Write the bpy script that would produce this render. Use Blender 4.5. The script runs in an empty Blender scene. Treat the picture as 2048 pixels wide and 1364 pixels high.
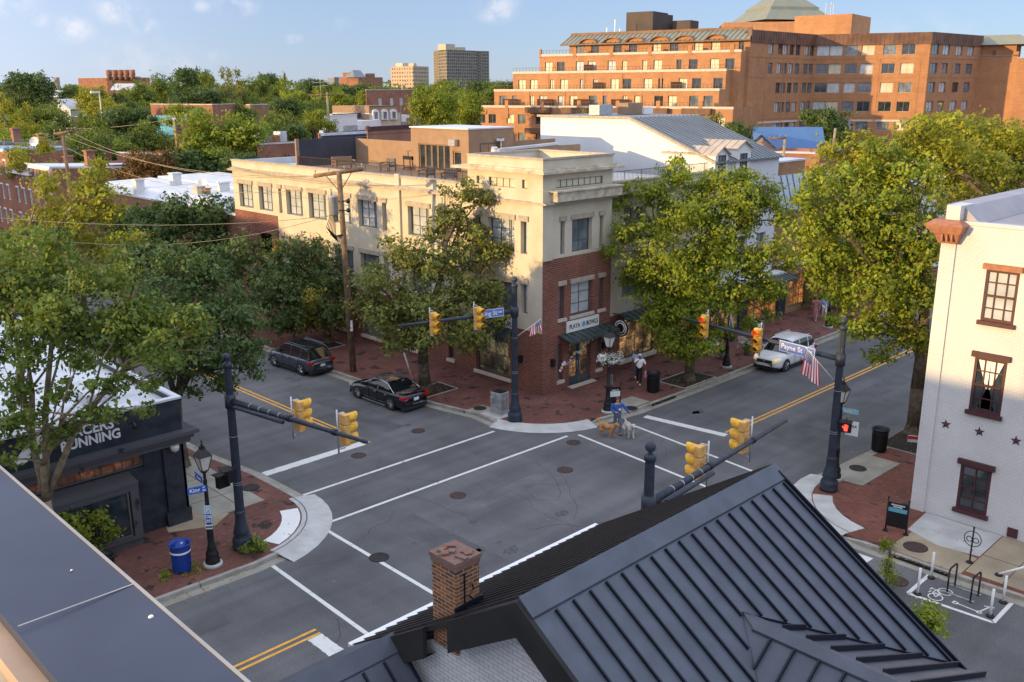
import bpy, bmesh, math, random
import numpy as np
from mathutils import Vector, Matrix
random.seed(7); RNG = np.random.default_rng(7)
S = bpy.context.scene; COL = S.collection
# ---------- camera ----------
FPX, CX, CY, H = 1860.0, 1024.0, 682.0, 16.0
PIT, ROL, YAW = math.radians(15.125), math.radians(-0.206), math.radians(45.64)
FW = np.array([math.cos(YAW)*math.cos(PIT), math.sin(YAW)*math.cos(PIT), -math.sin(PIT)])
_r = np.array([math.sin(YAW), -math.cos(YAW), 0.0]); _u = np.cross(_r, FW)
RT = math.cos(ROL)*_r+math.sin(ROL)*_u; UP = -math.sin(ROL)*_r+math.cos(ROL)*_u
cam = bpy.data.objects.new('camera', bpy.data.cameras.new('camera')); COL.objects.link(cam)
cam.matrix_world = Matrix(((RT[0], UP[0], -FW[0], 0), (RT[1], UP[1], -FW[1], 0), (RT[2], UP[2], -FW[2], H), (0, 0, 0, 1)))
cam.data.sensor_width = 36; cam.data.lens = FPX/2048*36; cam.data.clip_end = 6000; cam.data.clip_start = .1
S.camera = cam
# ---------- light ----------
SUN = Vector((-1, .30, .135)).normalized(); SEL = math.asin(SUN.z); SAZ = math.atan2(SUN.y, SUN.x)
w = bpy.data.worlds.new('World'); S.world = w; w.use_nodes = True
nt = w.node_tree; nt.nodes.clear(); N = nt.nodes.new; L = nt.links.new
out = N('ShaderNodeOutputWorld'); bg = N('ShaderNodeBackground'); L(bg.outputs[0], out.inputs[0])
sky = N('ShaderNodeTexSky'); sky.sky_type = 'NISHITA'; sky.sun_disc = False
sky.sun_elevation = SEL; sky.sun_rotation = math.pi/2-SAZ; sky.air_density = .8; sky.dust_density = .15; sky.ozone_density = 3.0; sky.altitude = 50
bg.inputs[1].default_value = 0.15; SKY_FILL = (7.4, 8.2, 9.9); SKY_FILL_W = (6.8, 7.0, 8.0)  # added sky fill overhead and toward the low sun, brightens shaded walls
geo = N('ShaderNodeNewGeometry')
dirv = N('ShaderNodeVectorMath'); dirv.operation = 'SCALE'; dirv.inputs['Scale'].default_value = -1; L(geo.outputs['Incoming'], dirv.inputs[0])
nz = N('ShaderNodeTexNoise'); nz.inputs['Scale'].default_value = 34; nz.inputs['Detail'].default_value = 7; nz.inputs['Roughness'].default_value = .62
L(dirv.outputs[0], nz.inputs['Vector'])
acc = None
def pxdir(px, py):
    d = FW+RT*(px-CX)/FPX-UP*(py-CY)/FPX
    return d/np.linalg.norm(d)
for px, py, rad, st in ((235, 18, .022, .75), (285, 52, .013, .75), (262, 35, .012, .5), (143, 58, .019, .7), (92, 42, .012, .4), (20, 6, .02, .8), (470, 6, .02, .7), (405, 12, .01, .45),
                        (990, 22, .02, .6), (1005, 5, .016, .55), (585, 77, .009, .55), (430, 115, .012, .3), (300, 135, .05, .3), (1850, 90, .05, .25), (680, 50, .012, .15)):
    d = pxdir(px, py)
    sb = N('ShaderNodeVectorMath'); sb.operation = 'SUBTRACT'; sb.inputs[1].default_value = tuple(d); L(dirv.outputs[0], sb.inputs[0])
    sc_ = N('ShaderNodeVectorMath'); sc_.operation = 'MULTIPLY'; sc_.inputs[1].default_value = (1, 1, 1.7); L(sb.outputs[0], sc_.inputs[0])
    ln = N('ShaderNodeVectorMath'); ln.operation = 'LENGTH'; L(sc_.outputs[0], ln.inputs[0])
    mr = N('ShaderNodeMapRange'); mr.interpolation_type = 'SMOOTHSTEP'; mr.inputs[1].default_value = rad*1.5; mr.inputs[2].default_value = rad*.1
    mr.inputs[3].default_value = 0; mr.inputs[4].default_value = st; L(ln.outputs['Value'], mr.inputs[0])
    if acc is None: acc = mr.outputs[0]
    else:
        m = N('ShaderNodeMath'); m.operation = 'MAXIMUM'; L(acc, m.inputs[0]); L(mr.outputs[0], m.inputs[1]); acc = m.outputs[0]
rm = N('ShaderNodeMapRange'); rm.interpolation_type = 'SMOOTHSTEP'; rm.inputs[1].default_value = .36; rm.inputs[2].default_value = .7; L(nz.outputs[0], rm.inputs[0])
mm = N('ShaderNodeMath'); mm.operation = 'MULTIPLY'; L(acc, mm.inputs[0]); L(rm.outputs[0], mm.inputs[1])
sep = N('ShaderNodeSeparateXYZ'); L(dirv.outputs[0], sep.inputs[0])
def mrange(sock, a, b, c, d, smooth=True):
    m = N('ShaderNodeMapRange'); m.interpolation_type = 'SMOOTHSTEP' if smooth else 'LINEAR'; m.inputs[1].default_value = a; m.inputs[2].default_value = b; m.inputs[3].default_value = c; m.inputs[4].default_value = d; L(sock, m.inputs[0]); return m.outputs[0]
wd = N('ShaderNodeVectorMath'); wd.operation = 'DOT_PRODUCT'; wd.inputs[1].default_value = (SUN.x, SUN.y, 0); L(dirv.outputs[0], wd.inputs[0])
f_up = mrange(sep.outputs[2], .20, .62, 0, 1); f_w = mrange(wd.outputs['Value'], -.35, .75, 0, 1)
fill_mix = N('ShaderNodeMix'); fill_mix.data_type = 'RGBA'; L(f_w, fill_mix.inputs[0]); fill_mix.inputs[6].default_value = (*SKY_FILL, 1); fill_mix.inputs[7].default_value = (*SKY_FILL_W, 1)
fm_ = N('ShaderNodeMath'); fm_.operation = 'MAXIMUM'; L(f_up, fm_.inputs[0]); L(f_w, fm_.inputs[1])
mx = N('ShaderNodeMix'); mx.data_type = 'RGBA'; L(mm.outputs[0], mx.inputs[0]); pale = N('ShaderNodeMix'); pale.data_type = 'RGBA'; pale.inputs[0].default_value = .5; L(sky.outputs[0], pale.inputs[6]); pale.inputs[7].default_value = (3.4, 4.0, 6.1, 1); vis = N('ShaderNodeMix'); vis.data_type = 'RGBA'; L(fm_.outputs[0], vis.inputs[0]); L(pale.outputs[2], vis.inputs[6]); L(fill_mix.outputs[2], vis.inputs[7]); L(vis.outputs[2], mx.inputs[6]); mx.inputs[7].default_value = (6.3, 6.0, 6.1, 1)
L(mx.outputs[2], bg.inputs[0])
sd = bpy.data.lights.new('sun', 'SUN'); sd.energy = 5.0; sd.angle = math.radians(.55); sd.color = (1, .66, .28)
so = bpy.data.objects.new('sun', sd); COL.objects.link(so); so.rotation_euler = SUN.to_track_quat('Z', 'Y').to_euler()
S.view_settings.view_transform = 'Standard'; S.view_settings.look = 'None'; S.view_settings.gamma = 1; S.view_settings.exposure = 0.18
S.render.engine = 'CYCLES'; S.render.resolution_x = 1024; S.render.resolution_y = 682
S.cycles.max_bounces = 5; S.cycles.diffuse_bounces = 3; S.cycles.glossy_bounces = 2; S.cycles.transmission_bounces = 2; S.cycles.transparent_max_bounces = 4
# ---------- pixel helpers: a photo pixel to a real point on a known plane ----------
def ray(px, py): return FW+RT*(px-CX)/FPX-UP*(py-CY)/FPX
def gp(px, py, z=0.0): d = ray(px, py); t = (z-H)/d[2]; return (d[0]*t, d[1]*t, z)
def ax(px, py, X): d = ray(px, py); t = X/d[0]; return (X, d[1]*t, H+d[2]*t)
def ay(px, py, Y): d = ray(px, py); t = Y/d[1]; return (d[0]*t, Y, H+d[2]*t)
def pd(px, py, dep): d = ray(px, py)*dep; return (d[0], d[1], H+d[2])
# ---------- materials ----------
def mat(name, c, rough=.8, var=.12, sc=1.2, metal=0, bump=0, bsc=20, c2=None, spec=.4, emit=0, ecol=None, coat=0, fine=.0, fsc=40, th=(.35, .65)):
    m = bpy.data.materials.new(name); m.use_nodes = True; t = m.node_tree; b = t.nodes['Principled BSDF']
    b.inputs['Roughness'].default_value = rough; b.inputs['Metallic'].default_value = metal; b.inputs['Specular IOR Level'].default_value = spec
    b.inputs['Coat Weight'].default_value = coat
    g = t.nodes.new('ShaderNodeNewGeometry'); n = t.nodes.new('ShaderNodeTexNoise'); n.inputs['Scale'].default_value = sc; n.inputs['Detail'].default_value = 6
    t.links.new(g.outputs['Position'], n.inputs['Vector'])
    mr = t.nodes.new('ShaderNodeMapRange'); mr.inputs[1].default_value = th[0]; mr.inputs[2].default_value = th[1]; t.links.new(n.outputs[0], mr.inputs[0])
    x = t.nodes.new('ShaderNodeMix'); x.data_type = 'RGBA'; t.links.new(mr.outputs[0], x.inputs[0])
    a = c2 if c2 else tuple(v*(1-var) for v in c); bb = c if c2 else tuple(min(1, v*(1+var)) for v in c)
    x.inputs[6].default_value = (*a, 1); x.inputs[7].default_value = (*bb, 1); o = x.outputs[2]
    if fine:
        n2 = t.nodes.new('ShaderNodeTexNoise'); n2.inputs['Scale'].default_value = fsc; n2.inputs['Detail'].default_value = 3; t.links.new(g.outputs['Position'], n2.inputs['Vector'])
        m2 = t.nodes.new('ShaderNodeMapRange'); m2.inputs[1].default_value = .3; m2.inputs[2].default_value = .7; m2.inputs[3].default_value = 1-fine; m2.inputs[4].default_value = 1+fine
        t.links.new(n2.outputs[0], m2.inputs[0])
        v = t.nodes.new('ShaderNodeVectorMath'); v.operation = 'SCALE'; t.links.new(o, v.inputs[0]); t.links.new(m2.outputs[0], v.inputs['Scale']); o = v.outputs[0]
    t.links.new(o, b.inputs['Base Color'])
    if bump:
        n3 = t.nodes.new('ShaderNodeTexNoise'); n3.inputs['Scale'].default_value = bsc; n3.inputs['Detail'].default_value = 4; t.links.new(g.outputs['Position'], n3.inputs['Vector'])
        bp = t.nodes.new('ShaderNodeBump'); bp.inputs['Strength'].default_value = bump; bp.inputs['Distance'].default_value = .05; t.links.new(n3.outputs[0], bp.inputs['Height']); t.links.new(bp.outputs[0], b.inputs['Normal'])
    if emit: b.inputs['Emission Strength'].default_value = emit; t.links.new(o, b.inputs['Emission Color']) if not ecol else b.inputs['Emission Color'].__setattr__('default_value', (*ecol, 1))
    return m
def brick(name, c1, c2, mo, bw=.21, rh=.075, ms=.012, ground=False, rough=.85, big=.2, rot=0, scale=1, dark=None, off=.5):
    m = bpy.data.materials.new(name); m.use_nodes = True; t = m.node_tree; b = t.nodes['Principled BSDF']; b.inputs['Roughness'].default_value = rough; b.inputs['Specular IOR Level'].default_value = .25
    nn = t.nodes.new; l = t.links.new
    g = nn('ShaderNodeNewGeometry'); s = nn('ShaderNodeSeparateXYZ'); l(g.outputs['Position'], s.inputs[0]); cb = nn('ShaderNodeCombineXYZ')
    if ground: l(s.outputs[0], cb.inputs[0]); l(s.outputs[1], cb.inputs[1])
    else:
        a = nn('ShaderNodeMath'); l(s.outputs[0], a.inputs[0]); l(s.outputs[1], a.inputs[1]); l(a.outputs[0], cb.inputs[0]); l(s.outputs[2], cb.inputs[1])
    mp = nn('ShaderNodeMapping'); mp.inputs['Rotation'].default_value = (0, 0, rot); l(cb.outputs[0], mp.inputs[0])
    k = nn('ShaderNodeTexBrick'); k.offset = off; l(mp.outputs[0], k.inputs[0]); k.inputs['Scale'].default_value = 1; k.inputs['Brick Width'].default_value = bw*scale; k.inputs['Row Height'].default_value = rh*scale
    k.inputs['Mortar Size'].default_value = ms*scale; k.inputs['Color1'].default_value = (*c1, 1); k.inputs['Color2'].default_value = (*c2, 1); k.inputs['Mortar'].default_value = (*mo, 1); k.inputs['Bias'].default_value = 0
    n = nn('ShaderNodeTexNoise'); n.inputs['Scale'].default_value = .6; n.inputs['Detail'].default_value = 6; l(g.outputs['Position'], n.inputs[0])
    m2 = nn('ShaderNodeMapRange'); m2.inputs[1].default_value = .3; m2.inputs[2].default_value = .7; m2.inputs[3].default_value = 1-big; m2.inputs[4].default_value = 1+big; l(n.outputs[0], m2.inputs[0])
    v = nn('ShaderNodeVectorMath'); v.operation = 'SCALE'; l(k.outputs[0], v.inputs[0]); l(m2.outputs[0], v.inputs['Scale']); o = v.outputs[0]
    if dark:   # clusters of darker units
        n2 = nn('ShaderNodeTexNoise'); n2.inputs['Scale'].default_value = dark[1]; n2.inputs['Detail'].default_value = 5
        mq = nn('ShaderNodeMapping'); mq.inputs['Scale'].default_value = dark[3] if len(dark) > 3 else (1, 1, 1); l(g.outputs['Position'], mq.inputs[0]); l(mq.outputs[0], n2.inputs[0])
        m3 = nn('ShaderNodeMapRange'); m3.inputs[1].default_value = dark[2]; m3.inputs[2].default_value = dark[2]+.04; l(n2.outputs[0], m3.inputs[0])
        x = nn('ShaderNodeMix'); x.data_type = 'RGBA'; l(m3.outputs[0], x.inputs[0]); l(o, x.inputs[6]); x.inputs[7].default_value = (*dark[0], 1); o = x.outputs[2]
    l(o, b.inputs['Base Color'])
    bp = nn('ShaderNodeBump'); bp.inputs['Strength'].default_value = .4; bp.inputs['Distance'].default_value = .01; bp.invert = True; l(k.outputs['Fac'], bp.inputs['Height']); l(bp.outputs[0], b.inputs['Normal'])
    return m
def leafmat(name, c, c2, tr=.35, patch=None):
    m = bpy.data.materials.new(name); m.use_nodes = True; t = m.node_tree; nn = t.nodes.new; l = t.links.new
    b = t.nodes['Principled BSDF']; b.inputs['Roughness'].default_value = .55; b.inputs['Specular IOR Level'].default_value = .3; o = t.nodes['Material Output']
    g = nn('ShaderNodeNewGeometry'); x = nn('ShaderNodeMix'); x.data_type = 'RGBA'; l(g.outputs['Random Per Island'], x.inputs[0]); x.inputs[6].default_value = (*c, 1); x.inputs[7].default_value = (*c2, 1)
    n = nn('ShaderNodeTexNoise'); n.inputs['Scale'].default_value = .55; n.inputs['Detail'].default_value = 4; l(g.outputs['Position'], n.inputs[0])
    mr = nn('ShaderNodeMapRange'); mr.inputs[1].default_value = .3; mr.inputs[2].default_value = .7; mr.inputs[3].default_value = .7; mr.inputs[4].default_value = 1.3; l(n.outputs[0], mr.inputs[0])
    v = nn('ShaderNodeVectorMath'); v.operation = 'SCALE'; l(x.outputs[2], v.inputs[0]); l(mr.outputs[0], v.inputs['Scale']); oc = v.outputs[0]
    if patch:
        n2 = nn('ShaderNodeTexNoise'); n2.inputs['Scale'].default_value = patch[1]; l(g.outputs['Position'], n2.inputs[0])
        m3 = nn('ShaderNodeMapRange'); m3.inputs[1].default_value = patch[2]; m3.inputs[2].default_value = patch[2]+.08; l(n2.outputs[0], m3.inputs[0])
        x2 = nn('ShaderNodeMix'); x2.data_type = 'RGBA'; l(m3.outputs[0], x2.inputs[0]); l(oc, x2.inputs[6]); x2.inputs[7].default_value = (*patch[0], 1); oc = x2.outputs[2]
    l(oc, b.inputs['Base Color'])
    tl = nn('ShaderNodeBsdfTranslucent'); l(oc, tl.inputs[0]); ms = nn('ShaderNodeMixShader'); ms.inputs[0].default_value = tr; l(b.outputs[0], ms.inputs[1]); l(tl.outputs[0], ms.inputs[2]); l(ms.outputs[0], o.inputs[0])
    return m
M = {}
def getm(k): return M[k] if isinstance(k, str) else k
# ---------- mesh building ----------
class MB:
    def __init__(s): s.v = []; s.f = []; s.mi = []; s.m = 0; s.sm = False; s.smf = []
    def _f(s, *idx): s.f.append(tuple(idx)); s.mi.append(s.m); s.smf.append(s.sm)
    def poly(s, pts):
        i = len(s.v); s.v += [tuple(p) for p in pts]; s._f(*range(i, i+len(pts))); return s
    def hexa(s, P):  # 8 points: bottom 4 ccw, top 4
        i = len(s.v); s.v += [tuple(p) for p in P]
        for q in ((3, 2, 1, 0), (4, 5, 6, 7), (0, 1, 5, 4), (1, 2, 6, 5), (2, 3, 7, 6), (3, 0, 4, 7)): s._f(*[i+k for k in q])
        return s
    def box(s, x0, x1, y0, y1, z0, z1): return s.hexa([(x0, y0, z0), (x1, y0, z0), (x1, y1, z0), (x0, y1, z0), (x0, y0, z1), (x1, y0, z1), (x1, y1, z1), (x0, y1, z1)])
    def cbox(s, c, sx, sy, sz, rz=0):
        co, si = math.cos(rz), math.sin(rz); P = []
        for z in (c[2], c[2]+sz):
            for a, b in ((-1, -1), (1, -1), (1, 1), (-1, 1)):
                dx, dy = a*sx/2, b*sy/2; P.append((c[0]+dx*co-dy*si, c[1]+dx*si+dy*co, z))
        return s.hexa(P)
    def fbox(s, F, a0, a1, z0, z1, d0, d1):  # facade frame F=(ox,oy,ux,uy,nx,ny); d outward
        P = []
        for z in (z0, z1):
            for a, d in ((a0, d0), (a1, d0), (a1, d1), (a0, d1)): P.append(fp(F, a, z, d))
        return s.hexa(P)
    def prism(s, pts, z0, z1, cap=True):
        n = len(pts); i = len(s.v); s.v += [(p[0], p[1], z0) for p in pts]+[(p[0], p[1], z1) for p in pts]
        for k in range(n): s._f(i+k, i+(k+1) % n, i+n+(k+1) % n, i+n+k)
        if cap: s._f(*[i+n+k for k in range(n)]); s._f(*[i+n-1-k for k in range(n)])
        return s
    def tube(s, p0, p1, r0, r1=None, n=8, cap=True):
        r1 = r0 if r1 is None else r1; p0 = Vector(p0); p1 = Vector(p1); d = (p1-p0)
        if d.length < 1e-6: return s
        d.normalize(); a = Vector((0, 0, 1)) if abs(d.z) < .9 else Vector((1, 0, 0)); e = d.cross(a).normalized(); g = d.cross(e); i = len(s.v)
        for p, r in ((p0, r0), (p1, r1)):
            for k in range(n): t = 2*math.pi*k/n; s.v.append(tuple(p+e*(r*math.cos(t))+g*(r*math.sin(t))))
        o = s.sm; s.sm = n > 5
        for k in range(n): s._f(i+k, i+(k+1) % n, i+n+(k+1) % n, i+n+k)
        s.sm = o
        if cap: s._f(*[i+n+k for k in range(n)]); s._f(*[i+n-1-k for k in range(n)])
        return s
    def path(s, pts, rad, n=6):
        rr = rad if isinstance(rad, (list, tuple)) else [rad]*len(pts)
        for k in range(len(pts)-1): s.tube(pts[k], pts[k+1], rr[k], rr[k+1], n)
        return s
    def lathe(s, c, prof, n=16, cap=True, ax=None):  # prof: (r,z)
        i = len(s.v); A = ax
        for r, z in prof:
            for k in range(n):
                t = 2*math.pi*k/n
                if A is None: s.v.append((c[0]+r*math.cos(t), c[1]+r*math.sin(t), c[2]+z))
                else: q = A @ Vector((r*math.cos(t), r*math.sin(t), z)); s.v.append((c[0]+q.x, c[1]+q.y, c[2]+q.z))
        o = s.sm; s.sm = True
        for j in range(len(prof)-1):
            for k in range(n): s._f(i+j*n+k, i+j*n+(k+1) % n, i+(j+1)*n+(k+1) % n, i+(j+1)*n+k)
        s.sm = o
        if cap: s._f(*[i+(len(prof)-1)*n+k for k in range(n)]); s._f(*[i+n-1-k for k in range(n)])
        return s
    def ball(s, c, r, n=10, sz=1):
        return s.lathe(c, [(max(.001, r*math.sin(math.pi*j/6)), -r*sz*math.cos(math.pi*j/6)) for j in range(7)], n)
    def build(s, name, mats, parent=None, bevel=0, sub=0):
        me = bpy.data.meshes.new(name); v = s.v
        if parent is not None:
            iv = world(parent).inverted(); v = [tuple(iv @ Vector(p)) for p in v]
        me.from_pydata(v, [], s.f); ms = mats if isinstance(mats, (list, tuple)) else [mats]
        for m in ms: me.materials.append(getm(m))
        me.polygons.foreach_set('material_index', s.mi); me.polygons.foreach_set('use_smooth', s.smf); me.update()
        o = bpy.data.objects.new(name, me); COL.objects.link(o)
        if parent is not None: o.parent = parent
        if bevel: b = o.modifiers.new('bevel', 'BEVEL'); b.width = bevel; b.segments = 2; b.limit_method = 'ANGLE'
        if sub: b = o.modifiers.new('sub', 'SUBSURF'); b.levels = sub; b.render_levels = sub
        return o
def world(o):
    m = Matrix.LocRotScale(o.location, o.rotation_euler, o.scale)
    return world(o.parent) @ m if o.parent else m
def fp(F, a, z, d=0): return (F[0]+F[2]*a+F[4]*d, F[1]+F[3]*a+F[5]*d, z)
def tag(o, label=None, cat=None, group=None, kind=None):
    if label: o['label'] = label
    if cat: o['category'] = cat
    if group: o['group'] = group
    if kind: o['kind'] = kind
    return o
def thing(name, label, cat, loc=(0, 0, 0), rz=0, group=None):
    o = bpy.data.objects.new(name, None); COL.objects.link(o); o.location = loc; o.rotation_euler = (0, 0, rz); o.empty_display_size = .3
    return tag(o, label, cat, group)
def dup(src, loc=None, rz=None, label=None, sc=None, parent=None, group=None):
    c = src.copy(); COL.objects.link(c); c.parent = parent
    if loc is not None: c.location = loc
    if rz is not None: c.rotation_euler = (0, 0, rz)
    if sc is not None: c.scale = sc
    if label: c['label'] = label
    if group: c['group'] = group
    for ch in src.children: dup(ch, parent=c)
    return c
def structure(mb, name, mats, cat=None): o = mb.build(name, mats); o['kind'] = 'structure'; return o
def text(body, size, name, m, parent, mw, ext=.01, align='CENTER', sx=1, off=0):
    cu = bpy.data.curves.new('t', 'FONT'); cu.body = body; cu.size = size; cu.extrude = ext; cu.align_x = align; cu.align_y = 'CENTER'; cu.offset = off; cu.resolution_u = 3
    o = bpy.data.objects.new('t', cu); COL.objects.link(o); dg = bpy.context.evaluated_depsgraph_get(); me = bpy.data.meshes.new_from_object(o.evaluated_get(dg))
    bpy.data.objects.remove(o); me.transform(Matrix.Diagonal((sx, 1, 1, 1))); me.transform(mw)
    if parent is not None: me.transform(world(parent).inverted())
    me.materials.clear(); me.materials.append(getm(m)); q = bpy.data.objects.new(name, me); COL.objects.link(q); q.parent = parent; return q
def facemat(p, u, n):  # text plane matrix: x along u, y up, z outward n
    u = Vector(u).normalized(); n = Vector(n).normalized(); y = n.cross(u)
    return Matrix(((u.x, y.x, n.x, p[0]), (u.y, y.y, n.y, p[1]), (u.z, y.z, n.z, p[2]), (0, 0, 0, 1)))
def facade(mb, F, a0, a1, z0, z1, ops, rev=.2):
    A = sorted({a0, a1, *[min(max(o[i], a0), a1) for o in ops for i in (0, 1)]}); Z = sorted({z0, z1, *[min(max(o[i], z0), z1) for o in ops for i in (2, 3)]})
    for i in range(len(A)-1):
        j0 = None
        for j in range(len(Z)-1):
            ca, cz = (A[i]+A[i+1])/2, (Z[j]+Z[j+1])/2; hole = any(o[0] < ca < o[1] and o[2] < cz < o[3] for o in ops)
            if not hole and j0 is None: j0 = j
            if j0 is not None and (hole or j == len(Z)-2):
                j1 = j if hole else j+1
                mb.poly([fp(F, A[i], Z[j0]), fp(F, A[i+1], Z[j0]), fp(F, A[i+1], Z[j1]), fp(F, A[i], Z[j1])]); j0 = None
    for o in ops:
        a, b, c, d = o[:4]
        mb.poly([fp(F, a, c), fp(F, a, d), fp(F, a, d, -rev), fp(F, a, c, -rev)]); mb.poly([fp(F, b, c), fp(F, b, d), fp(F, b, d, -rev), fp(F, b, c, -rev)])
        mb.poly([fp(F, a, c), fp(F, b, c), fp(F, b, c, -rev), fp(F, a, c, -rev)]); mb.poly([fp(F, a, d), fp(F, b, d), fp(F, b, d, -rev), fp(F, a, d, -rev)])
def window(parent, F, o, rev=.2, cols=2, rows=3, fm='win_frame', pm='glass_pale', ft=.06, name='window', vb=None, nopane=False):
    a, b, c, d = o[:4]; mb = MB(); D0, D1 = -rev-.06, -rev+.02
    for x0, x1, y0, y1 in ((a, a+ft, c, d), (b-ft, b, c, d), (a+ft, b-ft, c, c+ft), (a+ft, b-ft, d-ft, d)): mb.fbox(F, x0, x1, y0, y1, D0, D1)
    k = ft*.45; xs = vb if vb else [a+(b-a)*i/cols for i in range(1, cols)]
    for x in xs: mb.fbox(F, x-k/2, x+k/2, c+ft, d-ft, D0+.01, D1-.012)
    for j in range(1, rows): z = c+(d-c)*j/rows; mb.fbox(F, a+ft, b-ft, z-k/2, z+k/2, D0+.015, D1-.02)
    f = mb.build(name, fm, parent)
    if not nopane: MB().poly([fp(F, a+.01, c+.01, -rev-.03), fp(F, b-.01, c+.01, -rev-.03), fp(F, b-.01, d-.01, -rev-.03), fp(F, a+.01, d-.01, -rev-.03)]).build('pane', pm, f)
    return f
def strip(mb, pts, w, z, off=0):  # flat ribbon along a polyline, off = offset to the left
    n = len(pts); L_, R_ = [], []
    for i in range(n):
        p = Vector(pts[i][:2]); d = Vector(pts[min(i+1, n-1)][:2])-Vector(pts[max(i-1, 0)][:2]); d.normalize(); q = Vector((-d.y, d.x)); L_.append(p+q*(off+w/2)); R_.append(p+q*(off-w/2))
    for i in range(n-1): mb.poly([(R_[i].x, R_[i].y, z), (R_[i+1].x, R_[i+1].y, z), (L_[i+1].x, L_[i+1].y, z), (L_[i].x, L_[i].y, z)])
    return L_, R_
def fastmesh(name, verts, faces4, mats, mi=None, parent=None, smooth=False):
    me = bpy.data.meshes.new(name); nv = len(verts); nf = len(faces4); me.vertices.add(nv); me.vertices.foreach_set('co', np.asarray(verts, np.float32).ravel())
    me.loops.add(nf*4); me.loops.foreach_set('vertex_index', np.asarray(faces4, np.int32).ravel()); me.polygons.add(nf); me.polygons.foreach_set('loop_start', np.arange(0, nf*4, 4, dtype=np.int32))
    if mi is not None: me.polygons.foreach_set('material_index', np.asarray(mi, np.int32))
    me.update(calc_edges=True)
    for m in (mats if isinstance(mats, (list, tuple)) else [mats]): me.materials.append(getm(m))
    o = bpy.data.objects.new(name, me); COL.objects.link(o); o.parent = parent
    return o
# ---------- palette ----------
M['asphalt'] = mat('asphalt', (.118, .118, .124), .88, .2, .28, bump=.35, bsc=60, fine=.24, fsc=22)
t_ = M['asphalt'].node_tree; b_ = t_.nodes['Principled BSDF']; lk = b_.inputs['Base Color'].links[0].from_socket; g_ = t_.nodes.new('ShaderNodeNewGeometry')
for sc_v, lo, hi in (((.07, 1.1, 1), .86, 1.10), ((1.0, .06, 1), .92, 1.06)):   # worn streaks along both streets
    mp_ = t_.nodes.new('ShaderNodeMapping'); mp_.inputs['Scale'].default_value = sc_v; t_.links.new(g_.outputs['Position'], mp_.inputs[0]); n_ = t_.nodes.new('ShaderNodeTexNoise'); n_.inputs['Scale'].default_value = 1.1; n_.inputs['Detail'].default_value = 5; t_.links.new(mp_.outputs[0], n_.inputs[0])
    r_ = t_.nodes.new('ShaderNodeMapRange'); r_.inputs[1].default_value = .35; r_.inputs[2].default_value = .65; r_.inputs[3].default_value = lo; r_.inputs[4].default_value = hi; t_.links.new(n_.outputs[0], r_.inputs[0]); v_ = t_.nodes.new('ShaderNodeVectorMath'); v_.operation = 'SCALE'; t_.links.new(lk, v_.inputs[0]); t_.links.new(r_.outputs[0], v_.inputs['Scale']); lk = v_.outputs[0]
t_.links.new(lk, b_.inputs['Base Color'])
M['ground'] = mat('ground', (.07, .08, .05), .95, .3, .1)
M['paint'] = mat('paint', (.66, .66, .64), .7, c2=(.5, .5, .49), sc=5, th=(.3, .45))
M['yellow'] = mat('yellow_paint', (.72, .36, .05), .7, .12, 4)
M['concrete'] = mat('concrete', (.40, .39, .35), .9, .14, .9, fine=.08, fsc=30)
M['conc_tan'] = mat('conc_tan', (.33, .27, .19), .9, .16, .8, fine=.1, fsc=30)
M['conc_light'] = mat('conc_light', (.46, .46, .45), .9, .12, 1.5, fine=.06)
M['conc_grey'] = mat('conc_grey', (.30, .285, .24), .9, .16, 1.2, fine=.08)
M['curb'] = mat('curb', (.32, .30, .27), .9, .2, 2, fine=.1)
M['mulch'] = mat('mulch', (.035, .025, .02), 1, .4, 8, bump=.8, bsc=30)
M['joint'] = mat('joint', (.07, .06, .05), .9)
M['paver'] = brick('paver', (.205, .080, .062), (.14, .058, .048), (.10, .072, .062), .22, .11, .008, True, big=.22, rot=math.radians(0), dark=((.045, .03, .03), 1.3, .60))
M['paver_b'] = brick('paver_b', (.22, .075, .05), (.15, .05, .036), (.13, .085, .07), .22, .11, .009, True, big=.2, rot=math.radians(90), dark=((.04, .035, .045), 2.2, .61, (1.8, .5, 1)))
M['brick'] = brick('brick', (.23, .058, .036), (.12, .034, .026), (.27, .19, .15), .26, .1, .013)
M['brick_hotel'] = brick('brick_hotel', (.43, .21, .10), (.36, .17, .08), (.46, .29, .17), .4, .16, .012, big=.1)
M['brick_row'] = brick('brick_row', (.34, .135, .08), (.26, .10, .06), (.3, .22, .17), .24, .09, .01)
M['brick_chimney'] = brick('brick_chimney', (.34, .125, .055), (.11, .05, .035), (.38, .3, .2), .2, .066, .0085, dark=None)
M['brick_white'] = brick('brick_white', (.74, .74, .75), (.66, .66, .67), (.38, .38, .39), .215, .075, .006, big=.12)
M['brick_wpaint'] = brick('brick_wpaint', (.64, .635, .625), (.61, .605, .595), (.44, .435, .43), .215, .08, .005, big=.07)
M['brick_tan'] = brick('brick_tan', (.36, .2, .10), (.30, .16, .08), (.34, .25, .16), .4, .15, .01)
M['cream'] = mat('cream', (.57, .52, .42), .85, c2=(.51, .44, .32), sc=.9, fine=.05, fsc=14, th=(.3, .6))
M['cream_dirty'] = mat('cream_dirty', (.60, .53, .40), .9, c2=(.33, .29, .23), sc=2.2, th=(.3, .62))
M['lintel'] = mat('lintel', (.40, .34, .27), .85, .15, 4)
M['sill'] = mat('sill', (.55, .50, .42), .85, .1, 3)
M['roof_light'] = mat('roof_light', (.52, .53, .55), .8, .12, .5)
M['roof_white'] = mat('roof_white', (.66, .68, .73), .7, c2=(.50, .51, .54), sc=.8, fine=.05, fsc=6, th=(.28, .55))
M['roof_grey'] = mat('roof_grey', (.20, .22, .24), .55, .12, .6, metal=.2)
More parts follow.
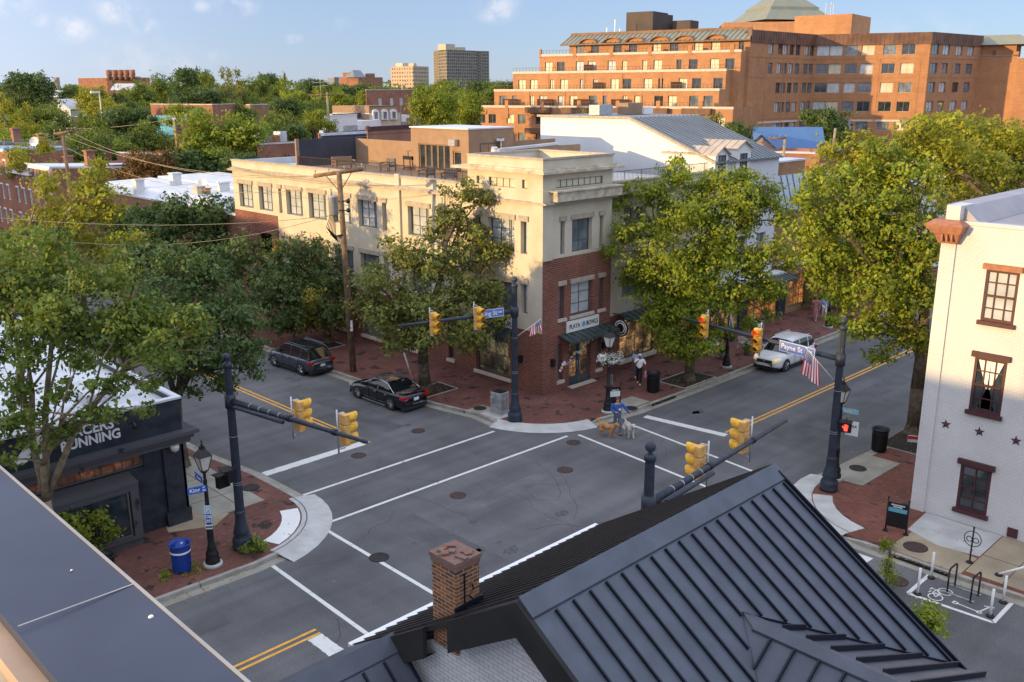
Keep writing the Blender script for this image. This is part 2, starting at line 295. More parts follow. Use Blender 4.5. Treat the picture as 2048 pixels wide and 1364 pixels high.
M['win_frame'] = mat('win_frame', (.10, .11, .11), .5, .05)
M['win_white'] = mat('win_white', (.66, .65, .62), .6, .05)
M['win_brown'] = mat('win_brown', (.070, .026, .030), .6, .12, 5)
M['glass'] = mat('glass', (.03, .04, .05), .06, .4, 1.5, spec=.9)
M['glass_pale'] = mat('glass_pale', (.46, .50, .52), .12, .14, 1.2, spec=.8)
M['glass_mid'] = mat('glass_mid', (.15, .18, .21), .08, .4, 1.0, spec=.9)
M['blind'] = mat('blind', (.62, .57, .42), .5, .1, .8)
M['brown_wall'] = mat('brown_wall', (.30, .20, .13), .85, .08, 1.5, fine=.06)
M['dark_wall'] = mat('dark_wall', (.045, .05, .07), .8, .12, 1)
M['shop_black'] = mat('shop_black', (.028, .034, .045), .45, .35, 2.0, fine=.15, fsc=12)
M['shop_trim'] = mat('shop_trim', (.018, .022, .03), .35, c2=(.09, .09, .10), sc=2.5, th=(.62, .72))
M['navy'] = mat('navy_metal', (.080, .090, .116), .5, .13, 2.2, metal=.2, bump=.06, bsc=2.5, fine=.07, fsc=90)
M['navy_dark'] = mat('navy_dark', (.010, .013, .024), .5, .15, 2, metal=.2)
M['black_membrane'] = mat('black_membrane', (.022, .021, .021), .85, .2, 2, fine=.15)
M['black'] = mat('black', (.012, .012, .014), .45, .2, 6)
M['pole_grey'] = mat('pole_grey', (.032, .042, .062), .5, .2, 5, metal=.1)
M['silver'] = mat('silver', (.5, .5, .52), .35, .15, 6, metal=.7)
M['cabinet'] = mat('cabinet', (.36, .37, .38), .5, .18, 5, metal=.4)
M['tl_yellow'] = mat('tl_yellow', (.76, .40, .03), .5, .16, 9)
M['tl_back'] = mat('tl_back', (.66, .38, .12), .55, .18, 7)
M['tl_lens'] = mat('tl_lens', (.02, .02, .02), .25)
M['tl_red'] = mat('tl_red', (.8, .02, .01), .3, emit=1.2)
M['hand_red'] = mat('hand_red', (.9, .05, .03), .3, emit=3)
M['sign_blue'] = mat('sign_blue', (.03, .12, .50), .45, .06, 3)
M['sign_blue_pale'] = mat('sign_blue_pale', (.14, .22, .55), .45, .06, 3)
M['sign_sky'] = mat('sign_sky', (.30, .52, .62), .45, .06, 3)
M['white'] = mat('white', (.78, .78, .77), .6, .04)
M['white_letters'] = mat('white_letters', (.8, .8, .8), .6, .02)
M['black_letters'] = mat('black_letters', (.015, .015, .015), .6)
M['lamp_glass'] = mat('lamp_glass', (.62, .60, .55), .3, .08, 4)
M['blue_bin'] = mat('blue_bin', (.015, .06, .32), .35, .12, 6)
M['wood_pole'] = mat('wood_pole', (.19, .125, .075), .9, .3, 3, fine=.2, fsc=25)
M['wood_pole_pale'] = mat('wood_pole_pale', (.30, .25, .17), .9, .25, 3)
M['bark'] = mat('bark', (.12, .092, .062), .95, .35, 5, bump=.9, bsc=18)
M['bark_pale'] = mat('bark_pale', (.24, .19, .125), .95, .35, 4, bump=.6, bsc=18)
M['terracotta'] = mat('terracotta', (.34, .15, .085), .8, .15, 6)
M['manhole'] = mat('manhole', (.075, .05, .045), .7, .3, 12, metal=.3, bump=.6, bsc=50)
M['manhole_dark'] = mat('manhole_dark', (.035, .033, .03), .7, .3, 12, metal=.3, bump=.6, bsc=50)
M['copper'] = mat('copper', (.20, .235, .20), .55, c2=(.26, .25, .17), sc=.4, fine=.08, fsc=1.6, metal=.2)
M['copper_brown'] = mat('copper_brown', (.16, .085, .055), .55, .3, .5)
M['dark_screen'] = mat('dark_screen', (.045, .022, .018), .8, .15)
M['blue_roof'] = mat('blue_roof', (.055, .14, .32), .5, .06, 1)
M['teal'] = mat('teal', (.16, .42, .40), .6, .08, .5)
M['mauve'] = mat('mauve', (.36, .29, .27), .8, .06, .5)
M['red_flag'] = mat('red_flag', (.58, .03, .05), .8, .05); M['blue_flag'] = mat('blue_flag', (.02, .03, .16), .8, .05)
M['skin'] = mat('skin', (.50, .27, .19), .6, .05, 8); M['skin_dark'] = mat('skin_dark', (.20, .10, .06), .6, .05, 8)
M['hair_dark'] = mat('hair_dark', (.025, .018, .014), .6); M['hair_brown'] = mat('hair_brown', (.12, .06, .035), .6)
M['denim'] = mat('denim', (.11, .14, .20), .85, .1, 10); M['hoodie'] = mat('hoodie', (.04, .10, .32), .85, .12, 10)
M['pink'] = mat('pink', (.62, .18, .34), .8, .1, 14); M['rose'] = mat('rose', (.55, .24, .27), .85, c2=(.38, .15, .17), sc=14); M['pale_blue'] = mat('pale_blue', (.35, .45, .65), .85, .1, 10)
M['fur_gold'] = mat('fur_gold', (.42, .17, .05), .95, c2=(.60, .32, .13), sc=7, bump=.9, bsc=50); M['fur_white'] = mat('fur_white', (.72, .69, .62), .95, c2=(.6, .56, .48), sc=7, bump=.9, bsc=50)
M['tyre'] = mat('tyre', (.012, .012, .013), .85); M['rim'] = mat('rim', (.42, .43, .45), .3, .1, 8, metal=.8)
M['car_navy'] = mat('car_navy', (.008, .012, .026), .22, .05, 2, metal=.3, coat=.8); M['car_slate'] = mat('car_slate', (.045, .062, .088), .28, .05, 2, metal=.3, coat=.7)
M['car_white'] = mat('car_white', (.74, .74, .74), .25, .03, 2, coat=.6); M['car_glass'] = mat('car_glass', (.008, .012, .014), .05, .3, 1, spec=.9)
M['plastic'] = mat('plastic', (.02, .021, .023), .6); M['tail_red'] = mat('tail_red', (.42, .01, .01), .2); M['headlamp'] = mat('headlamp', (.6, .58, .5), .12); M['warm_lamp'] = mat('warm_lamp', (.95, .72, .38), .2, emit=.3); M['chrome'] = mat('chrome', (.6, .6, .62), .15, .05, metal=.9)
def shopglass(name, c1, c2, em, sc=1.2):
    m = bpy.data.materials.new(name); m.use_nodes = True; t = m.node_tree; nn = t.nodes.new; l = t.links.new; b = t.nodes['Principled BSDF']
    b.inputs['Roughness'].default_value = .08; b.inputs['Specular IOR Level'].default_value = .6; b.inputs['Base Color'].default_value = (.02, .022, .022, 1)
    g = nn('ShaderNodeNewGeometry'); s = nn('ShaderNodeSeparateXYZ'); l(g.outputs['Position'], s.inputs[0]); a = nn('ShaderNodeMath'); l(s.outputs[0], a.inputs[0]); l(s.outputs[1], a.inputs[1]); cb = nn('ShaderNodeCombineXYZ'); l(a.outputs[0], cb.inputs[0]); l(s.outputs[2], cb.inputs[1])
    k = nn('ShaderNodeTexBrick'); l(cb.outputs[0], k.inputs[0]); k.inputs['Scale'].default_value = 1; k.inputs['Brick Width'].default_value = .55/sc; k.inputs['Row Height'].default_value = .5/sc; k.inputs['Mortar Size'].default_value = .05/sc; k.inputs['Mortar Smooth'].default_value = .6; k.inputs['Color1'].default_value = (*c1, 1); k.inputs['Color2'].default_value = (*c2, 1); k.inputs['Mortar'].default_value = tuple(v*.35 for v in c2)+(1,)
    v = nn('ShaderNodeTexNoise'); v.inputs['Scale'].default_value = 5.5; v.inputs['Detail'].default_value = 6; l(cb.outputs[0], v.inputs[0]); r2 = nn('ShaderNodeMapRange'); r2.inputs[1].default_value = .3; r2.inputs[2].default_value = .7; r2.inputs[3].default_value = .25; r2.inputs[4].default_value = 1.6; l(v.outputs[0], r2.inputs[0])
    n = nn('ShaderNodeTexNoise'); n.inputs['Scale'].default_value = .9; n.inputs['Detail'].default_value = 3; l(g.outputs['Position'], n.inputs[0]); r = nn('ShaderNodeMapRange'); r.inputs[1].default_value = .38; r.inputs[2].default_value = .66; r.inputs[3].default_value = .15; r.inputs[4].default_value = 1.2; l(n.outputs[0], r.inputs[0])
    mu = nn('ShaderNodeMath'); mu.operation = 'MULTIPLY'; l(r.outputs[0], mu.inputs[0]); l(r2.outputs[0], mu.inputs[1]); ml = nn('ShaderNodeVectorMath'); ml.operation = 'SCALE'; l(k.outputs[0], ml.inputs[0]); l(mu.outputs[0], ml.inputs['Scale'])
    l(ml.outputs[0], b.inputs['Emission Color']); b.inputs['Emission Strength'].default_value = em
    return m
M['shop_warm'] = shopglass('shop_warm', (.10, .07, .05), (.75, .42, .16), .55)
M['shop_orange'] = shopglass('shop_orange', (.30, .12, .04), (.95, .36, .09), .6, .8)
M['shop_dim'] = shopglass('shop_dim', (.03, .035, .035), (.30, .24, .13), .4, .6)
M['shop_wood'] = shopglass('shop_wood', (.08, .035, .02), (.40, .15, .06), .3, .8)
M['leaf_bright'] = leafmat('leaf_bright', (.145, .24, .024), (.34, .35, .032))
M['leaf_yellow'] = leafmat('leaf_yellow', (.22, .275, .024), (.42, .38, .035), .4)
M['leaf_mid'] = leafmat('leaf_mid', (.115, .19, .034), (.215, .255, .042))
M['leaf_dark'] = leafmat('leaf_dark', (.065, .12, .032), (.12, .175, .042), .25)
M['leaf_pale'] = leafmat('leaf_pale', (.095, .16, .045), (.33, .30, .06), .3)
M['leaf_mixed'] = leafmat('leaf_mixed', (.08, .13, .045), (.13, .175, .045), .3, ((.42, .34, .04), .45, .56))
M['leaf_rust'] = leafmat('leaf_rust', (.07, .08, .02), (.30, .12, .03), .2)
M['leaf_purple'] = leafmat('leaf_purple', (.03, .014, .018), (.06, .02, .025), .2)
M['petal'] = leafmat('petal', (.75, .74, .7), (.8, .8, .78), .2)
# ---------- ground, roads, pavements ----------
structure(MB().poly([(-400, -400, -.25), (2500, -400, -.25), (2500, 2500, -.25), (-400, 2500, -.25)]), 'ground', 'ground')
rd = MB(); rd.box(-60, 330, 14.5, 30, -.3, 0); rd.box(15.5, 32, -60, 14.5, -.3, 0); rd.box(15.5, 32, 30, 260, -.3, 0)
structure(rd, 'road', 'asphalt')
def arc(cx, cy, r, a0, a1, n=8): return [(cx+r*math.cos(math.radians(a0+(a1-a0)*i/n)), cy+r*math.sin(math.radians(a0+(a1-a0)*i/n))) for i in range(n+1)]
NE = [(28.9, 258), (28.9, 45), (29.1, 38), (29.55, 35), (29.9, 33.2)]+arc(33.9, 32.4, 4.2, 190, 268, 9)+[(36, 27.85), (42, 27.8), (62, 28.1), (320, 28.1)]
NW = [(-55, 27.3), (10.8, 27.2), (14.0, 27.1)]+arc(14.3, 30.9, 3.75, -80, 0, 9)+[(18.0, 34.2), (17.5, 38), (17.3, 45), (17.3, 258)]
SE = [(320, 16.5), (44, 16.2), (39.6, 16.6), (36.6, 16.8)]+arc(34.5, 12.9, 4.1, 82, 178, 9)+[(30.4, 10), (30.5, 7.6), (30.6, -55)]
SW = [(18.9, -55), (18.9, 11.5)]+arc(15.1, 12.9, 3.8, 2, 92, 8)+[(-55, 16.8)]
def side(outline, corner, inner, mt, name, sgn, ci):
    mb = MB(); mb.prism(inner(outline), 0.0, .14); structure(mb, name, mt)
def offs(pts, d):
    r = []; n = len(pts)
    for i in range(n):
        p = Vector(pts[i]); q = Vector(pts[min(i+1, n-1)])-Vector(pts[max(i-1, 0)]); q.normalize(); r.append((p.x-q.y*d, p.y+q.x*d))
    return r
walks = {}
for key, pl, far in (('NE', NE, [(320, 260)]), ('NW', NW, [(-55, 258)]), ('SE', SE, [(320, -55)]), ('SW', SW, [(-55, -55)])):
    ins = offs(pl, .17)
    mb = MB(); mb.prism(ins+far, -.1, .14); structure(mb, 'pavement', 'paver_b' if key == 'SE' else 'paver')
    k = MB(); lo_, hi_ = {'NE': (6, 13), 'NW': (4, 11), 'SE': (5, 12), 'SW': (3, 9)}[key]; kz = lambda i: .02 if lo_ <= i <= hi_ else .146
    for i in range(len(pl)-1): k.hexa([(*pl[i], -.1), (*pl[i+1], -.1), (*ins[i+1], -.1), (*ins[i], -.1), (*pl[i], kz(i)), (*pl[i+1], kz(i+1)), (*ins[i+1], kz(i+1)), (*ins[i], kz(i))])
    structure(k, 'kerb', 'curb')
    g = MB(); strip(g, pl, .38, .006, -.19); structure(g, 'gutter', 'conc_grey')
kj = MB()
for pl in (NE, NW, SE):
    for i in range(len(pl)-1):
        a_, b_ = Vector(pl[i]), Vector(pl[i+1]); L_ = (b_-a_).length
        if L_ < 2.5 or L_ > 260: continue
        u_ = (b_-a_)/L_; n_ = Vector((-u_.y, u_.x)); d_ = 1.2
        while d_ < min(L_, 70): p_ = a_+u_*d_; kj.poly([(*(p_-u_*.012-n_*.36), .0075), (*(p_+u_*.012-n_*.36), .0075), (*(p_+u_*.012-n_*.003), .0075), (*(p_-u_*.012-n_*.003), .0075)]); kj.poly([(*(p_-u_*.012), .1475), (*(p_+u_*.012), .1475), (*(p_+u_*.012+n_*.17), .1475), (*(p_-u_*.012+n_*.17), .1475)]); kj.poly([(*(p_-u_*.014-n_*.003), .006), (*(p_+u_*.014-n_*.003), .006), (*(p_+u_*.014-n_*.003), .148), (*(p_-u_*.014-n_*.003), .148)]); d_ += 3.0
structure(kj, 'kerb_joints', 'joint')
# corner aprons and pale ramps (real sheets laid on road and pavement)
def slope(a, z0=.012, z1=.1525, o0=-.75, o1=.16, o2=.75):
    mb = MB(); q0, q1, q2 = offs(a, o0), offs(a, o1), offs(a, o2)
    for i in range(len(a)-1): mb.poly([(*q0[i], z0), (*q0[i+1], z0), (*q1[i+1], z1), (*q1[i], z1)]); mb.poly([(*q1[i], z1), (*q1[i+1], z1), (*q2[i+1], z1), (*q2[i], z1)])
    return mb
def fan(outer, inner, z): 
    mb = MB()
    for i in range(len(outer)-1): mb.poly([(*outer[i], z), (*outer[i+1], z), (*inner[i+1], z), (*inner[i], z)])
    return mb
a = NW[3:13]; b_ = offs(a, .17)
structure(slope(a, o2=.4), 'kerb_ramp', 'conc_light'); structure(fan(offs(a, .19), offs(a, .23), .1532), 'kerb_joint', 'joint')
structure(fan(offs(a[1:8], .46), offs(a[1:8], 1.15), .1515), 'tactile_paving', 'white')
a = NE[5:14]; structure(slope(a, o0=-.55, o2=.35), 'kerb_ramp', 'conc_light')
a = SE[4:13]; structure(slope(a, o0=-.6, o2=.3), 'kerb_ramp', 'conc_light'); structure(fan(offs(a[3:], .34), offs(a[3:], 1.1), .1515), 'tactile_paving', 'conc_light')
for x0, x1, y0, y1, m, nm in ((14.45, 16.9, 31.5, 41, 'conc_grey', 'pavement_slab'), (30.9, 34.5, 7.2, 9.6, 'conc_tan', 'pavement_slab'), (30.9, 34.5, -20, 7.16, 'conc_tan', 'pavement_slab')):
    structure(MB().box(x0, x1, y0, y1, .1, .15), nm, m)
structure(MB().prism([(12.9, 31.5), (14.4, 30.8), (15.3, 31.4), (14.4, 32.8), (13.2, 32.6)], .1, .149), 'pavement_slab', 'conc_tan')
structure(MB().prism([(32.6, 12.3), (34.5, 12.4), (34.5, 9.64), (32.3, 9.64), (32.1, 11)], .1, .153), 'pavement_slab', 'conc_light')
structure(MB().prism([(30.62, 12.2), (32.5, 12.1), (32.1, 9.64), (30.6, 9.64)], .1, .152), 'pavement_slab', 'conc_tan')
structure(MB().prism([(35.0, 17.0), (38.6, 16.85), (38.6, 15.2), (35.2, 15.3)], .1, .152), 'pavement_slab', 'conc_grey')
structure(MB().prism([(29.95, 33.9), (30.95, 33.9), (31.1, 32.4), (29.95, 32.4)], .1, .152), 'pavement_slab', 'conc_grey')
structure(MB().prism([(35.0, 28.1), (37.6, 28.1), (37.6, 29.3), (35.3, 29.4)], .1, .152), 'pavement_slab', 'conc_grey')
j = MB()
for y in (8.4, 6.0, 3.5, 1): j.box(30.9, 34.5, y-.012, y+.012, .14, .1545)
j.box(32.5, 32.524, -8, 9.6, .14, .1545)
for y in (33.2, 35.4, 37.6): j.box(14.45, 17.2, y-.012, y+.012, .14, .1545)
j.box(15.9, 15.93, 31.6, 40, .14, .1547)
structure(j, 'pavement_joints', 'joint')
# drain opening under the kerb
structure(MB().box(30.33, 30.62, 9.9, 12.0, .02, .1), 'drain_inlet', 'black'); structure(MB().box(37.4, 39.4, 27.72, 27.9, .02, .11), 'drain_inlet', 'black'); structure(MB().box(29.74, 29.98, 33.9, 35.6, .02, .11), 'drain_inlet', 'black')
# road markings
Z1 = .0045
def marking(name, pts, w, m='paint', z=Z1):
    mb = MB(); n = 40
    P = []
    for i in range(len(pts)-1):
        for k in range(n): t = k/n; P.append((pts[i][0]*(1-t)+pts[i+1][0]*t, pts[i][1]*(1-t)+pts[i+1][1]*t))
    P.append(pts[-1]); 
    for i in range(len(P)-1):
        strip(mb, [P[i], P[i+1]], w*(1+random.uniform(-.05, .05)), z)
    structure(mb, name, m)
def gx(*a): return [gp(*p)[:2] for p in a]
marking('crosswalk_line', gx((602.6, 991.6), (988, 862.6)), .15); marking('crosswalk_line', gx((1135, 872), (641, 1051)), .15); marking('crosswalk_line', gx((639.5, 1052), (871, 1189))+[(17.3, 16.9)], .15)
marking('crosswalk_line', gx((543, 1130), (744, 1275))+[(14.3, 16.9)], .15); marking('crosswalk_line', gx((1157, 869.5), (1415, 974.5))+[(30.7, 17.4)], .15); marking('crosswalk_line', gx((1262, 849), (1504, 942))+[(33.5, 17.4)], .15)
marking('stop_line', [(18.4, 34.15), (23.6, 34.15)], .5); marking('stop_line', [(35.9, 27.1), (36.5, 22.7)], .42); marking('stop_line', [(13.1, 22.0), (13.1, 17.0)], .5)
for dx in (-.13, .13):
    marking('centre_line', [(23.75+dx, 34.0), (23.4+dx, 60), (23.3+dx, 200)], .11, 'yellow'); marking('centre_line', [(36.8, 22.82+dx), (320, 22.9+dx)], .11, 'yellow'); marking('centre_line', [(-50, 22.2+dx), (13.35, 22.2+dx)], .11, 'yellow')
marking('bay_line', [(30.05, 10.45), (28.35, 10.45), (28.5, 7.85), (30.2, 7.85)], .13)
structure(MB().poly([(28.3, 13.5, Z1), (29.8, 13.4, Z1), (29.8, 12.3, Z1), (28.4, 12.4, Z1)]), 'crosswalk_bar', 'paint')
# patched trenches and polished wheel lanes in the asphalt
for i, (x0, x1, y0, y1, f) in enumerate(((19.2, 20.6, 17, 26.6, .92), (21, 28, 25.0, 26.0, 1.10), (25.2, 26.4, 34.5, 44, .9), (38, 52, 20.0, 21.3, .9), (29, 36, 18.4, 19.6, 1.08), (2, 12, 24.4, 25.6, .92), (54, 70, 24.2, 25.4, .93))):
    structure(MB().poly([(x0, y0, .0025), (x1, y0+.1, .0025), (x1-.05, y1, .0025), (x0+.05, y1-.1, .0025)]), 'road_patch', mat('asphalt_patch%d' % i, (.112*f, .112*f, .118*f), .9, .2, .8, bump=.3, bsc=60, fine=.18, fsc=45))
# asphalt cracks and patches
cr = MB()
for k in range(42):
    x, y = random.uniform(12, 34), random.uniform(17.5, 33)
    if random.random() < .3: x, y = random.uniform(36, 60), random.uniform(17.5, 27)
    a = random.choice((0, 0, 90, 90, 45, 20))+random.uniform(-25, 25); P = [(x, y)]
    for s_ in range(random.randint(8, 26)):
        a += random.uniform(-24, 24); x += .22*math.cos(math.radians(a)); y += .22*math.sin(math.radians(a)); P.append((x, y))
    if all(17.2 < p[1] < 27 or 19 < p[0] < 28.7 for p in P): strip(cr, P, random.uniform(.010, .020), .0036)
M['stain'] = mat('stain', (.065, .065, .068), .8, c2=(.10, .10, .105), sc=7, th=(.4, .6))
for k in range(26):
    x, y = random.choice(((random.uniform(36, 60), random.choice((19.5, 25.6))), (random.choice((20.5, 26.6)), random.uniform(34.5, 50)), (random.uniform(19, 29), random.uniform(18.5, 26.5)))); r = random.uniform(.05, .28); P = []
    for i in range(12): a = 2*math.pi*i/12; q = r*random.uniform(.6, 1.2); P.append((x+q*math.cos(a)*1.6, y+q*math.sin(a), .0032))
    structure(MB().poly(P), 'road_stain', 'stain')
structure(cr, 'road_cracks', mat('crack', (.035, .035, .037), .9))
# bicycle and scooter symbols in the bay
sy = MB()
def ring(mb, c, r, w, z, n=20):
    for i in range(n):
        a0, a1 = 2*math.pi*i/n, 2*math.pi*(i+1)/n
        mb.poly([(c[0]+(r+w)*math.cos(a0), c[1]+(r+w)*math.sin(a0), z), (c[0]+(r+w)*math.cos(a1), c[1]+(r+w)*math.sin(a1), z), (c[0]+r*math.cos(a1), c[1]+r*math.sin(a1), z), (c[0]+r*math.cos(a0), c[1]+r*math.sin(a0), z)])
c1, c2 = gp(1875, 1190)[:2], gp(1884, 1178)[:2]
ring(sy, (28.75, 9.72), .2, .04, Z1); ring(sy, (29.3, 9.62), .2, .04, Z1)
for a, b in (((28.75, 9.72), (28.98, 9.9)), ((28.98, 9.9), (29.22, 9.88)), ((29.3, 9.62), (29.2, 10.0)), ((28.98, 9.9), (29.05, 9.68)), ((29.05, 9.68), (29.22, 9.88)), ((28.75, 9.72), (29.05, 9.68)), ((28.9, 10.0), (29.05, 9.98)), ((29.12, 10.05), (29.28, 10.02))): strip(sy, [a, b], .04, Z1+.001)
for a, b in (((28.85, 9.1), (28.8, 8.4)), ((28.8, 8.4), (29.35, 8.25)), ((29.3, 8.4), (29.4, 8.12)), ((28.78, 9.2), (28.95, 9.18))): strip(sy, [a, b], .05, Z1+.001)
ring(sy, (28.85, 9.12), .05, .04, Z1); ring(sy, (28.8, 8.38), .05, .04, Z1)
structure(sy, 'bicycle_bay_symbols', 'paint')
# manhole covers
MHL = [((836, 862), .34, 'manhole', 'rusty round manhole cover in the road beside the parked sedan'), ((717, 911), .34, 'manhole', 'rusty manhole cover just past the thick white stop line'), ((916, 991), .34, 'manhole', 'reddish manhole cover between the two long crosswalk lines and the crossing centre'),
       ((1147, 885), .34, 'manhole', 'rusty manhole cover near the curved kerb by the two dogs'), ((1130, 940), .36, 'manhole', 'rusty manhole cover alone in the middle of the crossing'), ((758, 1115), .36, 'manhole_dark', 'dark manhole cover breaking the white crosswalk line near the chimney'),
       ((502, 982), .36, 'manhole_dark', 'dark round cover in the grey pavement behind the left signal pole'), ((960, 822), .34, 'manhole_dark', 'dark round cover in the slab beside the grey utility cabinet'), ((1830, 1102), .42, 'manhole', 'large round cover in the tan slab over the drain inlet'),
       ((1715, 943), .36, 'manhole_dark', 'dark round cover in the concrete square by the right signal pole'), ((1793, 1162), .38, 'manhole', 'reddish manhole cover in the road beside the young tree'), ((1262, 822), .34, 'manhole_dark', 'dark cover in the slab behind the man with two dogs')]
mh0 = None
for (p, r, m, lb) in MHL:
    on = m if True else m; x, y, _ = gp(*p); zz = .155 if ('slab' in lb or 'square' in lb or 'pavement' in lb) else .004
    c = MB(); c.lathe((x, y, zz), [(r, 0), (r, .012), (r-.05, .016), (r-.06, .010), (.03, .012)], 24); tag(c.build('manhole_cover', m), lb, 'manhole cover', 'round iron covers in road and pavement')
# ================= corner building (cream over brick) =================
def FX(X, Y0): return (X, Y0, 0, 1, -1, 0)     # facade facing -X, a runs along +Y from Y0
def FY(X0, Y): return (X0, Y, 1, 0, 0, -1)     # facade facing -Y, a runs along +X from X0
def extras(t, F, ops, lz=.28, name='lintel', out=.09, over=.1, m='lintel'):
    for o in ops: MB().fbox(F, o[0]-over, o[1]+over, o[3], o[3]+lz, .002, out).build(name, m, t)
cb = thing('corner_building', 'three storey cream and brick corner building with flat roof behind the crossing', 'building', (34.3, 32.8, 0))
F = FX(34.3, 32.8); k = -32.8
big3 = [(62.1, 64.1), (59.37, 61.23), (55.45, 57.51), (52.55, 54.68), (49.75, 51.8), (46.97, 48.95), (41.85, 43.9), (34.86, 36.93)]
nar3 = [(58.1, 58.5), (46.0, 46.43), (40.9, 41.25), (39.2, 39.5), (37.5, 37.92), (33.9, 34.4)]
ops3 = [(a+k, b+k, 7.65, 9.38) for a, b in big3]; n3 = [(a+k, b+k, 7.65, 9.38) for a, b in nar3]
ops2 = [(a+k, b+k, 4.2, 6.0) for a, b in big3[2:]]; n2 = [(a+k, b+k, 4.4, 6.05) for a, b in nar3]
att = [(34.85+k, 36.81+k, 11.03, 11.52), (33.92+k, 34.3+k, 11.07, 11.52), (37.34+k, 37.78+k, 11.1, 11.52)]
mb = MB(); facade(mb, F, .0, 32.1, 7.4, 11.05, ops3+n3, .3); facade(mb, F, 0, 26, 3.55, 7.4, ops2+n2, .3)
facade(mb, F, 0, 5.7, 11.05, 12.55, att, .12)
mb.build('cream_wall', 'cream', cb)
shops = [(35.2, 38.0, .55, 3.1), (39.9, 40.4, .7, 2.9), (42.3, 44.6, .6, 2.9), (47, 49, .6, 2.7), (50.3, 52.1, .6, 2.7), (54.5, 56.5, .6, 2.7)]
og = [(a+k, b+k, c, d) for a, b, c, d in shops]
mb = MB(); facade(mb, FX(34.27, 32.8), 0, 32.1, 0, 3.55, og, .25); facade(mb, FX(34.27, 32.8), 26.0, 32.1, 3.55, 7.4, [(27, 28.8, 4.2, 6.0)], .25); mb.poly([fp(F, 0, 3.55, .03), fp(F, 32.1, 3.55, .03), fp(F, 32.1, 3.55, 0), fp(F, 0, 3.55, 0)])
mb.build('brick_wall', 'brick', cb)
for i, o in enumerate(ops3): 
    w_ = o[1]-o[0]; window(cb, F, o, .3, pm='glass_pale', ft=.07, rows=3, vb=[o[0]+w_*.27, o[0]+w_*.33, o[0]+w_*.64], cols=2)
for o in n3+n2: window(cb, F, o, .3, 1, 2, ft=.05, pm='glass_pale')
for o in ops2: window(cb, F, o, .3, 2, 3, ft=.07, pm='glass_mid')
for o in att: window(cb, F, o, .12, 4 if o[1]-o[0] > 1 else 1, 1, ft=.03, pm='blind')
for i, o in enumerate(og): window(cb, FX(34.27, 32.8), o, .25, 2, 2 if i else 1, ft=.08, pm='shop_dim' if i == 0 else 'glass_mid', name='shop_window'); MB().fbox(F, o[0]-.1, o[1]+.1, o[2]-.18, o[2], .03, .14).build('sill', 'sill', cb)
extras(cb, F, ops3); extras(cb, F, n3); extras(cb, F, ops2); extras(cb, F, n2)
# King Street side
G_ = FY(34.3, 32.8); kx = -34.3
o3 = [(35.65, 35.98), (36.55, 38.15), (38.8, 39.1)]
mb = MB(); facade(mb, G_, .0, 5.5, 7.4, 11.05, [(a+kx, b+kx, 7.6, 9.38) for a, b in o3], .25); facade(mb, G_, 0, 5.5, 11.05, 12.55, [(35.3+kx, 39.0+kx, 11.1, 11.52)], .12)
G2 = FY(34.3, 33.15); facade(mb, G2, 5.5, 15.7, 3.4, 11.05, [(7.0, 8.9, 7.6, 9.5), (10, 12, 7.6, 9.5), (13, 15, 7.6, 9.5), (7.0, 8.9, 4.3, 6.2), (10, 12, 4.3, 6.2), (13, 15, 4.3, 6.2)], .25); mb.poly([fp(G_, 5.5, 3.4), fp(G_, 5.5, 11.05), fp(G_, 5.5, 11.05, -.35), fp(G_, 5.5, 3.4, -.35)])
mb.build('cream_wall', 'cream', cb)
G3 = FY(34.27, 32.77); kb = -34.27
d2 = [(35.55, 35.98), (36.5, 38.24), (38.82, 39.22)]
mb = MB(); facade(mb, G3, 0, 5.55, 0, 7.45, [(a+kb, b+kb, 4.15, 5.95) for a, b in d2]+[(36.42+kb, 38.22+kb, .14, 2.75), (35.5+kb, 35.9+kb, .7, 2.75), (38.7+kb, 39.1+kb, .7, 2.75)], .22); facade(mb, FY(34.27, 33.12), 5.55, 15.7, 0, 3.4, [(6.9, 10.2, .6, 3.0), (12, 15, .6, 3.0)], .15)
mb.poly([(39.82, 32.77, 0), (39.82, 33.12, 0), (39.82, 33.12, 7.45), (39.82, 32.77, 7.45)]); mb.build('brick_wall', 'brick', cb)
for a, b in o3: window(cb, G_, (a+kx, b+kx, 7.6, 9.38), .25, 2 if b-a > 1 else 1, 3 if b-a > 1 else 2, pm='glass_mid'); MB().fbox(G_, a+kx-.1, b+kx+.1, 9.38, 9.62, .002, .09).build('lintel', 'lintel', cb)
for a, b in d2: window(cb, G3, (a+kb, b+kb, 4.15, 5.95), .22, 2 if b-a > 1 else 1, 3 if b-a > 1 else 2, pm='glass_pale' if b-a > 1 else 'glass_mid'); MB().fbox(G3, a+kb-.1, b+kb+.1, 5.95, 6.2, .002, .08).build('lintel', 'lintel', cb); MB().fbox(G3, a+kb-.12, b+kb+.12, 3.98, 4.15, .002, .1).build('sill', 'sill', cb)
for a, b in ((35.5, 35.9), (38.7, 39.1)): window(cb, G3, (a+kb, b+kb, .7, 2.75), .22, 1, 1, pm='glass_mid'); MB().fbox(G3, a+kb-.08, b+kb+.08, .52, .7, .002, .1).build('sill', 'sill', cb)
window(cb, G_, (35.3+kx, 39.0+kx, 11.1, 11.52), .12, 8, 1, ft=.03, pm='blind')
for o in ((7.0, 8.9, 7.6, 9.5), (10, 12, 7.6, 9.5), (13, 15, 7.6, 9.5), (7.0, 8.9, 4.3, 6.2), (10, 12, 4.3, 6.2), (13, 15, 4.3, 6.2)): window(cb, G2, o, .25, 2, 3, pm='glass_mid')
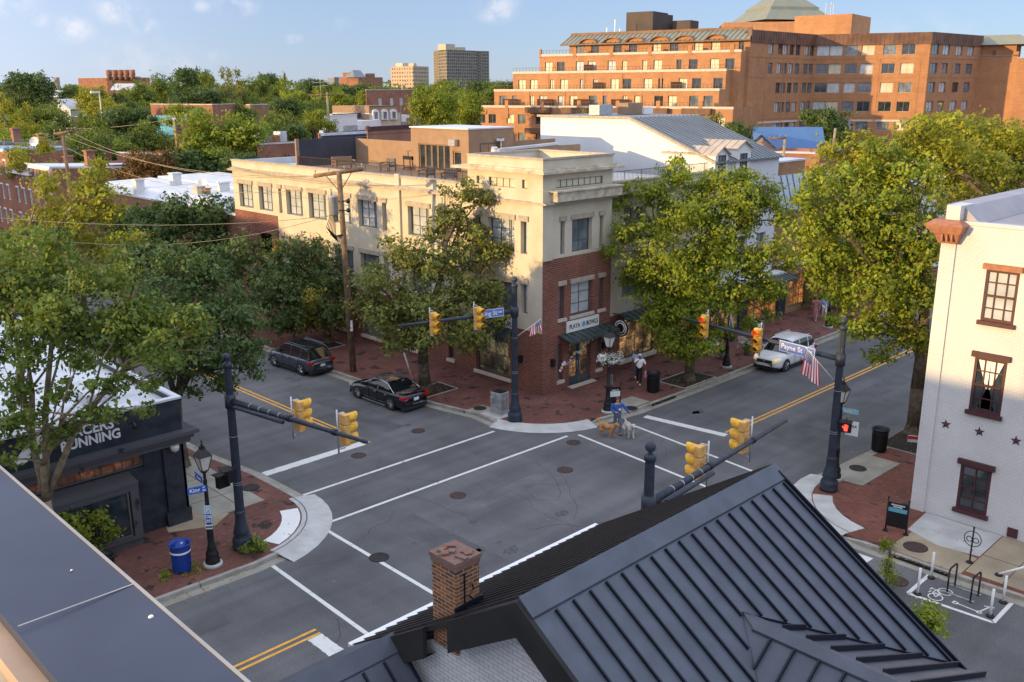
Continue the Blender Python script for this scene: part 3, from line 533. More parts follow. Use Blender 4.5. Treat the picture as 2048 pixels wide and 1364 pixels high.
for o in ((6.9, 10.2, .6, 3.0), (12, 15, .6, 3.0)): window(cb, FY(34.27, 33.12), o, .15, 4, 2, pm='shop_warm', ft=.06, name='shop_window'); MB().fbox(FY(34.27, 33.12), o[0]-.1, o[1]+.1, .4, .6, .002, .2).build('sill', 'sill', cb)
# doors
for s_ in (0, 1):
    a = 36.44+kb+s_*.89; d = MB(); o = (a, a+.87, .16, 2.72)
    for q in ((a, a+.12, .16, 2.72), (a+.75, a+.87, .16, 2.72), (a+.12, a+.75, .16, .62), (a+.12, a+.75, 2.55, 2.72)): d.fbox(G3, *q, -.24, -.16)
    for z in (1.1, 1.6, 2.08): d.fbox(G3, a+.12, a+.75, z, z+.03, -.22, -.18)
    dd = d.build('door', mat('door_paint', (.045, .06, .09), .5) if s_ == 0 else M['door_paint_'] if 'door_paint_' in M else 'shop_trim', cb)
    MB().poly([fp(G3, a+.12, .62, -.2), fp(G3, a+.75, .62, -.2), fp(G3, a+.75, 2.55, -.2), fp(G3, a+.12, 2.55, -.2)]).build('pane', 'shop_warm', dd)
    MB().tube(fp(G3, a+(.78 if s_ == 0 else .09), 1.0, -.12), fp(G3, a+(.78 if s_ == 0 else .09), 1.5, -.12), .018).build('handle', 'silver', dd)
MB().fbox(G3, 36.3+kb, 38.35+kb, 0.1, .2, .0, .35).build('doorstep', 'sill', cb)
# pilasters, bands, cornices
pl = MB()
for a in (11.7,): pl.fbox(F, a, a+.42, 3.6, 11.2, .01, .14)
pl.build('pilaster', 'cream', cb)
MB().box(34.16, 34.92, 32.66, 33.42, 7.42, 11.02).build('pilaster', 'cream', cb)
c_ = MB(); c_.fbox(F, 5.75, 32.35, 10.28, 10.42, .005, .28); c_.fbox(F, 5.75, 32.1, 10.42, 10.5, .004, .16); c_.fbox(F, -.4, 5.7, 10.33, 10.44, .005, .2)
c_.fbox(F, 5.75, 32.15, 10.98, 11.09, -.35, .07); c_.fbox(G_, -.12, 5.55, 10.33, 10.44, .13, .38); c_.fbox(G2, 5.6, 15.7, 10.33, 10.45, .003, .3); c_.fbox(G2, 5.6, 15.7, 10.98, 11.08, -.35, .1); c_.fbox(G2, 5.6, 15.7, 7.0, 7.12, .003, .12)
c_.build('cornice', 'lintel', cb)
c_ = MB(); c_.box(33.92, 40.3, 32.4, 39.5, 11.88, 12.02); c_.box(34.08, 39.95, 32.6, 38.7, 12.02, 12.12); c_.build('cornice', 'cream_dirty', cb)
c_ = MB(); c_.box(34.24, 34.5, 32.74, 38.5, 12.56, 12.66); c_.box(39.6, 39.86, 32.74, 38.5, 12.56, 12.66); c_.box(34.5, 39.6, 32.74, 33.0, 12.56, 12.66); c_.box(34.5, 39.6, 38.24, 38.5, 12.56, 12.66); c_.build('coping', 'lintel', cb)
c_ = MB(); c_.box(34.5, 34.6, 32.97, 38.29, 11, 12.56); c_.box(39.66, 39.8, 32.84, 38.45, 7, 12.56); c_.box(34.46, 39.66, 32.84, 32.96, 12.1, 12.56); c_.box(34.46, 39.66, 38.3, 38.45, 11, 12.56); c_.build('tower_wall', 'cream', cb)
c_ = MB(); c_.box(34.45, 39.7, 32.9, 38.4, 12.1, 12.16); c_.build('tower_roof', 'roof_light', cb)
c_ = MB(); c_.box(34.75, 39.9, 32.2, 32.5, 10.47, 10.95); c_.box(34.6, 39.95, 32.1, 32.72, 10.95, 11.03); c_.box(34.75, 39.9, 32.5, 32.68, 10.47, 10.9); c_.build('ledge_parapet', 'cream_dirty', cb)
c_ = MB(); c_.poly([(34.35, 33.2, 10.55), (50, 33.2, 10.55), (50, 64.85, 10.55), (34.35, 64.85, 10.55)]); c_.box(34.33, 34.6, 38.5, 64.85, 10.56, 10.98); c_.box(34.33, 50, 64.6, 64.9, 7, 11.0); c_.box(49.7, 50, 49, 64.6, 3, 11.0); c_.build('roof', 'roof_light', cb)
MB().poly([(35.3, 38.6, 10.575), (42, 38.6, 10.575), (42, 60.2, 10.575), (35.3, 60.2, 10.575)]).build('roof_deck', 'brown_wall', cb)
# awnings and signs
def awning(p, a0, a1, z, F_, dep=.95):
    t = MB(); t.hexa([fp(F_, a0, z+.12, .02), fp(F_, a1, z+.12, .02), fp(F_, a1, z-.12, dep), fp(F_, a0, z-.12, dep), fp(F_, a0, z+.16, .02), fp(F_, a1, z+.16, .02), fp(F_, a1, z-.08, dep), fp(F_, a0, z-.08, dep)])
    n = int((a1-a0)/.45)
    for i in range(n+1):
        a = a0+(a1-a0)*i/n; t.hexa([fp(F_, a-.015, z+.16, .02), fp(F_, a+.015, z+.16, .02), fp(F_, a+.015, z-.08, dep), fp(F_, a-.015, z-.08, dep), fp(F_, a-.015, z+.2, .02), fp(F_, a+.015, z+.2, .02), fp(F_, a+.015, z-.04, dep), fp(F_, a-.015, z-.04, dep)])
    t.fbox(F_, a0, a1, z-.2, z-.12, dep-.05, dep); return t.build('awning', 'roof_teal', p)
M['roof_teal'] = mat('roof_teal', (.06, .085, .085), .45, .2, 2, metal=.3)
awning(cb, 35.5+kb, 39.6+kb, 3.1, G3); awning(cb, 1.9, 5.6, 3.35, FX(34.27, 32.8), .8); awning(cb, 6.6, 10.6, 3.3, FY(34.27, 33.12), .8)
s1 = MB().fbox(G3, 36.1+kb, 38.75+kb, 3.28, 3.9, .02, .1).build('shop_sign', 'white', cb)
q = fp(G3, 37.42+kb, 3.59, .105)
text('PLAYA', .36, 'lettering', 'black_letters', s1, facemat(fp(G3, 36.72+kb, 3.57, .105), (1, 0, 0), (0, -1, 0)), .004, sx=.82, off=.006)
text('BOWLS', .36, 'lettering', 'black_letters', s1, facemat(fp(G3, 38.16+kb, 3.57, .105), (1, 0, 0), (0, -1, 0)), .004, sx=.8, off=.006)
MB().lathe(fp(G3, 37.45+kb, 3.59, .1), [(.17, 0), (.17, .012)], 20, ax=Matrix.Rotation(math.pi/2, 3, 'X')).build('emblem', 'sign_sky', s1)
text('2', .26, 'emblem_mark', 'black_letters', s1, facemat(fp(G3, 37.45+kb, 3.59, .118), (1, 0, 0), (0, -1, 0)), .003)
Fs = FX(34.27, 32.8); s2 = MB().fbox(Fs, 1.95, 4.6, 3.42, 4.0, .05, .13).build('shop_sign', 'white', cb)
for tx, a in (('BOWLS', 2.52), ('PLAYA', 4.0)): text(tx, .36, 'lettering', 'black_letters', s2, facemat(fp(Fs, a, 3.7, .135), (0, -1, 0), (-1, 0, 0)), .004, sx=.9, off=.006)
MB().lathe(fp(Fs, 3.27, 3.7, .13), [(.17, 0), (.17, .012)], 20, ax=Matrix.Rotation(-math.pi/2, 3, 'Y')).build('emblem', 'sign_sky', s2)
rs = MB(); rs.tube((40.1, 32.8, 3.7), (40.1, 31.7, 3.7), .03); rs.box(40.08, 40.12, 31.9, 32.7, 3.6, 3.64); rs.lathe((40.14, 32.2, 2.95), [(.52, 0), (.52, .05)], 24, ax=Matrix.Rotation(-math.pi/2, 3, 'Y')); rb = rs.build('hanging_sign', 'black', cb)
r2 = MB()
for rr in (.44, .3): r2.lathe((40.085, 32.2, 2.95), [(rr, 0), (rr-.05, .012)], 24, cap=False, ax=Matrix.Rotation(-math.pi/2, 3, 'Y'))
r2.build('sign_rings', 'white', rb)
for i, ch in enumerate('PLAYA BOWLS'):
    an = math.radians(205-i*23); text(ch, .17, 'lettering', 'white_letters', rb, facemat((40.07, 32.2-.37*math.cos(an), 2.95+.37*math.sin(an)), (0, -math.sin(an), -math.cos(an)), (-1, 0, 0)), .003)
for q in (fp(G3, .75, 1.85, 0), fp(G3, 4.95, 2.0, 0)): MB().box(q[0]-.1, q[0]+.1, q[1]-.2, q[1]-.01, q[2]-.2, q[2]+.2).build('wall_lamp', 'black', cb)
q = fp(Fs, 1.5, 1.9, 0); MB().box(q[0]-.2, q[0]-.01, q[1]-.1, q[1]+.1, 1.7, 2.1).build('wall_lamp', 'black', cb)
# garland round the door
gl = MB(); bl = []
for i in range(60):
    t = i/59; a = 35.6+kb+t*2.75; z = 1.35+1.35*t+.12*math.sin(t*18) if t < .75 else 2.45+.9*(t-.75); gl.m = random.choice((0, 0, 1, 2, 3)); p = fp(G3, a, z+random.uniform(-.08, .08), .03+random.uniform(0, .12)); gl.ball(p, random.uniform(.04, .085), 7)
gl.m = 3; gl.ball(fp(G3, 38.25+kb, 2.85, .2), .15, 10)
tag(gl.build('balloon_garland', ['white', 'sign_sky', 'pink', mat('balloon_yellow', (.6, .58, .25), .4)]), 'garland of small pastel balloons round the glass double door', 'garland')
# roof-top rooms on the deck
ph = thing('rooftop_room', 'brown rooftop room with tall dark windows on the deck of the cream building', 'rooftop room', (41.2, 48, 10.55))
FP = FX(41.2, 46.1); m_ = MB(); facade(m_, FP, 0, 6.0, 10.56, 13.5, [(1.9, 5.2, 10.7, 12.45), (.75, 1.6, 10.6, 12.1)], .12); m_.box(41.21, 45.2, 46.1, 46.2, 10.56, 13.5); m_.box(41.21, 45.2, 52.0, 52.1, 10.56, 13.5); m_.box(45.2, 45.3, 46.1, 52.1, 10.56, 13.5); m_.box(45.3, 50, 46.6, 46.7, 10.56, 12.6); m_.box(45.3, 50, 44.2, 44.3, 10.56, 12.3); m_.build('wall', 'brown_wall', ph)
MB().box(41.1, 45.35, 46.05, 52.15, 13.5, 13.58).build('roof', 'roof_white', ph)
for i in range(5): window(ph, FP, (1.93+i*.655, 1.93+i*.655+.62, 10.72, 12.43), .1, 1, 1, ft=.05, pm='glass', fm='brown_wall')
window(ph, FP, (.76, 1.59, 10.62, 12.08), .1, 1, 1, ft=.09, pm='glass', fm='brown_wall', name='door'); window(ph, FY(41.2, 46.09), (1, 2.5, 11.4, 12.6), .0, 2, 1, ft=.06, pm='glass_mid')
MB().box(40.85, 41.18, 47.1, 47.75, 12.45, 12.85).build('heater', 'silver', ph)
dw = MB(); dw.box(42.3, 42.4, 52.1, 60.3, 10.58, 12.45); tag(dw.build('deck_wall', 'brown_wall'), 'tan screen wall along the back of the roof deck', 'wall')
fe = thing('privacy_fence', 'dark navy privacy fence closing the far end of the roof deck', 'fence', (39.8, 60.35, 10.58)); MB().box(37.3, 42.3, 60.3, 60.42, 10.58, 12.55).build('panel', 'dark_wall', fe); MB().box(37.05, 37.3, 60.28, 60.44, 10.56, 12.6).build('post', 'brown_wall', fe)
M['rail_dark'] = mat('rail_dark', (.05, .03, .02), .6)
def railing(name, label, P, h, z, m='black', post=1.6, n=.12):
    t = MB()
    for i in range(len(P)-1):
        a, b = Vector((*P[i], z)), Vector((*P[i+1], z)); d = (b-a).length; k_ = max(1, int(d/n))
        t.tube(a+Vector((0, 0, h)), b+Vector((0, 0, h)), .022, n=5); t.tube(a+Vector((0, 0, .08)), b+Vector((0, 0, .08)), .015, n=4)
        for j_ in range(k_+1): p = a.lerp(b, j_/k_); big = j_ % max(1, int(post/n)) == 0; t.tube(p, p+Vector((0, 0, h)), .03 if big else .014, n=4, cap=False)
    return tag(t.build(name, m), label, 'railing')
railing('deck_railing', 'thin brown metal railing along the front of the roof deck', [(37.2, 60), (35.5, 57.5), (35.5, 38.6)], 1.0, 10.56, 'rail_dark')
railing('roof_railing', 'metal railing on the flat roof between the tower and white gable', [(40.1, 33.5), (49.9, 33.5)], 1.0, 10.56, 'shop_trim')
def chairmesh(name, label, loc, rz, m='plastic', sc=1):
    t = thing(name, label, 'chair', loc, rz); a = MB(); a.box(-.25, .25, -.25, .25, .4, .46); a.build('seat', m, t)
    for o_ in [o_ for o_ in [t]]: pass
    return t
def deckset(name, label, cat, loc, rz, parts):
    t = thing(name, label, cat, loc, 0)
    for nm, m, bx in parts: 
        b = MB(); co, si = math.cos(rz), math.sin(rz)
        for x0, x1, y0, y1, z0, z1 in bx:
            b.hexa([(loc[0]+x*co-y*si, loc[1]+x*si+y*co, loc[2]+z) for z in (z0, z1) for x, y in ((x0, y0), (x1, y0), (x1, y1), (x0, y1))])
        b.build(nm, m, t)
    return t
legs = [(x, x+.04, y, y+.04, 0, .42) for x in (-.3, .26) for y in (-.3, .26)]
def sofa(loc, rz, label, m='shop_trim', w=.75): return deckset('patio_chair', label, 'chair', loc, rz, [('seat', m, [(-.32, .32, -w/2, w/2, .3, .42)]), ('backrest', m, [(.26, .34, -w/2, w/2, .42, .85)]), ('frame', m, [(-.36, -.3, s_*w/2-.03, s_*w/2+.03, 0, .6) for s_ in (-1, 1)]+[(.3, .36, s_*w/2-.03, s_*w/2+.03, 0, .85) for s_ in (-1, 1)]+[(-.36, .36, s_*w/2-.03, s_*w/2+.03, .56, .62) for s_ in (-1, 1)])])
sofa((37.2, 45.6, 10.58), 0, 'dark wicker patio chair by the deck railing in front of the tall windows'); sofa((37.0, 43.2, 10.58), .5, 'dark patio chair nearest the tower on the roof deck'); sofa((38.6, 56.6, 10.58), 1.4, 'wide pale-framed patio sofa in front of the navy fence', 'brown_wall', 1.5); sofa((39.6, 52.7, 10.58), .2, 'small black patio chair halfway along the roof deck')
deckset('deck_table', 'low round-edged table on the deck beside the tower', 'table', (37.6, 42.0, 10.58), .3, [('tabletop', 'shop_trim', [(-.45, .45, -.45, .45, .6, .65)]), ('leg', 'shop_trim', [(-.04, .04, -.04, .04, 0, .6)])])
deckset('barbecue', 'black twin-lid barbecue against the tan deck wall', 'barbecue', (41.5, 50.9+1.6, 10.58), 0, [('body', 'black', [(-.3, .3, -.6, .6, .7, .95)]), ('lid', 'brown_wall', [(-.28, .28, -.55, -.05, .95, 1.3), (-.28, .28, .05, .55, .95, 1.3)]), ('stand', 'black', [(-.28, .28, -.5, .5, .1, .14), (-.3, -.25, -.55, -.5, 0, .7), (-.3, -.25, .5, .55, 0, .7), (.25, .3, -.55, -.5, 0, .7), (.25, .3, .5, .55, 0, .7)])])
# ================= white gabled building with grey metal roof =================
wg = thing('gabled_building', 'white building with blank gable wall and grey standing seam roof', 'building', (50, 33, 0))
XG, XR, YE, ZE, YR, ZR_, YB = 52.0, 60.1, 34.45, 11.42, 41.44, 14.05, 50.0
prof = [(YE, 0), (YE, ZE), (YR, ZR_), (YB, ZR_+.03), (YB, 0)]; GF = FY(XG, YE); oG = [(1.0, 2.2, 7.5, 9.5), (3.4, 4.6, 7.5, 9.5), (5.8, 7.0, 7.5, 9.5), (1.0, 2.2, 4.2, 6.2), (3.4, 4.6, 4.2, 6.2), (5.8, 7.0, 4.2, 6.2)]
m_ = MB(); m_.poly([(XG, y, z) for y, z in prof]); m_.poly([(XR, y, z) for y, z in prof]); m_.poly([(XG, YB, 0), (XR, YB, 0), (XR, YB, ZR_), (XG, YB, ZR_)]); facade(m_, GF, 0, XR-XG, 3.2, ZE, oG, .15); m_.build('wall', mat('white_wall', (.66, .69, .73), .8, .03, .5, fine=.03, fsc=8), wg)
for o in oG: window(wg, GF, o, .15, 2, 3, fm='win_white', pm='glass_mid')
sl_ = (ZR_-ZE)/(YR-YE); rz_ = lambda y: ZE+(y-YE)*sl_
m_ = MB(); m_.hexa([(XG-.15, YE-.25, rz_(YE-.25)), (XR+.15, YE-.25, rz_(YE-.25)), (XR+.15, YR, ZR_), (XG-.15, YR, ZR_), (XG-.15, YE-.25, rz_(YE-.25)+.1), (XR+.15, YE-.25, rz_(YE-.25)+.1), (XR+.15, YR, ZR_+.1), (XG-.15, YR, ZR_+.1)]); m_.box(XG-.15, XR+.15, YR, YB+.2, ZR_, ZR_+.1)
for i in range(17): x = XG-.1+i*.5; m_.hexa([(x, YE-.25, rz_(YE-.25)+.1), (x+.04, YE-.25, rz_(YE-.25)+.1), (x+.04, YR, ZR_+.1), (x, YR, ZR_+.1), (x, YE-.25, rz_(YE-.25)+.16), (x+.04, YE-.25, rz_(YE-.25)+.16), (x+.04, YR, ZR_+.16), (x, YR, ZR_+.16)])
m_.build('roof', 'roof_grey', wg)
m_ = MB(); m_.hexa([(XG-.21, YE-.25, rz_(YE-.25)-.04), (XG-.14, YE-.25, rz_(YE-.25)-.04), (XG-.14, YR, ZR_-.04), (XG-.21, YR, ZR_-.04), (XG-.21, YE-.25, rz_(YE-.25)+.13), (XG-.14, YE-.25, rz_(YE-.25)+.13), (XG-.14, YR, ZR_+.13), (XG-.21, YR, ZR_+.13)]); m_.box(XG-.21, XG-.14, YR, YB+.2, ZR_-.02, ZR_+.13); m_.build('fascia', 'lintel', wg)
M['roof_tan'] = mat('roof_tan', (.42, .36, .30), .6, .1, 1)
for x0, x1, zp in ((51.96, 53.45, 12.3), (54.4, 56.15, 12.6)):
    d = MB(); xm = (x0+x1)/2; ze = zp-.42; d.box(x0, x1, YE-.12, 38.4, 10.2, ze); d.poly([(x0, YE-.12, ze), (x1, YE-.12, ze), (xm, YE-.12, zp)]); dm = d.build('dormer', 'white', wg); d = MB()
    for xa, xb, za, zb in ((x0-.1, xm, ze-.05, zp+.03), (xm, x1+.1, zp+.03, ze-.05)):
        d.hexa([(xa, YE-.3, za), (xb, YE-.3, zb), (xb, 38.6, zb), (xa, 38.6, za), (xa, YE-.3, za+.07), (xb, YE-.3, zb+.07), (xb, 38.6, zb+.07), (xa, 38.6, za+.07)])
        for i in range(8): y = YE-.28+i*.55; d.hexa([(xa, y, za+.07), (xb, y, zb+.07), (xb, y+.03, zb+.07), (xa, y+.03, za+.07), (xa, y, za+.11), (xb, y, zb+.11), (xb, y+.03, zb+.11), (xa, y+.03, za+.11)])
    d.build('dormer_roof', 'roof_tan', dm); window(dm, FY(x0, YE-.12), ((x1-x0)/2-.4, (x1-x0)/2+.4, 10.65, 11.85), -.04, 2, 4, fm='win_frame', pm='glass_mid')
m_ = MB(); m_.box(50, XR, 33.2, YE-.01, 3.2, 3.35); m_.build('shop_roof', 'roof_light', wg)
for i, (x, y, s__) in enumerate(((53.5, 45.5, 1.3), (56.2, 45.0, 1.5), (57.9, 44.8, .9))): MB().box(x, x+s__*1.2, y, y+1, ZR_+.13, ZR_+.13+s__*.55).build('roof_unit', ('silver', 'brown_wall', 'white')[i], wg)
# shopfronts under the gable and next to it
def shopfront(parent, F_, a0, a1, z0=.35, z1=3.0, m='shop_warm', n=4, fm='win_frame'):
    window(parent, F_, (a0, a1, z0, z1), -.12, n, 1, fm=fm, pm=m, ft=.1, name='shop_window'); MB().fbox(F_, a0-.05, a1+.05, 0, z0, .0, .2).build('base_panel', 'shop_black', parent)
m_ = MB(); facade(m_, FY(50, 33.12), 0, 10.1, 0, 3.2, [(.6, 4, .35, 2.9), (5, 9, .35, 2.9)], .2); m_.build('shop_wall', 'shop_black', wg)
for a0, a1, mm_ in ((.6, 4, 'shop_warm'), (5, 9, 'shop_orange')): window(wg, FY(50, 33.12), (a0, a1, .35, 2.9), .1, 4, 2, pm=mm_, ft=.09, name='shop_window')
awning(wg, .3, 6.2, 3.1, FY(50, 33.1), 1.0); awning(wg, 6.6, 10, 3.1, FY(50, 33.1), .9)
# brick row further along King Street
def row(name, label, x0, x1, y, dep, h, wm, rm, ops, sm='shop_orange', fm='win_white', pm='glass_mid', base='shop_black', par=.0, bm='win_brown'):
    t = thing(name, label, 'building', (x0, y, 0)); m_ = MB(); Fq = FY(x0, y); W_ = x1-x0
    sh = [(W_*.08, W_*.44, .5, 2.9), (W_*.52, W_*.92, .5, 2.9)] if sm else []
    facade(m_, Fq, 0, W_, 0, h, ops+sh, .15); m_.poly([(x0, y, 0), (x0, y+dep, 0), (x0, y+dep, h), (x0, y, h)]); m_.poly([(x1, y, 0), (x1, y+dep, 0), (x1, y+dep, h), (x1, y, h)]); m_.poly([(x0, y+dep, 0), (x1, y+dep, 0), (x1, y+dep, h), (x0, y+dep, h)]); m_.build('wall', wm, t)
    r = MB(); r.box(x0+.25, x1-.25, y+.25, y+dep-.25, h-.4, h-.3); r.build('roof', rm, t)
    c = MB(); c.box(x0-.05, x1+.05, y-.15, y+.26, h, h+.12); c.box(x0-.05, x0+.25, y+.26, y+dep, h, h+.1); c.box(x1-.25, x1+.05, y+.26, y+dep, h, h+.1); c.box(x0-.05, x1+.05, y+dep-.25, y+dep+.05, h+.001, h+.1); c.box(x0+.2, x0+.25, y+.26, y+dep-.26, h-.4, h); c.box(x1-.25, x1-.2, y+.26, y+dep-.26, h-.4, h); c.build('parapet', 'roof_light', t)
    for o in ops: window(t, Fq, o, .15, 2, 2, fm=fm, pm=pm); MB().fbox(Fq, o[0]-.1, o[1]+.1, o[3], o[3]+.2, .002, .06).build('lintel', 'sill', t)
    for o in sh: window(t, Fq, o, .1, 3, 2, fm='win_frame', pm=sm, ft=.08, name='shop_window')
    return t
w2 = lambda W, n, zs: [((i+.5)*W/n-.5, (i+.5)*W/n+.5, z, z+1.7) for i in range(n) for z in zs]
r1 = row('brick_shop', 'brick shop with orange lit window and steep pale metal mansard beside the white gable', 60.25, 67, 33.3, 12, 3.6, 'brick_tan', 'roof_light', [], 'shop_orange')
m_ = MB(); m_.box(60.25, 67, 35.4, 45, 3.3, 7.2); m_.box(60.3, 67, 36.15, 47, 7.2, 10.7); m_.build('upper_wall', 'brick_tan', r1); MB().box(60.2, 67.1, 36.1, 47.1, 10.7, 10.82).build('upper_roof', 'roof_white', r1)
m_ = MB(); m_.hexa([(60.3, 35.25, 7.2), (66.9, 35.25, 7.2), (66.9, 36.14, 7.2), (60.3, 36.14, 7.2), (60.3, 36.0, 9.75), (66.9, 36.0, 9.75), (66.9, 36.14, 9.75), (60.3, 36.14, 9.75)]); m_.m = 1
for i in range(8): x = 60.6+i*.85; m_.hexa([(x, 35.2, 7.2), (x+.05, 35.2, 7.2), (x+.05, 35.3, 7.2), (x, 35.3, 7.2), (x, 35.95, 9.75), (x+.05, 35.95, 9.75), (x+.05, 36.05, 9.75), (x, 36.05, 9.75)])
m_.box(60.25, 67, 35.1, 35.4, 7.05, 7.19); m_.build('mansard', [mat('pale_metal', (.50, .56, .60), .35, .06, 1, metal=.3), 'shop_trim'], r1)
r2 = row('brick_shop', 'brown brick shop with white flat roof behind the street trees', 67.1, 79, 33.3, 14, 8.6, 'brick_tan', 'roof_white', w2(11.9, 4, (4.1,)), 'shop_warm')
r3 = row('stucco_shop', 'white painted shop with flat roof further along the street', 79.05, 90, 33.1, 16, 7.6, 'white', 'roof_white', w2(10.9, 4, (4.2,)), 'shop_warm')
r4 = row('brick_shop', 'red brick shop with white roof beyond the big right trees', 90.05, 102, 33.1, 16, 7.0, 'brick_row', 'roof_white', w2(11.9, 4, (4.2,)), 'shop_warm')
r5 = row('brick_shop', 'farthest brick shop of the row glimpsed through the right trees', 102.05, 116, 33.1, 16, 8.0, 'brick_row', 'roof_light', w2(13.9, 5, (4.2,)), 'shop_warm')
# ================= white painted building at the right =================
wb = thing('white_building', 'white painted brick building with maroon windows and three wall stars', 'building', (34.55, 13, 0))
FW_ = FX(34.55, 13.0); ow = []
FB = (34.55, 13.0, 0, -1, -1, 0)
for a0, a1 in ((1.62, 2.72), (4.9, 6.0), (8.2, 9.3), (11.5, 12.6)):
    for z0, z1 in ((.72, 2.5), (4.62, 6.65), (8.0, 9.85)): ow.append((a0, a1, z0, z1))
m_ = MB(); facade(m_, FB, 0, 16, 0, 11.3, ow, .1); m_.poly([(34.55, 13, 0), (46, 13, 0), (46, 13, 11.9), (34.55, 13, 11.9)]); m_.poly([(46, 13, 0), (46, -3, 0), (46, -3, 11.3), (46, 13, 11.3)]); m_.poly([(34.55, -3, 0), (46, -3, 0), (46, -3, 11.3), (34.55, -3, 11.3)]); m_.build('wall', 'brick_wpaint', wb)
m_ = MB(); m_.fbox(FB, -.02, .5, 0, 10.7, .002, .07); m_.fbox(FB, .02, .5, 11.45, 11.95, -1.2, .02); m_.build('pilaster', 'brick_wpaint', wb)
MB().box(34.6, 34.9, -3, 12.5, 11.301, 11.42).build('coping', 'brick_wpaint', wb)
m_ = MB(); m_.poly([(34.7, 12.9, 11.32), (46, 12.9, 11.32), (46, -3, 11.32), (34.7, -3, 11.32)]); m_.hexa([(34.9, 11.9, 11.33), (46, 11.9, 11.33), (46, 13.1, 11.33), (34.9, 13.1, 11.33), (34.9, 12.5, 11.9), (46, 12.5, 11.9), (46, 13.1, 11.95), (34.9, 13.1, 11.95)]); m_.build('roof', mat('roof_mauve', (.34, .33, .36), .6, .12, .7), wb)
cc = MB(); cc.hexa([(34.05, 12.25, 11.0), (35.6, 12.25, 11.0), (35.6, 13.25, 11.0), (34.05, 13.25, 11.0), (33.95, 12.15, 11.28), (35.6, 12.15, 11.28), (35.6, 13.5, 11.28), (33.95, 13.5, 11.28)]); cc.hexa([(33.95, 12.15, 11.28), (35.6, 12.15, 11.28), (35.6, 13.5, 11.28), (33.95, 13.5, 11.28), (34.3, 12.4, 11.45), (35.6, 12.4, 11.45), (35.6, 13.3, 11.45), (34.3, 13.3, 11.45)])
cc.hexa([(34.3, 12.42, 10.62), (34.6, 12.42, 10.62), (34.6, 13.05, 10.62), (34.3, 13.05, 10.62), (34.1, 12.3, 11.0), (34.6, 12.3, 11.0), (34.6, 13.2, 11.0), (34.1, 13.2, 11.0)])
for i in range(3): cc.m = 0; cc.box(34.06, 34.2, 12.5+i*.17, 12.56+i*.17, 10.72, 10.98)
cc.box(34.35, 46, 13.002, 13.3, 11.0, 11.28)
for i in range(14): cc.box(34.8+i*.8, 34.95+i*.8, 13.005, 13.28, 10.55, 11.0)
cc.build('corner_bracket', 'terracotta', wb)
for i, o in enumerate(ow):
    b3 = i % 3 == 0; f = window(wb, FB, o, .02, 2 if b3 else 3, 4, fm='win_brown', pm='glass' if b3 else 'blind_' if False else ('glass_pale' if i % 3 == 2 else 'glass'), ft=.1)
    if not b3: MB().fbox(FB, o[0]+.1, o[1]-.1, (o[2]+o[3])/2-.05, (o[2]+o[3])/2+.03, -.03, .04).build('sash_rail', 'win_brown', f)
    MB().fbox(FB, o[0]-.1, o[1]+.1, o[3], o[3]+.2, .0, .14).build('lintel', 'terracotta' if i % 3 == 2 else 'win_brown', f); MB().fbox(FB, o[0]-.08, o[1]+.08, o[2]-.15, o[2], .0, .13).build('sill', 'win_brown', f)
    if i % 3 == 1:
        c = MB()
        for s_ in (0, 1):
            a_, b_2 = (o[0]+.12, (o[0]+o[1])/2) if s_ == 0 else (o[1]-.12, (o[0]+o[1])/2)
            c.poly([fp(FB, a_, o[3]-.1, -.045), fp(FB, b_2, o[3]-.1, -.045), fp(FB, (a_+b_2)/2+(.18 if s_ == 0 else -.18), 5.5, -.045), fp(FB, (a_+b_2)/2+(.14 if s_ == 0 else -.14), 5.5, -.045)])
            mid = (o[0]+o[1])/2; c.poly([fp(FB, mid-.05, 5.5, -.045), fp(FB, mid+.05, 5.5, -.045), fp(FB, mid+.28, 4.75, -.045), fp(FB, mid-.28, 4.75, -.045)])
        c.build('curtain', 'white', f)
st = []
for a, z in ((.9, 3.84), (2.1, 3.86), (3.35, 3.85)):
    s_ = MB(); P = []
    for i in range(10): r_ = .2 if i % 2 == 0 else .085; t = math.pi/2+i*math.pi/5+.1; P.append(fp(FB, a+r_*math.cos(t), z+r_*math.sin(t), .0))
    for i in range(10): s_.poly([P[i], P[(i+1) % 10], fp(FB, a, z, .07)])
    st.append(s_.build('wall_star', 'win_brown', wb))
MB().fbox(FB, 3.5, 3.85, .2, .55, .0, .04).build('vent', 'win_brown', wb)
hv = thing('rooftop_unit', 'tan louvred air handling unit on the white building roof', 'air conditioner', (37.4, 10.6, 11.33)); MB().box(36.6, 39, 7.5, 10.6, 11.4, 12.6).build('casing', mat('tan_metal', (.55, .42, .25), .5, .06), hv)
l_ = MB()
for i in range(22): l_.box(36.56, 36.6, 7.7+i*.13, 7.75+i*.13, 12.05, 12.5)
l_.build('louvre', 'lintel', hv)
vc = MB(); vc.lathe((40.5, 9.2, 11.4), [(.5, 0), (.6, .5), (.55, 1.1), (.3, 1.5), (.02, 1.6)], 16); tag(vc.build('roof_vent', 'white'), 'white domed roof vent behind the tan unit at the right edge', 'vent')
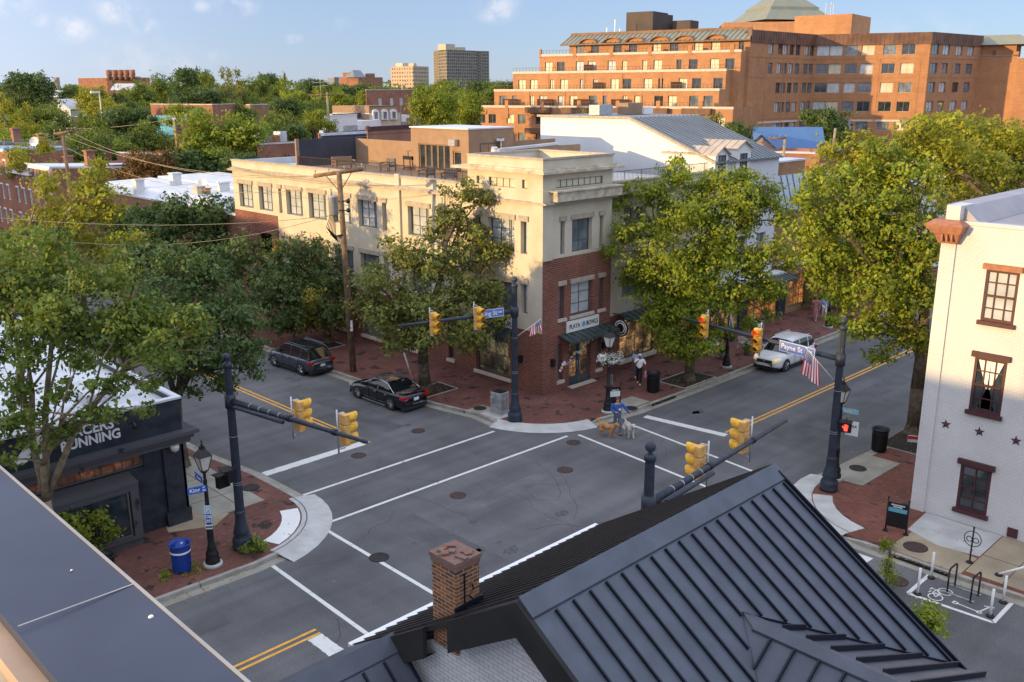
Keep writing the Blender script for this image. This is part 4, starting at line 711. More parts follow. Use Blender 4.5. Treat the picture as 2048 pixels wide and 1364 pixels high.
# ================= black shop on the left =================
bs = thing('black_shop', 'single storey black painted shop with white roof and corner pilaster', 'building', (14, 31.9, 0))
FS = FY(-12, 31.9); m_ = MB(); facade(m_, FS, 0, 26, 3.85, 5.05, [], .1); m_.box(13.9, 14.0, 31.95, 54, 0, 5.05)
facade(m_, FY(-12, 32.05), 0, 25.2, 0, 3.6, [(14.2, 24.5, 2.75, 3.25), (15.5, 23.6, .55, 2.5)], .5); m_.box(13.2, 13.98, 31.95, 32.7, 0, 3.6); m_.box(13.1, 14.05, 31.88, 32.8, 0, .7); m_.build('wall', 'shop_black', bs)
c = MB(); c.box(-12, 14.45, 31.45, 31.88, 3.72, 3.86); c.box(-12, 14.3, 31.6, 31.9, 3.55, 3.72); c.box(-12, 14.2, 31.72, 32.04, 3.35, 3.55); c.box(14.001, 14.4, 31.9, 33.4, 3.72, 3.86)
c.hexa([(3, 31.2, 2.5), (11.9, 31.2, 2.5), (11.9, 32.04, 2.62), (3, 32.04, 2.62), (3, 31.2, 2.62), (11.9, 31.2, 2.62), (11.9, 32.04, 2.75), (3, 32.04, 2.75)]); c.box(3, 11.9, 31.25, 31.4, 2.3, 2.5); c.box(11.6, 11.9, 31.25, 32, .55, 2.3); c.box(3, 11.9, 31.25, 32.04, .42, .55); c.box(3, 11.9, 31.35, 32.04, .0, .42); c.build('cornice', 'shop_trim', bs)
c = MB(); c.box(-12, 13.9, 32.1, 54, 4.75, 4.8); c.box(-12, 14.06, 31.84, 32.1, 5.05, 5.13); c.box(13.84, 14.06, 32.1, 54, 5.051, 5.13); c.box(11.5, 12.6, 34.2, 35.3, 4.8, 5.15); c.build('roof', 'roof_white', bs)
window(bs, FY(-12, 32.05), (14.2, 24.5, 2.77, 3.23), .1, 14, 1, pm='shop_wood', ft=.05, name='transom_window'); window(bs, FY(-12, 31.3), (15.1, 23.55, .56, 2.3), .02, 2, 1, pm='shop_dim2' if False else 'glass', ft=.06, name='shop_window')
window(bs, (14.0, 32.9, 0, 1, 1, 0), (1, 3.2, .8, 2.8), .02, 2, 1, pm='glass', ft=.07, name='side_window')
for x in (5, 7.6, 12.1): sl = MB(); sl.tube((x, 31.88, 4.55), (x, 31.5, 4.7), .015); sl.tube((x, 31.5, 4.7), (x, 31.4, 4.5), .03, .11, 10); sl.build('sign_lamp', 'black', bs)
sb = MB().lathe((13.55, 31.7, 3.3), [(.02, -.2), (.14, -.12), (.17, 0), (.16, .08)], 12).build('globe_lamp', 'lamp_glass', bs)
lt1 = text('PACERS', .52, 'lettering', 'white_letters', bs, facemat((10.72, 31.89, 4.72), (1, 0, 0), (0, -1, 0)), .03, sx=.92, off=.012); text('RUNNING', .48, 'lettering', 'white_letters', bs, facemat((10.72, 31.89, 4.3), (1, 0, 0), (0, -1, 0)), .03, sx=.92, off=.012)
e = MB(); e.poly([(8.1, 31.87, 4.1), (8.6, 31.87, 4.1), (9.3, 31.87, 4.9), (8.9, 31.87, 4.95)]); e.poly([(8.75, 31.87, 4.1), (9.2, 31.87, 4.1), (9.45, 31.87, 4.55), (9.2, 31.87, 4.6)]); e.build('emblem', 'white_letters', bs)
# ================= metal roofed building in the foreground =================
rb_ = thing('metal_roof_building', 'building with dark navy standing seam roof and white brick gable in the foreground', 'building', (11.8, 8.3, 0))
RZ, RY, SL, SB = 9.0, 8.35, .669, .64
def fr(x, y): return RZ-SL*(RY-y)
def seam(mb, a, b, w=.03, h=.06, n=None):
    a, b = Vector(a), Vector(b); d = (b-a).normalized(); n = Vector(n).normalized(); q = d.cross(n).normalized()*(w/2)
    mb.hexa([a-q, a+q, b+q, b-q, a-q+n*h, a+q+n*h, b+q+n*h, b-q+n*h])
m_ = MB(); DX, DZ = 11.74, 7.96; xl = DX-(DZ-6.4)/SL; yv = RY-(RZ-DZ)/SL
P = [(8.3, RY, RZ), (8.3, 4.4, fr(0, 4.4)), (xl, 4.4, fr(0, 4.4)), (DX, yv, DZ), (15.2, yv-.657*3.46, fr(0, yv-.657*3.46)), (15.2, RY, RZ)]
m_.poly(P); m_.poly([(p[0], p[1], p[2]-.12) for p in P]); e_ = [(15.2, RY, RZ), (15.2, 4.5, fr(0, 4.5))]
m_.poly([e_[0], e_[1], (15.2, 4.5, fr(0, 4.5)-.14), (15.2, RY, RZ-.14)]); m_.poly([(8.3, RY, RZ), (8.3, 4.4, fr(0, 4.4)), (8.3, 4.4, fr(0, 4.4)-.14), (8.3, RY, RZ-.14)])
m_.poly([(DX, yv, DZ), (DX, -2, DZ), (xl, -2, 6.4), (xl, 4.4, 6.4)]); m_.poly([(DX, yv, DZ), (DX, -2, DZ), (15.2, -2, 6.44), (15.2, yv-.657*3.46, fr(0, yv-.657*3.46))])
# ridge caps and flashings
nF = Vector((0, -SL, 1)); m_.hexa([(8.28, RY-.28, fr(0, RY-.28)+.01), (15.22, RY-.28, fr(0, RY-.28)+.01), (15.22, RY, RZ+.01), (8.28, RY, RZ+.01), (8.28, RY-.28, fr(0, RY-.28)+.05), (15.22, RY-.28, fr(0, RY-.28)+.05), (15.22, RY, RZ+.075), (8.28, RY, RZ+.075)])
m_.hexa([(DX-.16, yv-.25, DZ-.09), (DX+.16, yv-.1, DZ-.06), (DX+.16, -2, DZ-.06), (DX-.16, -2, DZ-.09), (DX-.16, yv-.25, DZ-.05), (DX+.16, yv-.1, DZ-.02), (DX+.16, -2, DZ-.02), (DX-.16, -2, DZ-.05)])
m_.poly([(DX-.16, yv-.3, DZ-.05), (DX, yv, DZ+.04), (DX, -2, DZ+.04), (DX-.16, -2, DZ-.05)]); m_.poly([(DX+.16, yv-.1, DZ-.02), (DX, yv, DZ+.04), (DX, -2, DZ+.04), (DX+.16, -2, DZ-.02)])
m_.build('roof', 'navy', rb_)
m_ = MB(); x = 8.72
while x < 15.1:
    yb = 4.4 if x < xl else (yv-(DX-x) if x < DX else yv-.657*(x-DX)); seam(m_, (x, RY-.3, fr(0, RY-.3)), (x, yb+.06, fr(0, yb+.06)), n=nF, w=.03, h=.05); x += .37
seam(m_, (15.13, RY-.1, fr(0, RY-.1)), (15.13, 4.5, fr(0, 4.5)), n=nF, w=.03, h=.07)
seam(m_, (DX, yv+.02, DZ+.02), (15.2, yv-.657*3.46+.02, fr(0, yv-.657*3.46)+.02), n=(0, 0, 1), w=.02, h=.03)
for y in np.arange(-1.8, yv-.2, .4):
    if y < yv-.35:
        xa = max(xl, DX-(yv-y)); seam(m_, (DX-.16, y, DZ-SL*.16+.02), (xa, y, DZ-SL*(DX-xa)), n=(-SL, 0, 1), w=.03, h=.05)
        xb = min(15.2, DX+(yv-y)/.657); seam(m_, (DX+.16, y, DZ-.439*.16), (xb, y, DZ-.439*(xb-DX)), n=(.439, 0, 1), w=.035, h=.09)
m_.build('seams', 'navy_dark', rb_)
m_ = MB(); bz = lambda y: RZ-SB*(y-RY)
m_.hexa([(8.3, RY, RZ-.1), (15.2, RY, RZ-.1), (15.2, 12.66, bz(12.66)-.1), (8.3, 12.66, bz(12.66)-.1), (8.3, RY, RZ), (15.2, RY, RZ), (15.2, 12.66, bz(12.66)), (8.3, 12.66, bz(12.66))])
x = 8.35
while x < 15.2: seam(m_, (x, RY, RZ+.03), (x, 12.7, bz(12.7)), n=(0, SB, 1), w=.04, h=.045); x += .25
m_.build('back_roof', mat('bronze_metal', (.05, .045, .045), .4, .15, 3, metal=.3), rb_)
MB().box(8.3, 15.2, 12.66, 12.8, bz(12.66)-.14, bz(12.66)+.02).build('gutter', 'white', rb_)
m_ = MB()
def gz(y): return fr(0, y) if y < RY else bz(y)
for y0, y1 in ((4.4, RY), (RY, 9.88), (10.49, 12.7)):
    m_.hexa([(8.22, y0, gz(y0)-.56), (8.3, y0, gz(y0)-.56), (8.3, y1, gz(y1)-.56), (8.22, y1, gz(y1)-.56), (8.22, y0, gz(y0)+.01), (8.3, y0, gz(y0)+.01), (8.3, y1, gz(y1)+.01), (8.22, y1, gz(y1)+.01)])
    m_.poly([(8.3, y0, gz(y0)-.56), (8.5, y0, gz(y0)-.56), (8.5, y1, gz(y1)-.56), (8.3, y1, gz(y1)-.56)])
m_.build('rake_board', 'black_membrane', rb_)
m_ = MB(); pts = [(4.45, 0), (12.5, 0), (12.5, bz(12.5)-.3), (RY, RZ-.3), (4.45, fr(0, 4.45)-.3)]; m_.poly([(8.5, y, z) for y, z in pts]); m_.poly([(15.0, y, z) for y, z in pts]); m_.poly([(8.5, 12.5, 0), (15, 12.5, 0), (15, 12.5, 6.1), (8.5, 12.5, 6.1)]); m_.poly([(8.5, 4.45, 0), (15, 4.45, 0), (15, 4.45, 6.1), (8.5, 4.45, 6.1)]); m_.box(9.4, 14.9, -1.9, 4.44, 0, 6.3); m_.build('wall', 'brick_white', rb_)
ch = MB(); ch.box(8.44, 8.93, 9.9, 10.48, 7.3, 8.78); ch.build('chimney', 'brick_chimney', rb_)
chm = [o for o in rb_.children if o.name.startswith('chimney')][0]
c = MB(); c.box(8.425, 8.945, 9.885, 10.495, 8.78, 8.86); c.box(8.41, 8.96, 9.87, 10.51, 8.86, 8.93)
for i in range(9): c.cbox((8.47+random.random()*.4, 9.93+random.random()*.5, 8.93), random.uniform(.1, .2), random.uniform(.07, .12), random.uniform(.02, .05), random.random()*3)
c.build('chimney_cap', mat('cap_brick', (.24, .10, .07), .9, c2=(.17, .16, .14), sc=14, th=(.35, .6)), chm)
c = MB(); c.hexa([(8.36, 9.86, 8.0), (8.36, 9.83, 8.0), (8.95, 9.83, 8.0), (8.95, 9.86, 8.0), (8.36, 9.86, 8.2), (8.36, 9.83, 8.2), (8.95, 9.83, 8.22), (8.95, 9.86, 8.22)]); c.hexa([(8.3, 9.5, 8.13), (9.0, 9.5, 8.28), (9.0, 9.84, 8.05), (8.3, 9.84, 8.0), (8.3, 9.5, 8.15), (9.0, 9.5, 8.3), (9.0, 9.84, 8.07), (8.3, 9.84, 8.02)]); c.build('flashing', 'navy_dark', chm)
c = MB(); q = [(9.9, 8.72), (9.9, 7.9)]; pr_ = (8.62, 9.893)
for k_, (x, z0, z1) in enumerate(((8.60, 8.05, 8.7),)): c.box(x, x+.025, 9.885, 9.9, z0, z1)
for a_, b_2 in (((8.62, 8.42), (8.78, 8.46)), ((8.78, 8.46), (8.8, 8.34)), ((8.8, 8.34), (8.66, 8.28)), ((8.7, 8.28), (8.86, 8.12))): c.tube((a_[0], 9.892, a_[1]), (b_2[0], 9.892, b_2[1]), .011, n=4)
c.build('soot_marks', 'black', chm)
# lower roof piece to the left
lr = MB(); Y2, Z2 = 11.42, 7.05; f2 = lambda y: Z2-.8*(Y2-y)
lr.poly([(.9, Y2, Z2), (8.3, Y2, Z2), (8.3, 8.2, f2(8.2)), (.9, 8.2, f2(8.2))]); lr.poly([(.9, Y2, Z2), (8.3, Y2, Z2), (8.3, 12.7, Z2-.8), (.9, 12.7, Z2-.8)]); lr.hexa([(.9, Y2-.25, f2(Y2-.25)+.005), (8.32, Y2-.25, f2(Y2-.25)+.005), (8.32, Y2, Z2+.005), (.9, Y2, Z2+.005), (.9, Y2-.25, f2(Y2-.25)+.04), (8.32, Y2-.25, f2(Y2-.25)+.04), (8.32, Y2, Z2+.06), (.9, Y2, Z2+.06)])
lr.m = 1; x = 7.9
seam(lr, (8.29, Y2-.05, Z2), (8.29, 8.2, f2(8.2)), n=(0, -.8, 1), w=.035, h=.05)
while x > 1: seam(lr, (x, Y2-.27, f2(Y2-.27)), (x, 8.2, f2(8.2)), n=(0, -.8, 1), w=.035, h=.05); x -= .42
lr.build('lower_roof', ['navy', 'navy_dark'], rb_); m_ = MB(); m_.box(1, 8.3, 8.6, 12.4, 0, 4.6); m_.build('lower_wall', 'brick_white', rb_)
# ================= parapet of the building the camera stands on =================
cbu = thing('parapet_building', 'dark metal parapet cap of the near building crossing the bottom left corner', 'building', (.5, 2.5, 0))
m_ = MB(); m_.box(-14, .6, -10, 12.7, 0, 14.7); m_.build('wall', 'white', cbu)
m_ = MB(); m_.hexa([(.425, -10, 14.9), (.655, -10, 14.9), (.655, 12.8, 14.9), (.425, 12.8, 14.9), (.425, -10, 14.99), (.655, -10, 15.0), (.655, 12.8, 15.0), (.425, 12.8, 14.99)]); m_.build('parapet_cap', mat('cap_metal', (.052, .062, .095), .42, .14, 2.5, metal=.3, fine=.04, fsc=500), cbu)
m_ = MB(); m_.box(.655, .661, -10, 12.8, 14.86, 15.003); m_.box(.43, .655, 1.808, 1.812, 15.0005, 15.0012); m_.build('cap_edge', mat('cap_edge', (.40, .38, .36), .4, .1, 5, metal=.4), cbu)
m_ = MB(); m_.box(.385, .425, -10, 12.8, 14.7, 14.965); m_.build('inner_trim', mat('trim_tan', (.42, .29, .2), .6, .12, 6), cbu); MB().box(.36, .385, -10, 12.8, 14.7, 14.93).build('inner_edge', 'cream', cbu); MB().box(-14, .36, -10, 12.8, 14.7, 14.72).build('terrace', 'white', cbu)
MB().lathe((*gp(302, 1233, 15.0)[:2], 14.999), [(.006, 0), (.004, .003)], 8).build('paint_speck', 'white', cbu); MB().lathe((*gp(143, 1140, 15.0)[:2], 14.999), [(.003, 0), (.002, .002)], 8).build('paint_speck', 'white', cbu)
# ================= added unseen houses behind the camera, sized so their evening shadow covers the street =================
for i, (y0, y1, h) in enumerate(((-20, 29.5, 16.8), (29.5, 47, 14.4), (47, 60, 15.0), (60, 71, 15.2), (71, 79, 13.6), (79, 95, 15.6), (95, 150, 16.5), (-70, -20, 16))):
    t = thing('shading_house', 'unseen brick house added behind the viewer to shade the street, '+('first', 'second', 'third', 'fourth', 'fifth', 'sixth', 'seventh', 'eighth')[i]+' of its row', 'house', (-32, y0, 0), group='added shading houses behind the viewer')
    m_ = MB(); m_.box(-46, -32, y0+.02, y1-.02, 0, h); m_.build('wall', 'brick_row', t); MB().box(-46.2, -31.8, y0+.02, y1-.02, h, h+.15).build('roof', 'roof_grey', t)
    for a in np.arange(y0+2, y1-2.5, 4.5):
        for z in (2, 6, 10): MB().box(-31.99, -31.9, a, a+1.3, z, z+2).build('window', 'glass_mid', t)
# ================= hotel =================
def pt(px, dep, py=120): d = ray(px, py); k_ = dep/math.hypot(*(d[:2]))*math.cos(math.atan2(float(np.dot(d, RT)), 1.0)) if False else dep; dd = d*dep; return Vector((dd[0], dd[1]))
ht = thing('brick_apartment_block', 'large stepped orange brick block with green copper roof terraces on the skyline', 'building', (*pt(1503, 158), 0))
A1, A2 = pt(1141, 176, 90), pt(1503, 158.6, 75); hu = (A2-A1).normalized(); hn = Vector((hu.y, -hu.x)); hn = hn if hn.dot(-A1) > 0 else -hn
def hit(px, s, py=150):
    d = ray(px, py); o = A1+hn*s; D = Vector((d[0], d[1])).normalized(); det = D.x*(-hu.y)+hu.x*D.y; t = (o.x*(-hu.y)+hu.x*o.y)/det; return D*t
HW = []
def quadwall(mb, p0, p1, z0, z1, ops, mt=None, rev=.25):
    u = (p1-p0); Lh = u.length; u.normalize(); n = Vector((u.y, -u.x)); n = n if n.dot(-p0) > 0 else -n; Fh = (p0.x, p0.y, u.x, u.y, n.x, n.y); facade(mb, Fh, 0, Lh, z0, z1, ops, rev); return Fh, Lh
lev = [(0, 1138, 1497, 22.2, 24.3), (3.0, 1079, 1480, 19.05, 22.3), (6.0, 1026, 1452, 15.85, 19.15), (9.0, 988, 1440, 12.95, 15.95), (12.0, 945, 1470, 0, 13.05)]
M['rail_brown'] = mat('rail_brown', (.16, .09, .06), .7); wl = MB(); cop = MB(); rl = MB(); scr = MB(); bal = MB(); hr = random.Random(3)
for li, (s, pl_, pr_, z0, z1) in enumerate(lev):
    a, b = hit(pl_, s), hit(pr_, s); Lh = (b-a).length; ops = []
    n_w = int(Lh/3.1) if li else int(Lh/3.6)
    for i in range(n_w):
        c = (i+.5)*Lh/n_w+(.35 if i % 2 else -.35)*(-1)+hr.uniform(-.1, .1); ww = 1.6 if hr.random() < .85 else .9
        if li < 4: ops.append((c-ww/2, c+ww/2, z0+.15, z0+1.95))
        else:
            for zz in (9.9, 6.6, 3.3): ops.append((c-.8, c+.8, zz, zz+1.7))
    if li == 4: ops = [o for o in ops if o[0] > 1 and o[1] < Lh-1]
    Fh, Lh = quadwall(wl, a, b, 0, z1, ops)
    for o in ops: HW.append((Fh, o, li))
    back = -hn*14; wl.poly([(a.x, a.y, 0), (a.x+back.x, a.y+back.y, 0), (a.x+back.x, a.y+back.y, z1), (a.x, a.y, z1)]); wl.poly([(b.x, b.y, 0), (b.x+back.x, b.y+back.y, 0), (b.x+back.x, b.y+back.y, z1), (b.x, b.y, z1)])
    if li:
        rl.poly([(a.x, a.y, z1-.3), (b.x, b.y, z1-.3), (b.x+back.x, b.y+back.y, z1-.3), (a.x+back.x, a.y+back.y, z1-.3)]); rl.fbox(Fh, -.05, Lh+.05, z1-.28, z1+.13, -.3, .08)
        bal.fbox(Fh, 0, Lh, z1+.75, z1+.8, -.14, -.1); nb = int(Lh/.7)
        for i in range(nb): bal.fbox(Fh, i*.7, i*.7+.05, z1+.13, z1+.75, -.14, -.1)
        if li in (1, 4):
            for i in range(int(Lh/7.5)+1): wl.fbox(Fh, max(0, i*7.5-.35), i*7.5+.35, z1-.5 if li == 1 else z1-2.2, z1+1.05, -.35, .12)
        if li in (2, 3): [wl.fbox(Fh, i*7.5, i*7.5+.3, z0, z1-.1, .0, .07) for i in range(1, int(Lh/7.5))]
        if li > 0:
            for i in range(int(Lh/7.5)):
                if hr.random() < (.8 if li == 3 else .35): scr.fbox(Fh if False else (Fh[0]-hn.x*(.0), Fh[1]-hn.y*.0, *Fh[2:]), i*7.5+2.2, i*7.5+(5.6 if li > 2 else 4.2), z0+.1 if False else z0+.2, z0+1.35, .5, .58)
    if li:
        bal.build('balcony_railing', 'rail_brown', ht); bal = MB()
    if li == 4:
        for i in range(5): bal.fbox(Fh, 12+i*7.5, 17+i*7.5, 8.3, 9.2, .2, 1.2); bal.fbox(Fh, 12+i*7.5, 17+i*7.5, 11.9, 12.9, .2, 1.0)
# right hand wing
C = [pt(1503, 158.6, 62), pt(1632.7, 174, 72), pt(1864, 167, 67), pt(1966, 180, 76)]
wins = [[(i, .9) for i in (20, 22)] , None]
ZR = [22.0, 18.7, 15.3, 11.9, 8.5, 5.1]
cols = [[.30, .44, .52, .62, .72, .86, .95], [.06, .19, .33, .47, .66, .82], [.1, .3, .55, .78]]
for fi in range(3):
    a, b = C[fi], C[fi+1]; Lh = (b-a).length; ops = []
    for r_, z in enumerate(ZR):
        for cf in cols[fi]:
            if fi == 0 and cf < .4 and r_ > 1: continue
            c = cf*Lh; ww = {0: 1.6, 1: 2.3, 2: 2.6}[fi]; c = min(max(c, ww/2+.3), Lh-ww/2-.3); ops.append((c-ww/2, c+ww/2, z-.1, z+1.75))
    Fh, Lh = quadwall(wl, a, b, 0, 23.7, ops)
    for o in ops: HW.append((Fh, o, 10+fi))
    cop.m = 1; cop.fbox(Fh, -.1, Lh+.1, 23.7, 25.75, -.5, .15); cop.m = 0
    for i in range(int(Lh/.8)): cop.m = 1; cop.fbox(Fh, i*.8, i*.8+.08, 23.7, 25.75, .15, .2); cop.m = 0
    for z in (21.3, 17.9, 10.7): wl.fbox(Fh, 0, Lh, z, z+.12, .0, .05)
    rl.fbox(Fh, 0, Lh, 10.0, 10.35, .004, .05)
    for cf in ([.24, .5, .8] if fi == 0 else [.27, .57, .92] if fi == 1 else [.45]): wl.fbox(Fh, cf*Lh, cf*Lh+.25, 0, 21.3, .0, .06)
D1, D2, D3 = C[3], pt(2037, 177.5, 113), pt(2090, 176, 113)
Fh, Lh = quadwall(wl, D1, D2, 0, 21.9, []); quadwall(wl, D2, D3, 0, 21.5, []); cop.fbox(Fh, 0, Lh, 21.9, 22.1, -.4, .1); wl.fbox(Fh, Lh-1, Lh, 21.9, 22.7, -.4, .1)
bal.fbox(Fh, 2, Lh-4, 22.1, 23, -.3, -.2)
wl.fbox(Fh, -3, 6, 21.9, 24.6, -9, -.4); q0 = Fh
cop.hexa([fp(Fh, -4, 24.0, 1), fp(Fh, 9, 24.0, 1), fp(Fh, 9, 24.0, -10), fp(Fh, -4, 24.0, -10), fp(Fh, -2, 25.9, -2), fp(Fh, 6, 25.9, -2), fp(Fh, 6, 25.9, -8), fp(Fh, -2, 25.9, -8)])
rl.poly([(C[0].x, C[0].y, 25.5), (C[1].x, C[1].y, 25.5), (C[2].x, C[2].y, 25.5), (C[3].x, C[3].y, 25.5), (C[3].x+6, C[3].y+25, 25.5), (C[0].x+10, C[0].y+30, 25.5)])
# copper roof with curved dormers
a, b = A1-hu*1.5, A2+hu*0; up_ = 24.3
E0, E1 = hit(1120, 1.2, 92), hit(1500, 1.2, 84); R0_, R1_ = hit(1141, -2.2, 76), hit(1503, -2.2, 64)
cop.poly([(E0.x, E0.y, 24.15), (E1.x, E1.y, 24.15), (R1_.x, R1_.y, 25.9), (R0_.x, R0_.y, 25.9)]); Bk = R0_-hn*9; cop.poly([(E0.x, E0.y, 24.15), (R0_.x, R0_.y, 25.9), (Bk.x, Bk.y, 25.9), (Bk.x-hu.x*2, Bk.y-hu.y*2, 24.15)])
Fr = (R0_.x, R0_.y, hu.x, hu.y, hn.x, hn.y); Lr = (R1_-R0_).length; cop.m = 1; cop.fbox(Fr, 0, Lr, 25.85, 26.35, -.5, 0); Fe = (E0.x, E0.y, hu.x, hu.y, hn.x, hn.y); Le = (E1-E0).length; cop.fbox(Fe, 0, Le, 23.95, 24.2, -.3, .05)
for i in range(int(Le/.9)): 
    p = Vector(fp(Fe, i*.9+.4, 24.19, .02)); q = Vector(fp(Fr, i*.9+.4, 25.93, .02)); seam(cop, p, q, w=.06, h=.05, n=(hn.x, hn.y, 1.5))
for px in (1175, 1222, 1269, 1318, 1367, 1430):
    ctr = hit(px, 1.3, 85); Fd = (ctr.x, ctr.y, hu.x, hu.y, hn.x, hn.y); prev = None
    for k_ in range(9):
        t = math.pi*k_/8; cu = (-1.9*math.cos(t), 24.05+1.15*math.sin(t))
        if prev:
            cop.hexa([fp(Fd, prev[0], prev[1]-.18, 0), fp(Fd, cu[0], cu[1]-.18, 0), fp(Fd, cu[0], cu[1]-.18, -3), fp(Fd, prev[0], prev[1]-.18, -3), fp(Fd, prev[0], prev[1], 0), fp(Fd, cu[0], cu[1], 0), fp(Fd, cu[0], cu[1], -3), fp(Fd, prev[0], prev[1], -3)])
        prev = cu
    wl.poly([fp(Fd, -1.8, 24, -.5)]+[fp(Fd, -1.8*math.cos(math.pi*k_/8), 24+1.1*math.sin(math.pi*k_/8), -.5) for k_ in range(9)]+[fp(Fd, 1.8, 24, -.5)])
cop.m = 0
# roof-top masses
def rb2(px0, px1, d0, d1, z0, z1, dep, mb): a, b = pt(px0, d0, 60), pt(px1, d1, 60); u = (b-a).normalized(); n = Vector((-u.y, u.x)); n = n if n.dot(a) > 0 else -n; mb.prism([(a.x, a.y), (b.x, b.y), (b.x+n.x*dep, b.y+n.y*dep), (a.x+n.x*dep, a.y+n.y*dep)], z0, z1); return a, b, n
rb2(1447, 1600, 180, 178, 25, 28.4, 14, wl); rb2(1588, 1702, 178, 172, 25, 29.3, 12, wl); a, b, n = rb2(1702, 1735, 172, 184, 25, 29.2, 3, wl)
wl.build('wall', 'brick_hotel', ht); cop.build('copper_roof', ['copper', 'copper_brown'], ht); rl.build('roof_terrace', 'sill', ht); so_ = scr.build('screen_panel', 'dark_screen', ht); so_['kind'] = 'stuff'; bal.build('balcony_railing', 'rail_brown', ht)
m_ = MB(); a, b, n = rb2(1252, 1305, 184, 181, 25.8, 30.6, 7, m_); rb2(1305, 1345, 181, 186, 25.8, 30.2, 4, m_); rb2(1345, 1380, 184, 182, 25.8, 29, 4, m_); m_.build('plant_screen', mat('louvre_dark', (.06, .045, .04), .7, .3, .2), ht)
m_ = MB()
cq = pt(1563, 188, 20); e1 = Vector((RT[0], RT[1])).normalized(); e2 = Vector((FW[0], FW[1])).normalized(); e1, e2 = (e1+e2*.25).normalized(), (e2-e1*.25).normalized()
def pyr(mb, c, r0, r1, z0, z1): mb.hexa([(*(c+e1*x*r+e2*y*r), z) for r, z in ((r0, z0), (r1, z1)) for x, y in ((-1, -1), (1, -1), (1, 1), (-1, 1))])
pyr(m_, cq, 7.6, 5.4, 29.0, 31.0); pyr(m_, cq, 5.1, .4, 31.6, 35.5); pyr(m_, cq, 5.3, 5.2, 31.0, 31.6); m_.build('pyramid_roof', 'copper', ht)
m_ = MB()
for px, d, z in ((1560+90, 175, 31.5), (1660, 175, 31.6), (1665, 175, 31.2), (1230, 180, 29.0), (1214, 180, 27.5), (1240, 180, 27.3)): p = pt(px, d, 40); m_.tube((p.x, p.y, 25), (p.x, p.y, z), .08, n=5)
m_.build('antennas', 'silver', ht)
# hotel windows: the hundred that show largest as parts, the rest as one
HW.sort(key=lambda w_: -(w_[1][1]-w_[1][0])*(w_[1][3]-w_[1][2])/Vector(fp(w_[0], w_[1][0], 0)).length_squared)
rest = MB(); restp = MB()
for i, (Fh, o, li) in enumerate(HW):
    lit = li in (0, 1, 2, 3, 4, 11); pm = hr.choice(['blind', 'blind', 'glass_mid', 'glass_pale', 'glass', 'glass'] if lit else ['glass_mid', 'glass_pale', 'glass', 'glass_mid', 'glass_pale'])
    if i < 100: window(ht, Fh, o, .2, 2, 1, ft=.09, pm=pm, fm='win_frame' if li != 11 else 'lintel')
    else:
        a, b, c_2, d = o[:4]
        for x0, x1, y0, y1 in ((a, a+.08, c_2, d), (b-.08, b, c_2, d), (a+.08, b-.08, c_2, c_2+.08), (a+.08, b-.08, d-.08, d), ((a+b)/2-.04, (a+b)/2+.04, c_2+.08, d-.08)): rest.m = 0; rest.fbox(Fh, x0, x1, y0, y1, -.26, -.18)
        rest.m = {'blind': 1, 'glass_mid': 2, 'glass_pale': 3, 'glass': 4}[pm]; rest.poly([fp(Fh, a, c_2, -.22), fp(Fh, b, c_2, -.22), fp(Fh, b, d, -.22), fp(Fh, a, d, -.22)])
ro = rest.build('window', ['win_frame', 'blind', 'glass_mid', 'glass_pale', 'glass'], ht); ro['kind'] = 'stuff'
# ================= buildings further off =================
def far(name, label, P, z0, z1, wm, rm='roof_light', wl_=(), wr_=(), dep=None, cat='building', fm='win_frame', pm='glass_mid', parap=.15, rev=.15):
    pts = [pt(px, d, py) for px, d, py in P]; a, b, c = pts; d_ = a+(c-b); ctr = (a+c)/2
    t = thing(name, label, cat, (b.x, b.y, 0)); m_ = MB(); fr_ = []
    for (p, q, ws) in ((a, b, wl_), (b, c, wr_)): fr_.append(quadwall(m_, p, q, z0, z1, list(ws), rev=rev)[0])
    for p, q in ((c, d_), (d_, a)): m_.poly([(p.x, p.y, z0), (q.x, q.y, z0), (q.x, q.y, z1), (p.x, p.y, z1)])
    m_.build('wall', wm, t); MB().prism([tuple(p) for p in (a, b, c, d_)], z1-.4, z1-.35).build('roof', rm, t)
    m_ = MB()
    for Fh, (p, q) in zip(fr_, ((a, b), (b, c))): m_.fbox(Fh, -.05, (q-p).length+.05, z1, z1+parap, -.25, .06)
    m_.build('parapet', rm, t)
    for Fh, ws in zip(fr_, (wl_, wr_)):
        for o in ws: window(t, Fh, o, rev, 2 if o[1]-o[0] > .8 else 1, 2, fm=fm, pm=pm, ft=.07)
    return t, fr_, (a, b, c, d_)
t, fr_, _ = far('white_house', 'white modern house with roof terrace above the dark rooftop fence', [(606, 196, 230), (650, 185, 230), (714, 196, 230)], 4, 11.0, 'white', 'white', [(2.5, 3.3, 6.3, 8.4), (5, 5.8, 6.3, 8.4), (8, 8.8, 6.3, 8.4)], [], pm='win_brown')
m_ = MB(); Fh = fr_[1]; m_.fbox(Fh, 6.5, 30, 4, 8.9, -6, 0); m_.fbox(Fh, 14, 34, 8.9, 9.7, -5, -.0); m_.fbox(Fh, 24, 36, 9.7, 10.4, -5, -.01); m_.fbox(fr_[0], -8, 11, 4, 6.2, 0.5, 5); m_.build('terrace_wall', 'white', t); m_ = MB(); m_.fbox(Fh, 9, 24, 10.0, 11.2, -4, -3.9); m_.fbox(Fh, -2, 36, 7.2, 7.8, .1, .4); m_.build('balustrade', 'dark_wall', t)
um = MB(); p = pt(599, 190, 240); um.lathe((p.x, p.y, 6.3), [(.04, 0), (.04, .5), (.5, .6), (.42, 2.4), (.05, 3.9)], 10); tag(um.build('closed_parasol', mat('parasol', (.45, .08, .12), .8)), 'closed red parasol on the terrace beside the white modern house', 'parasol')
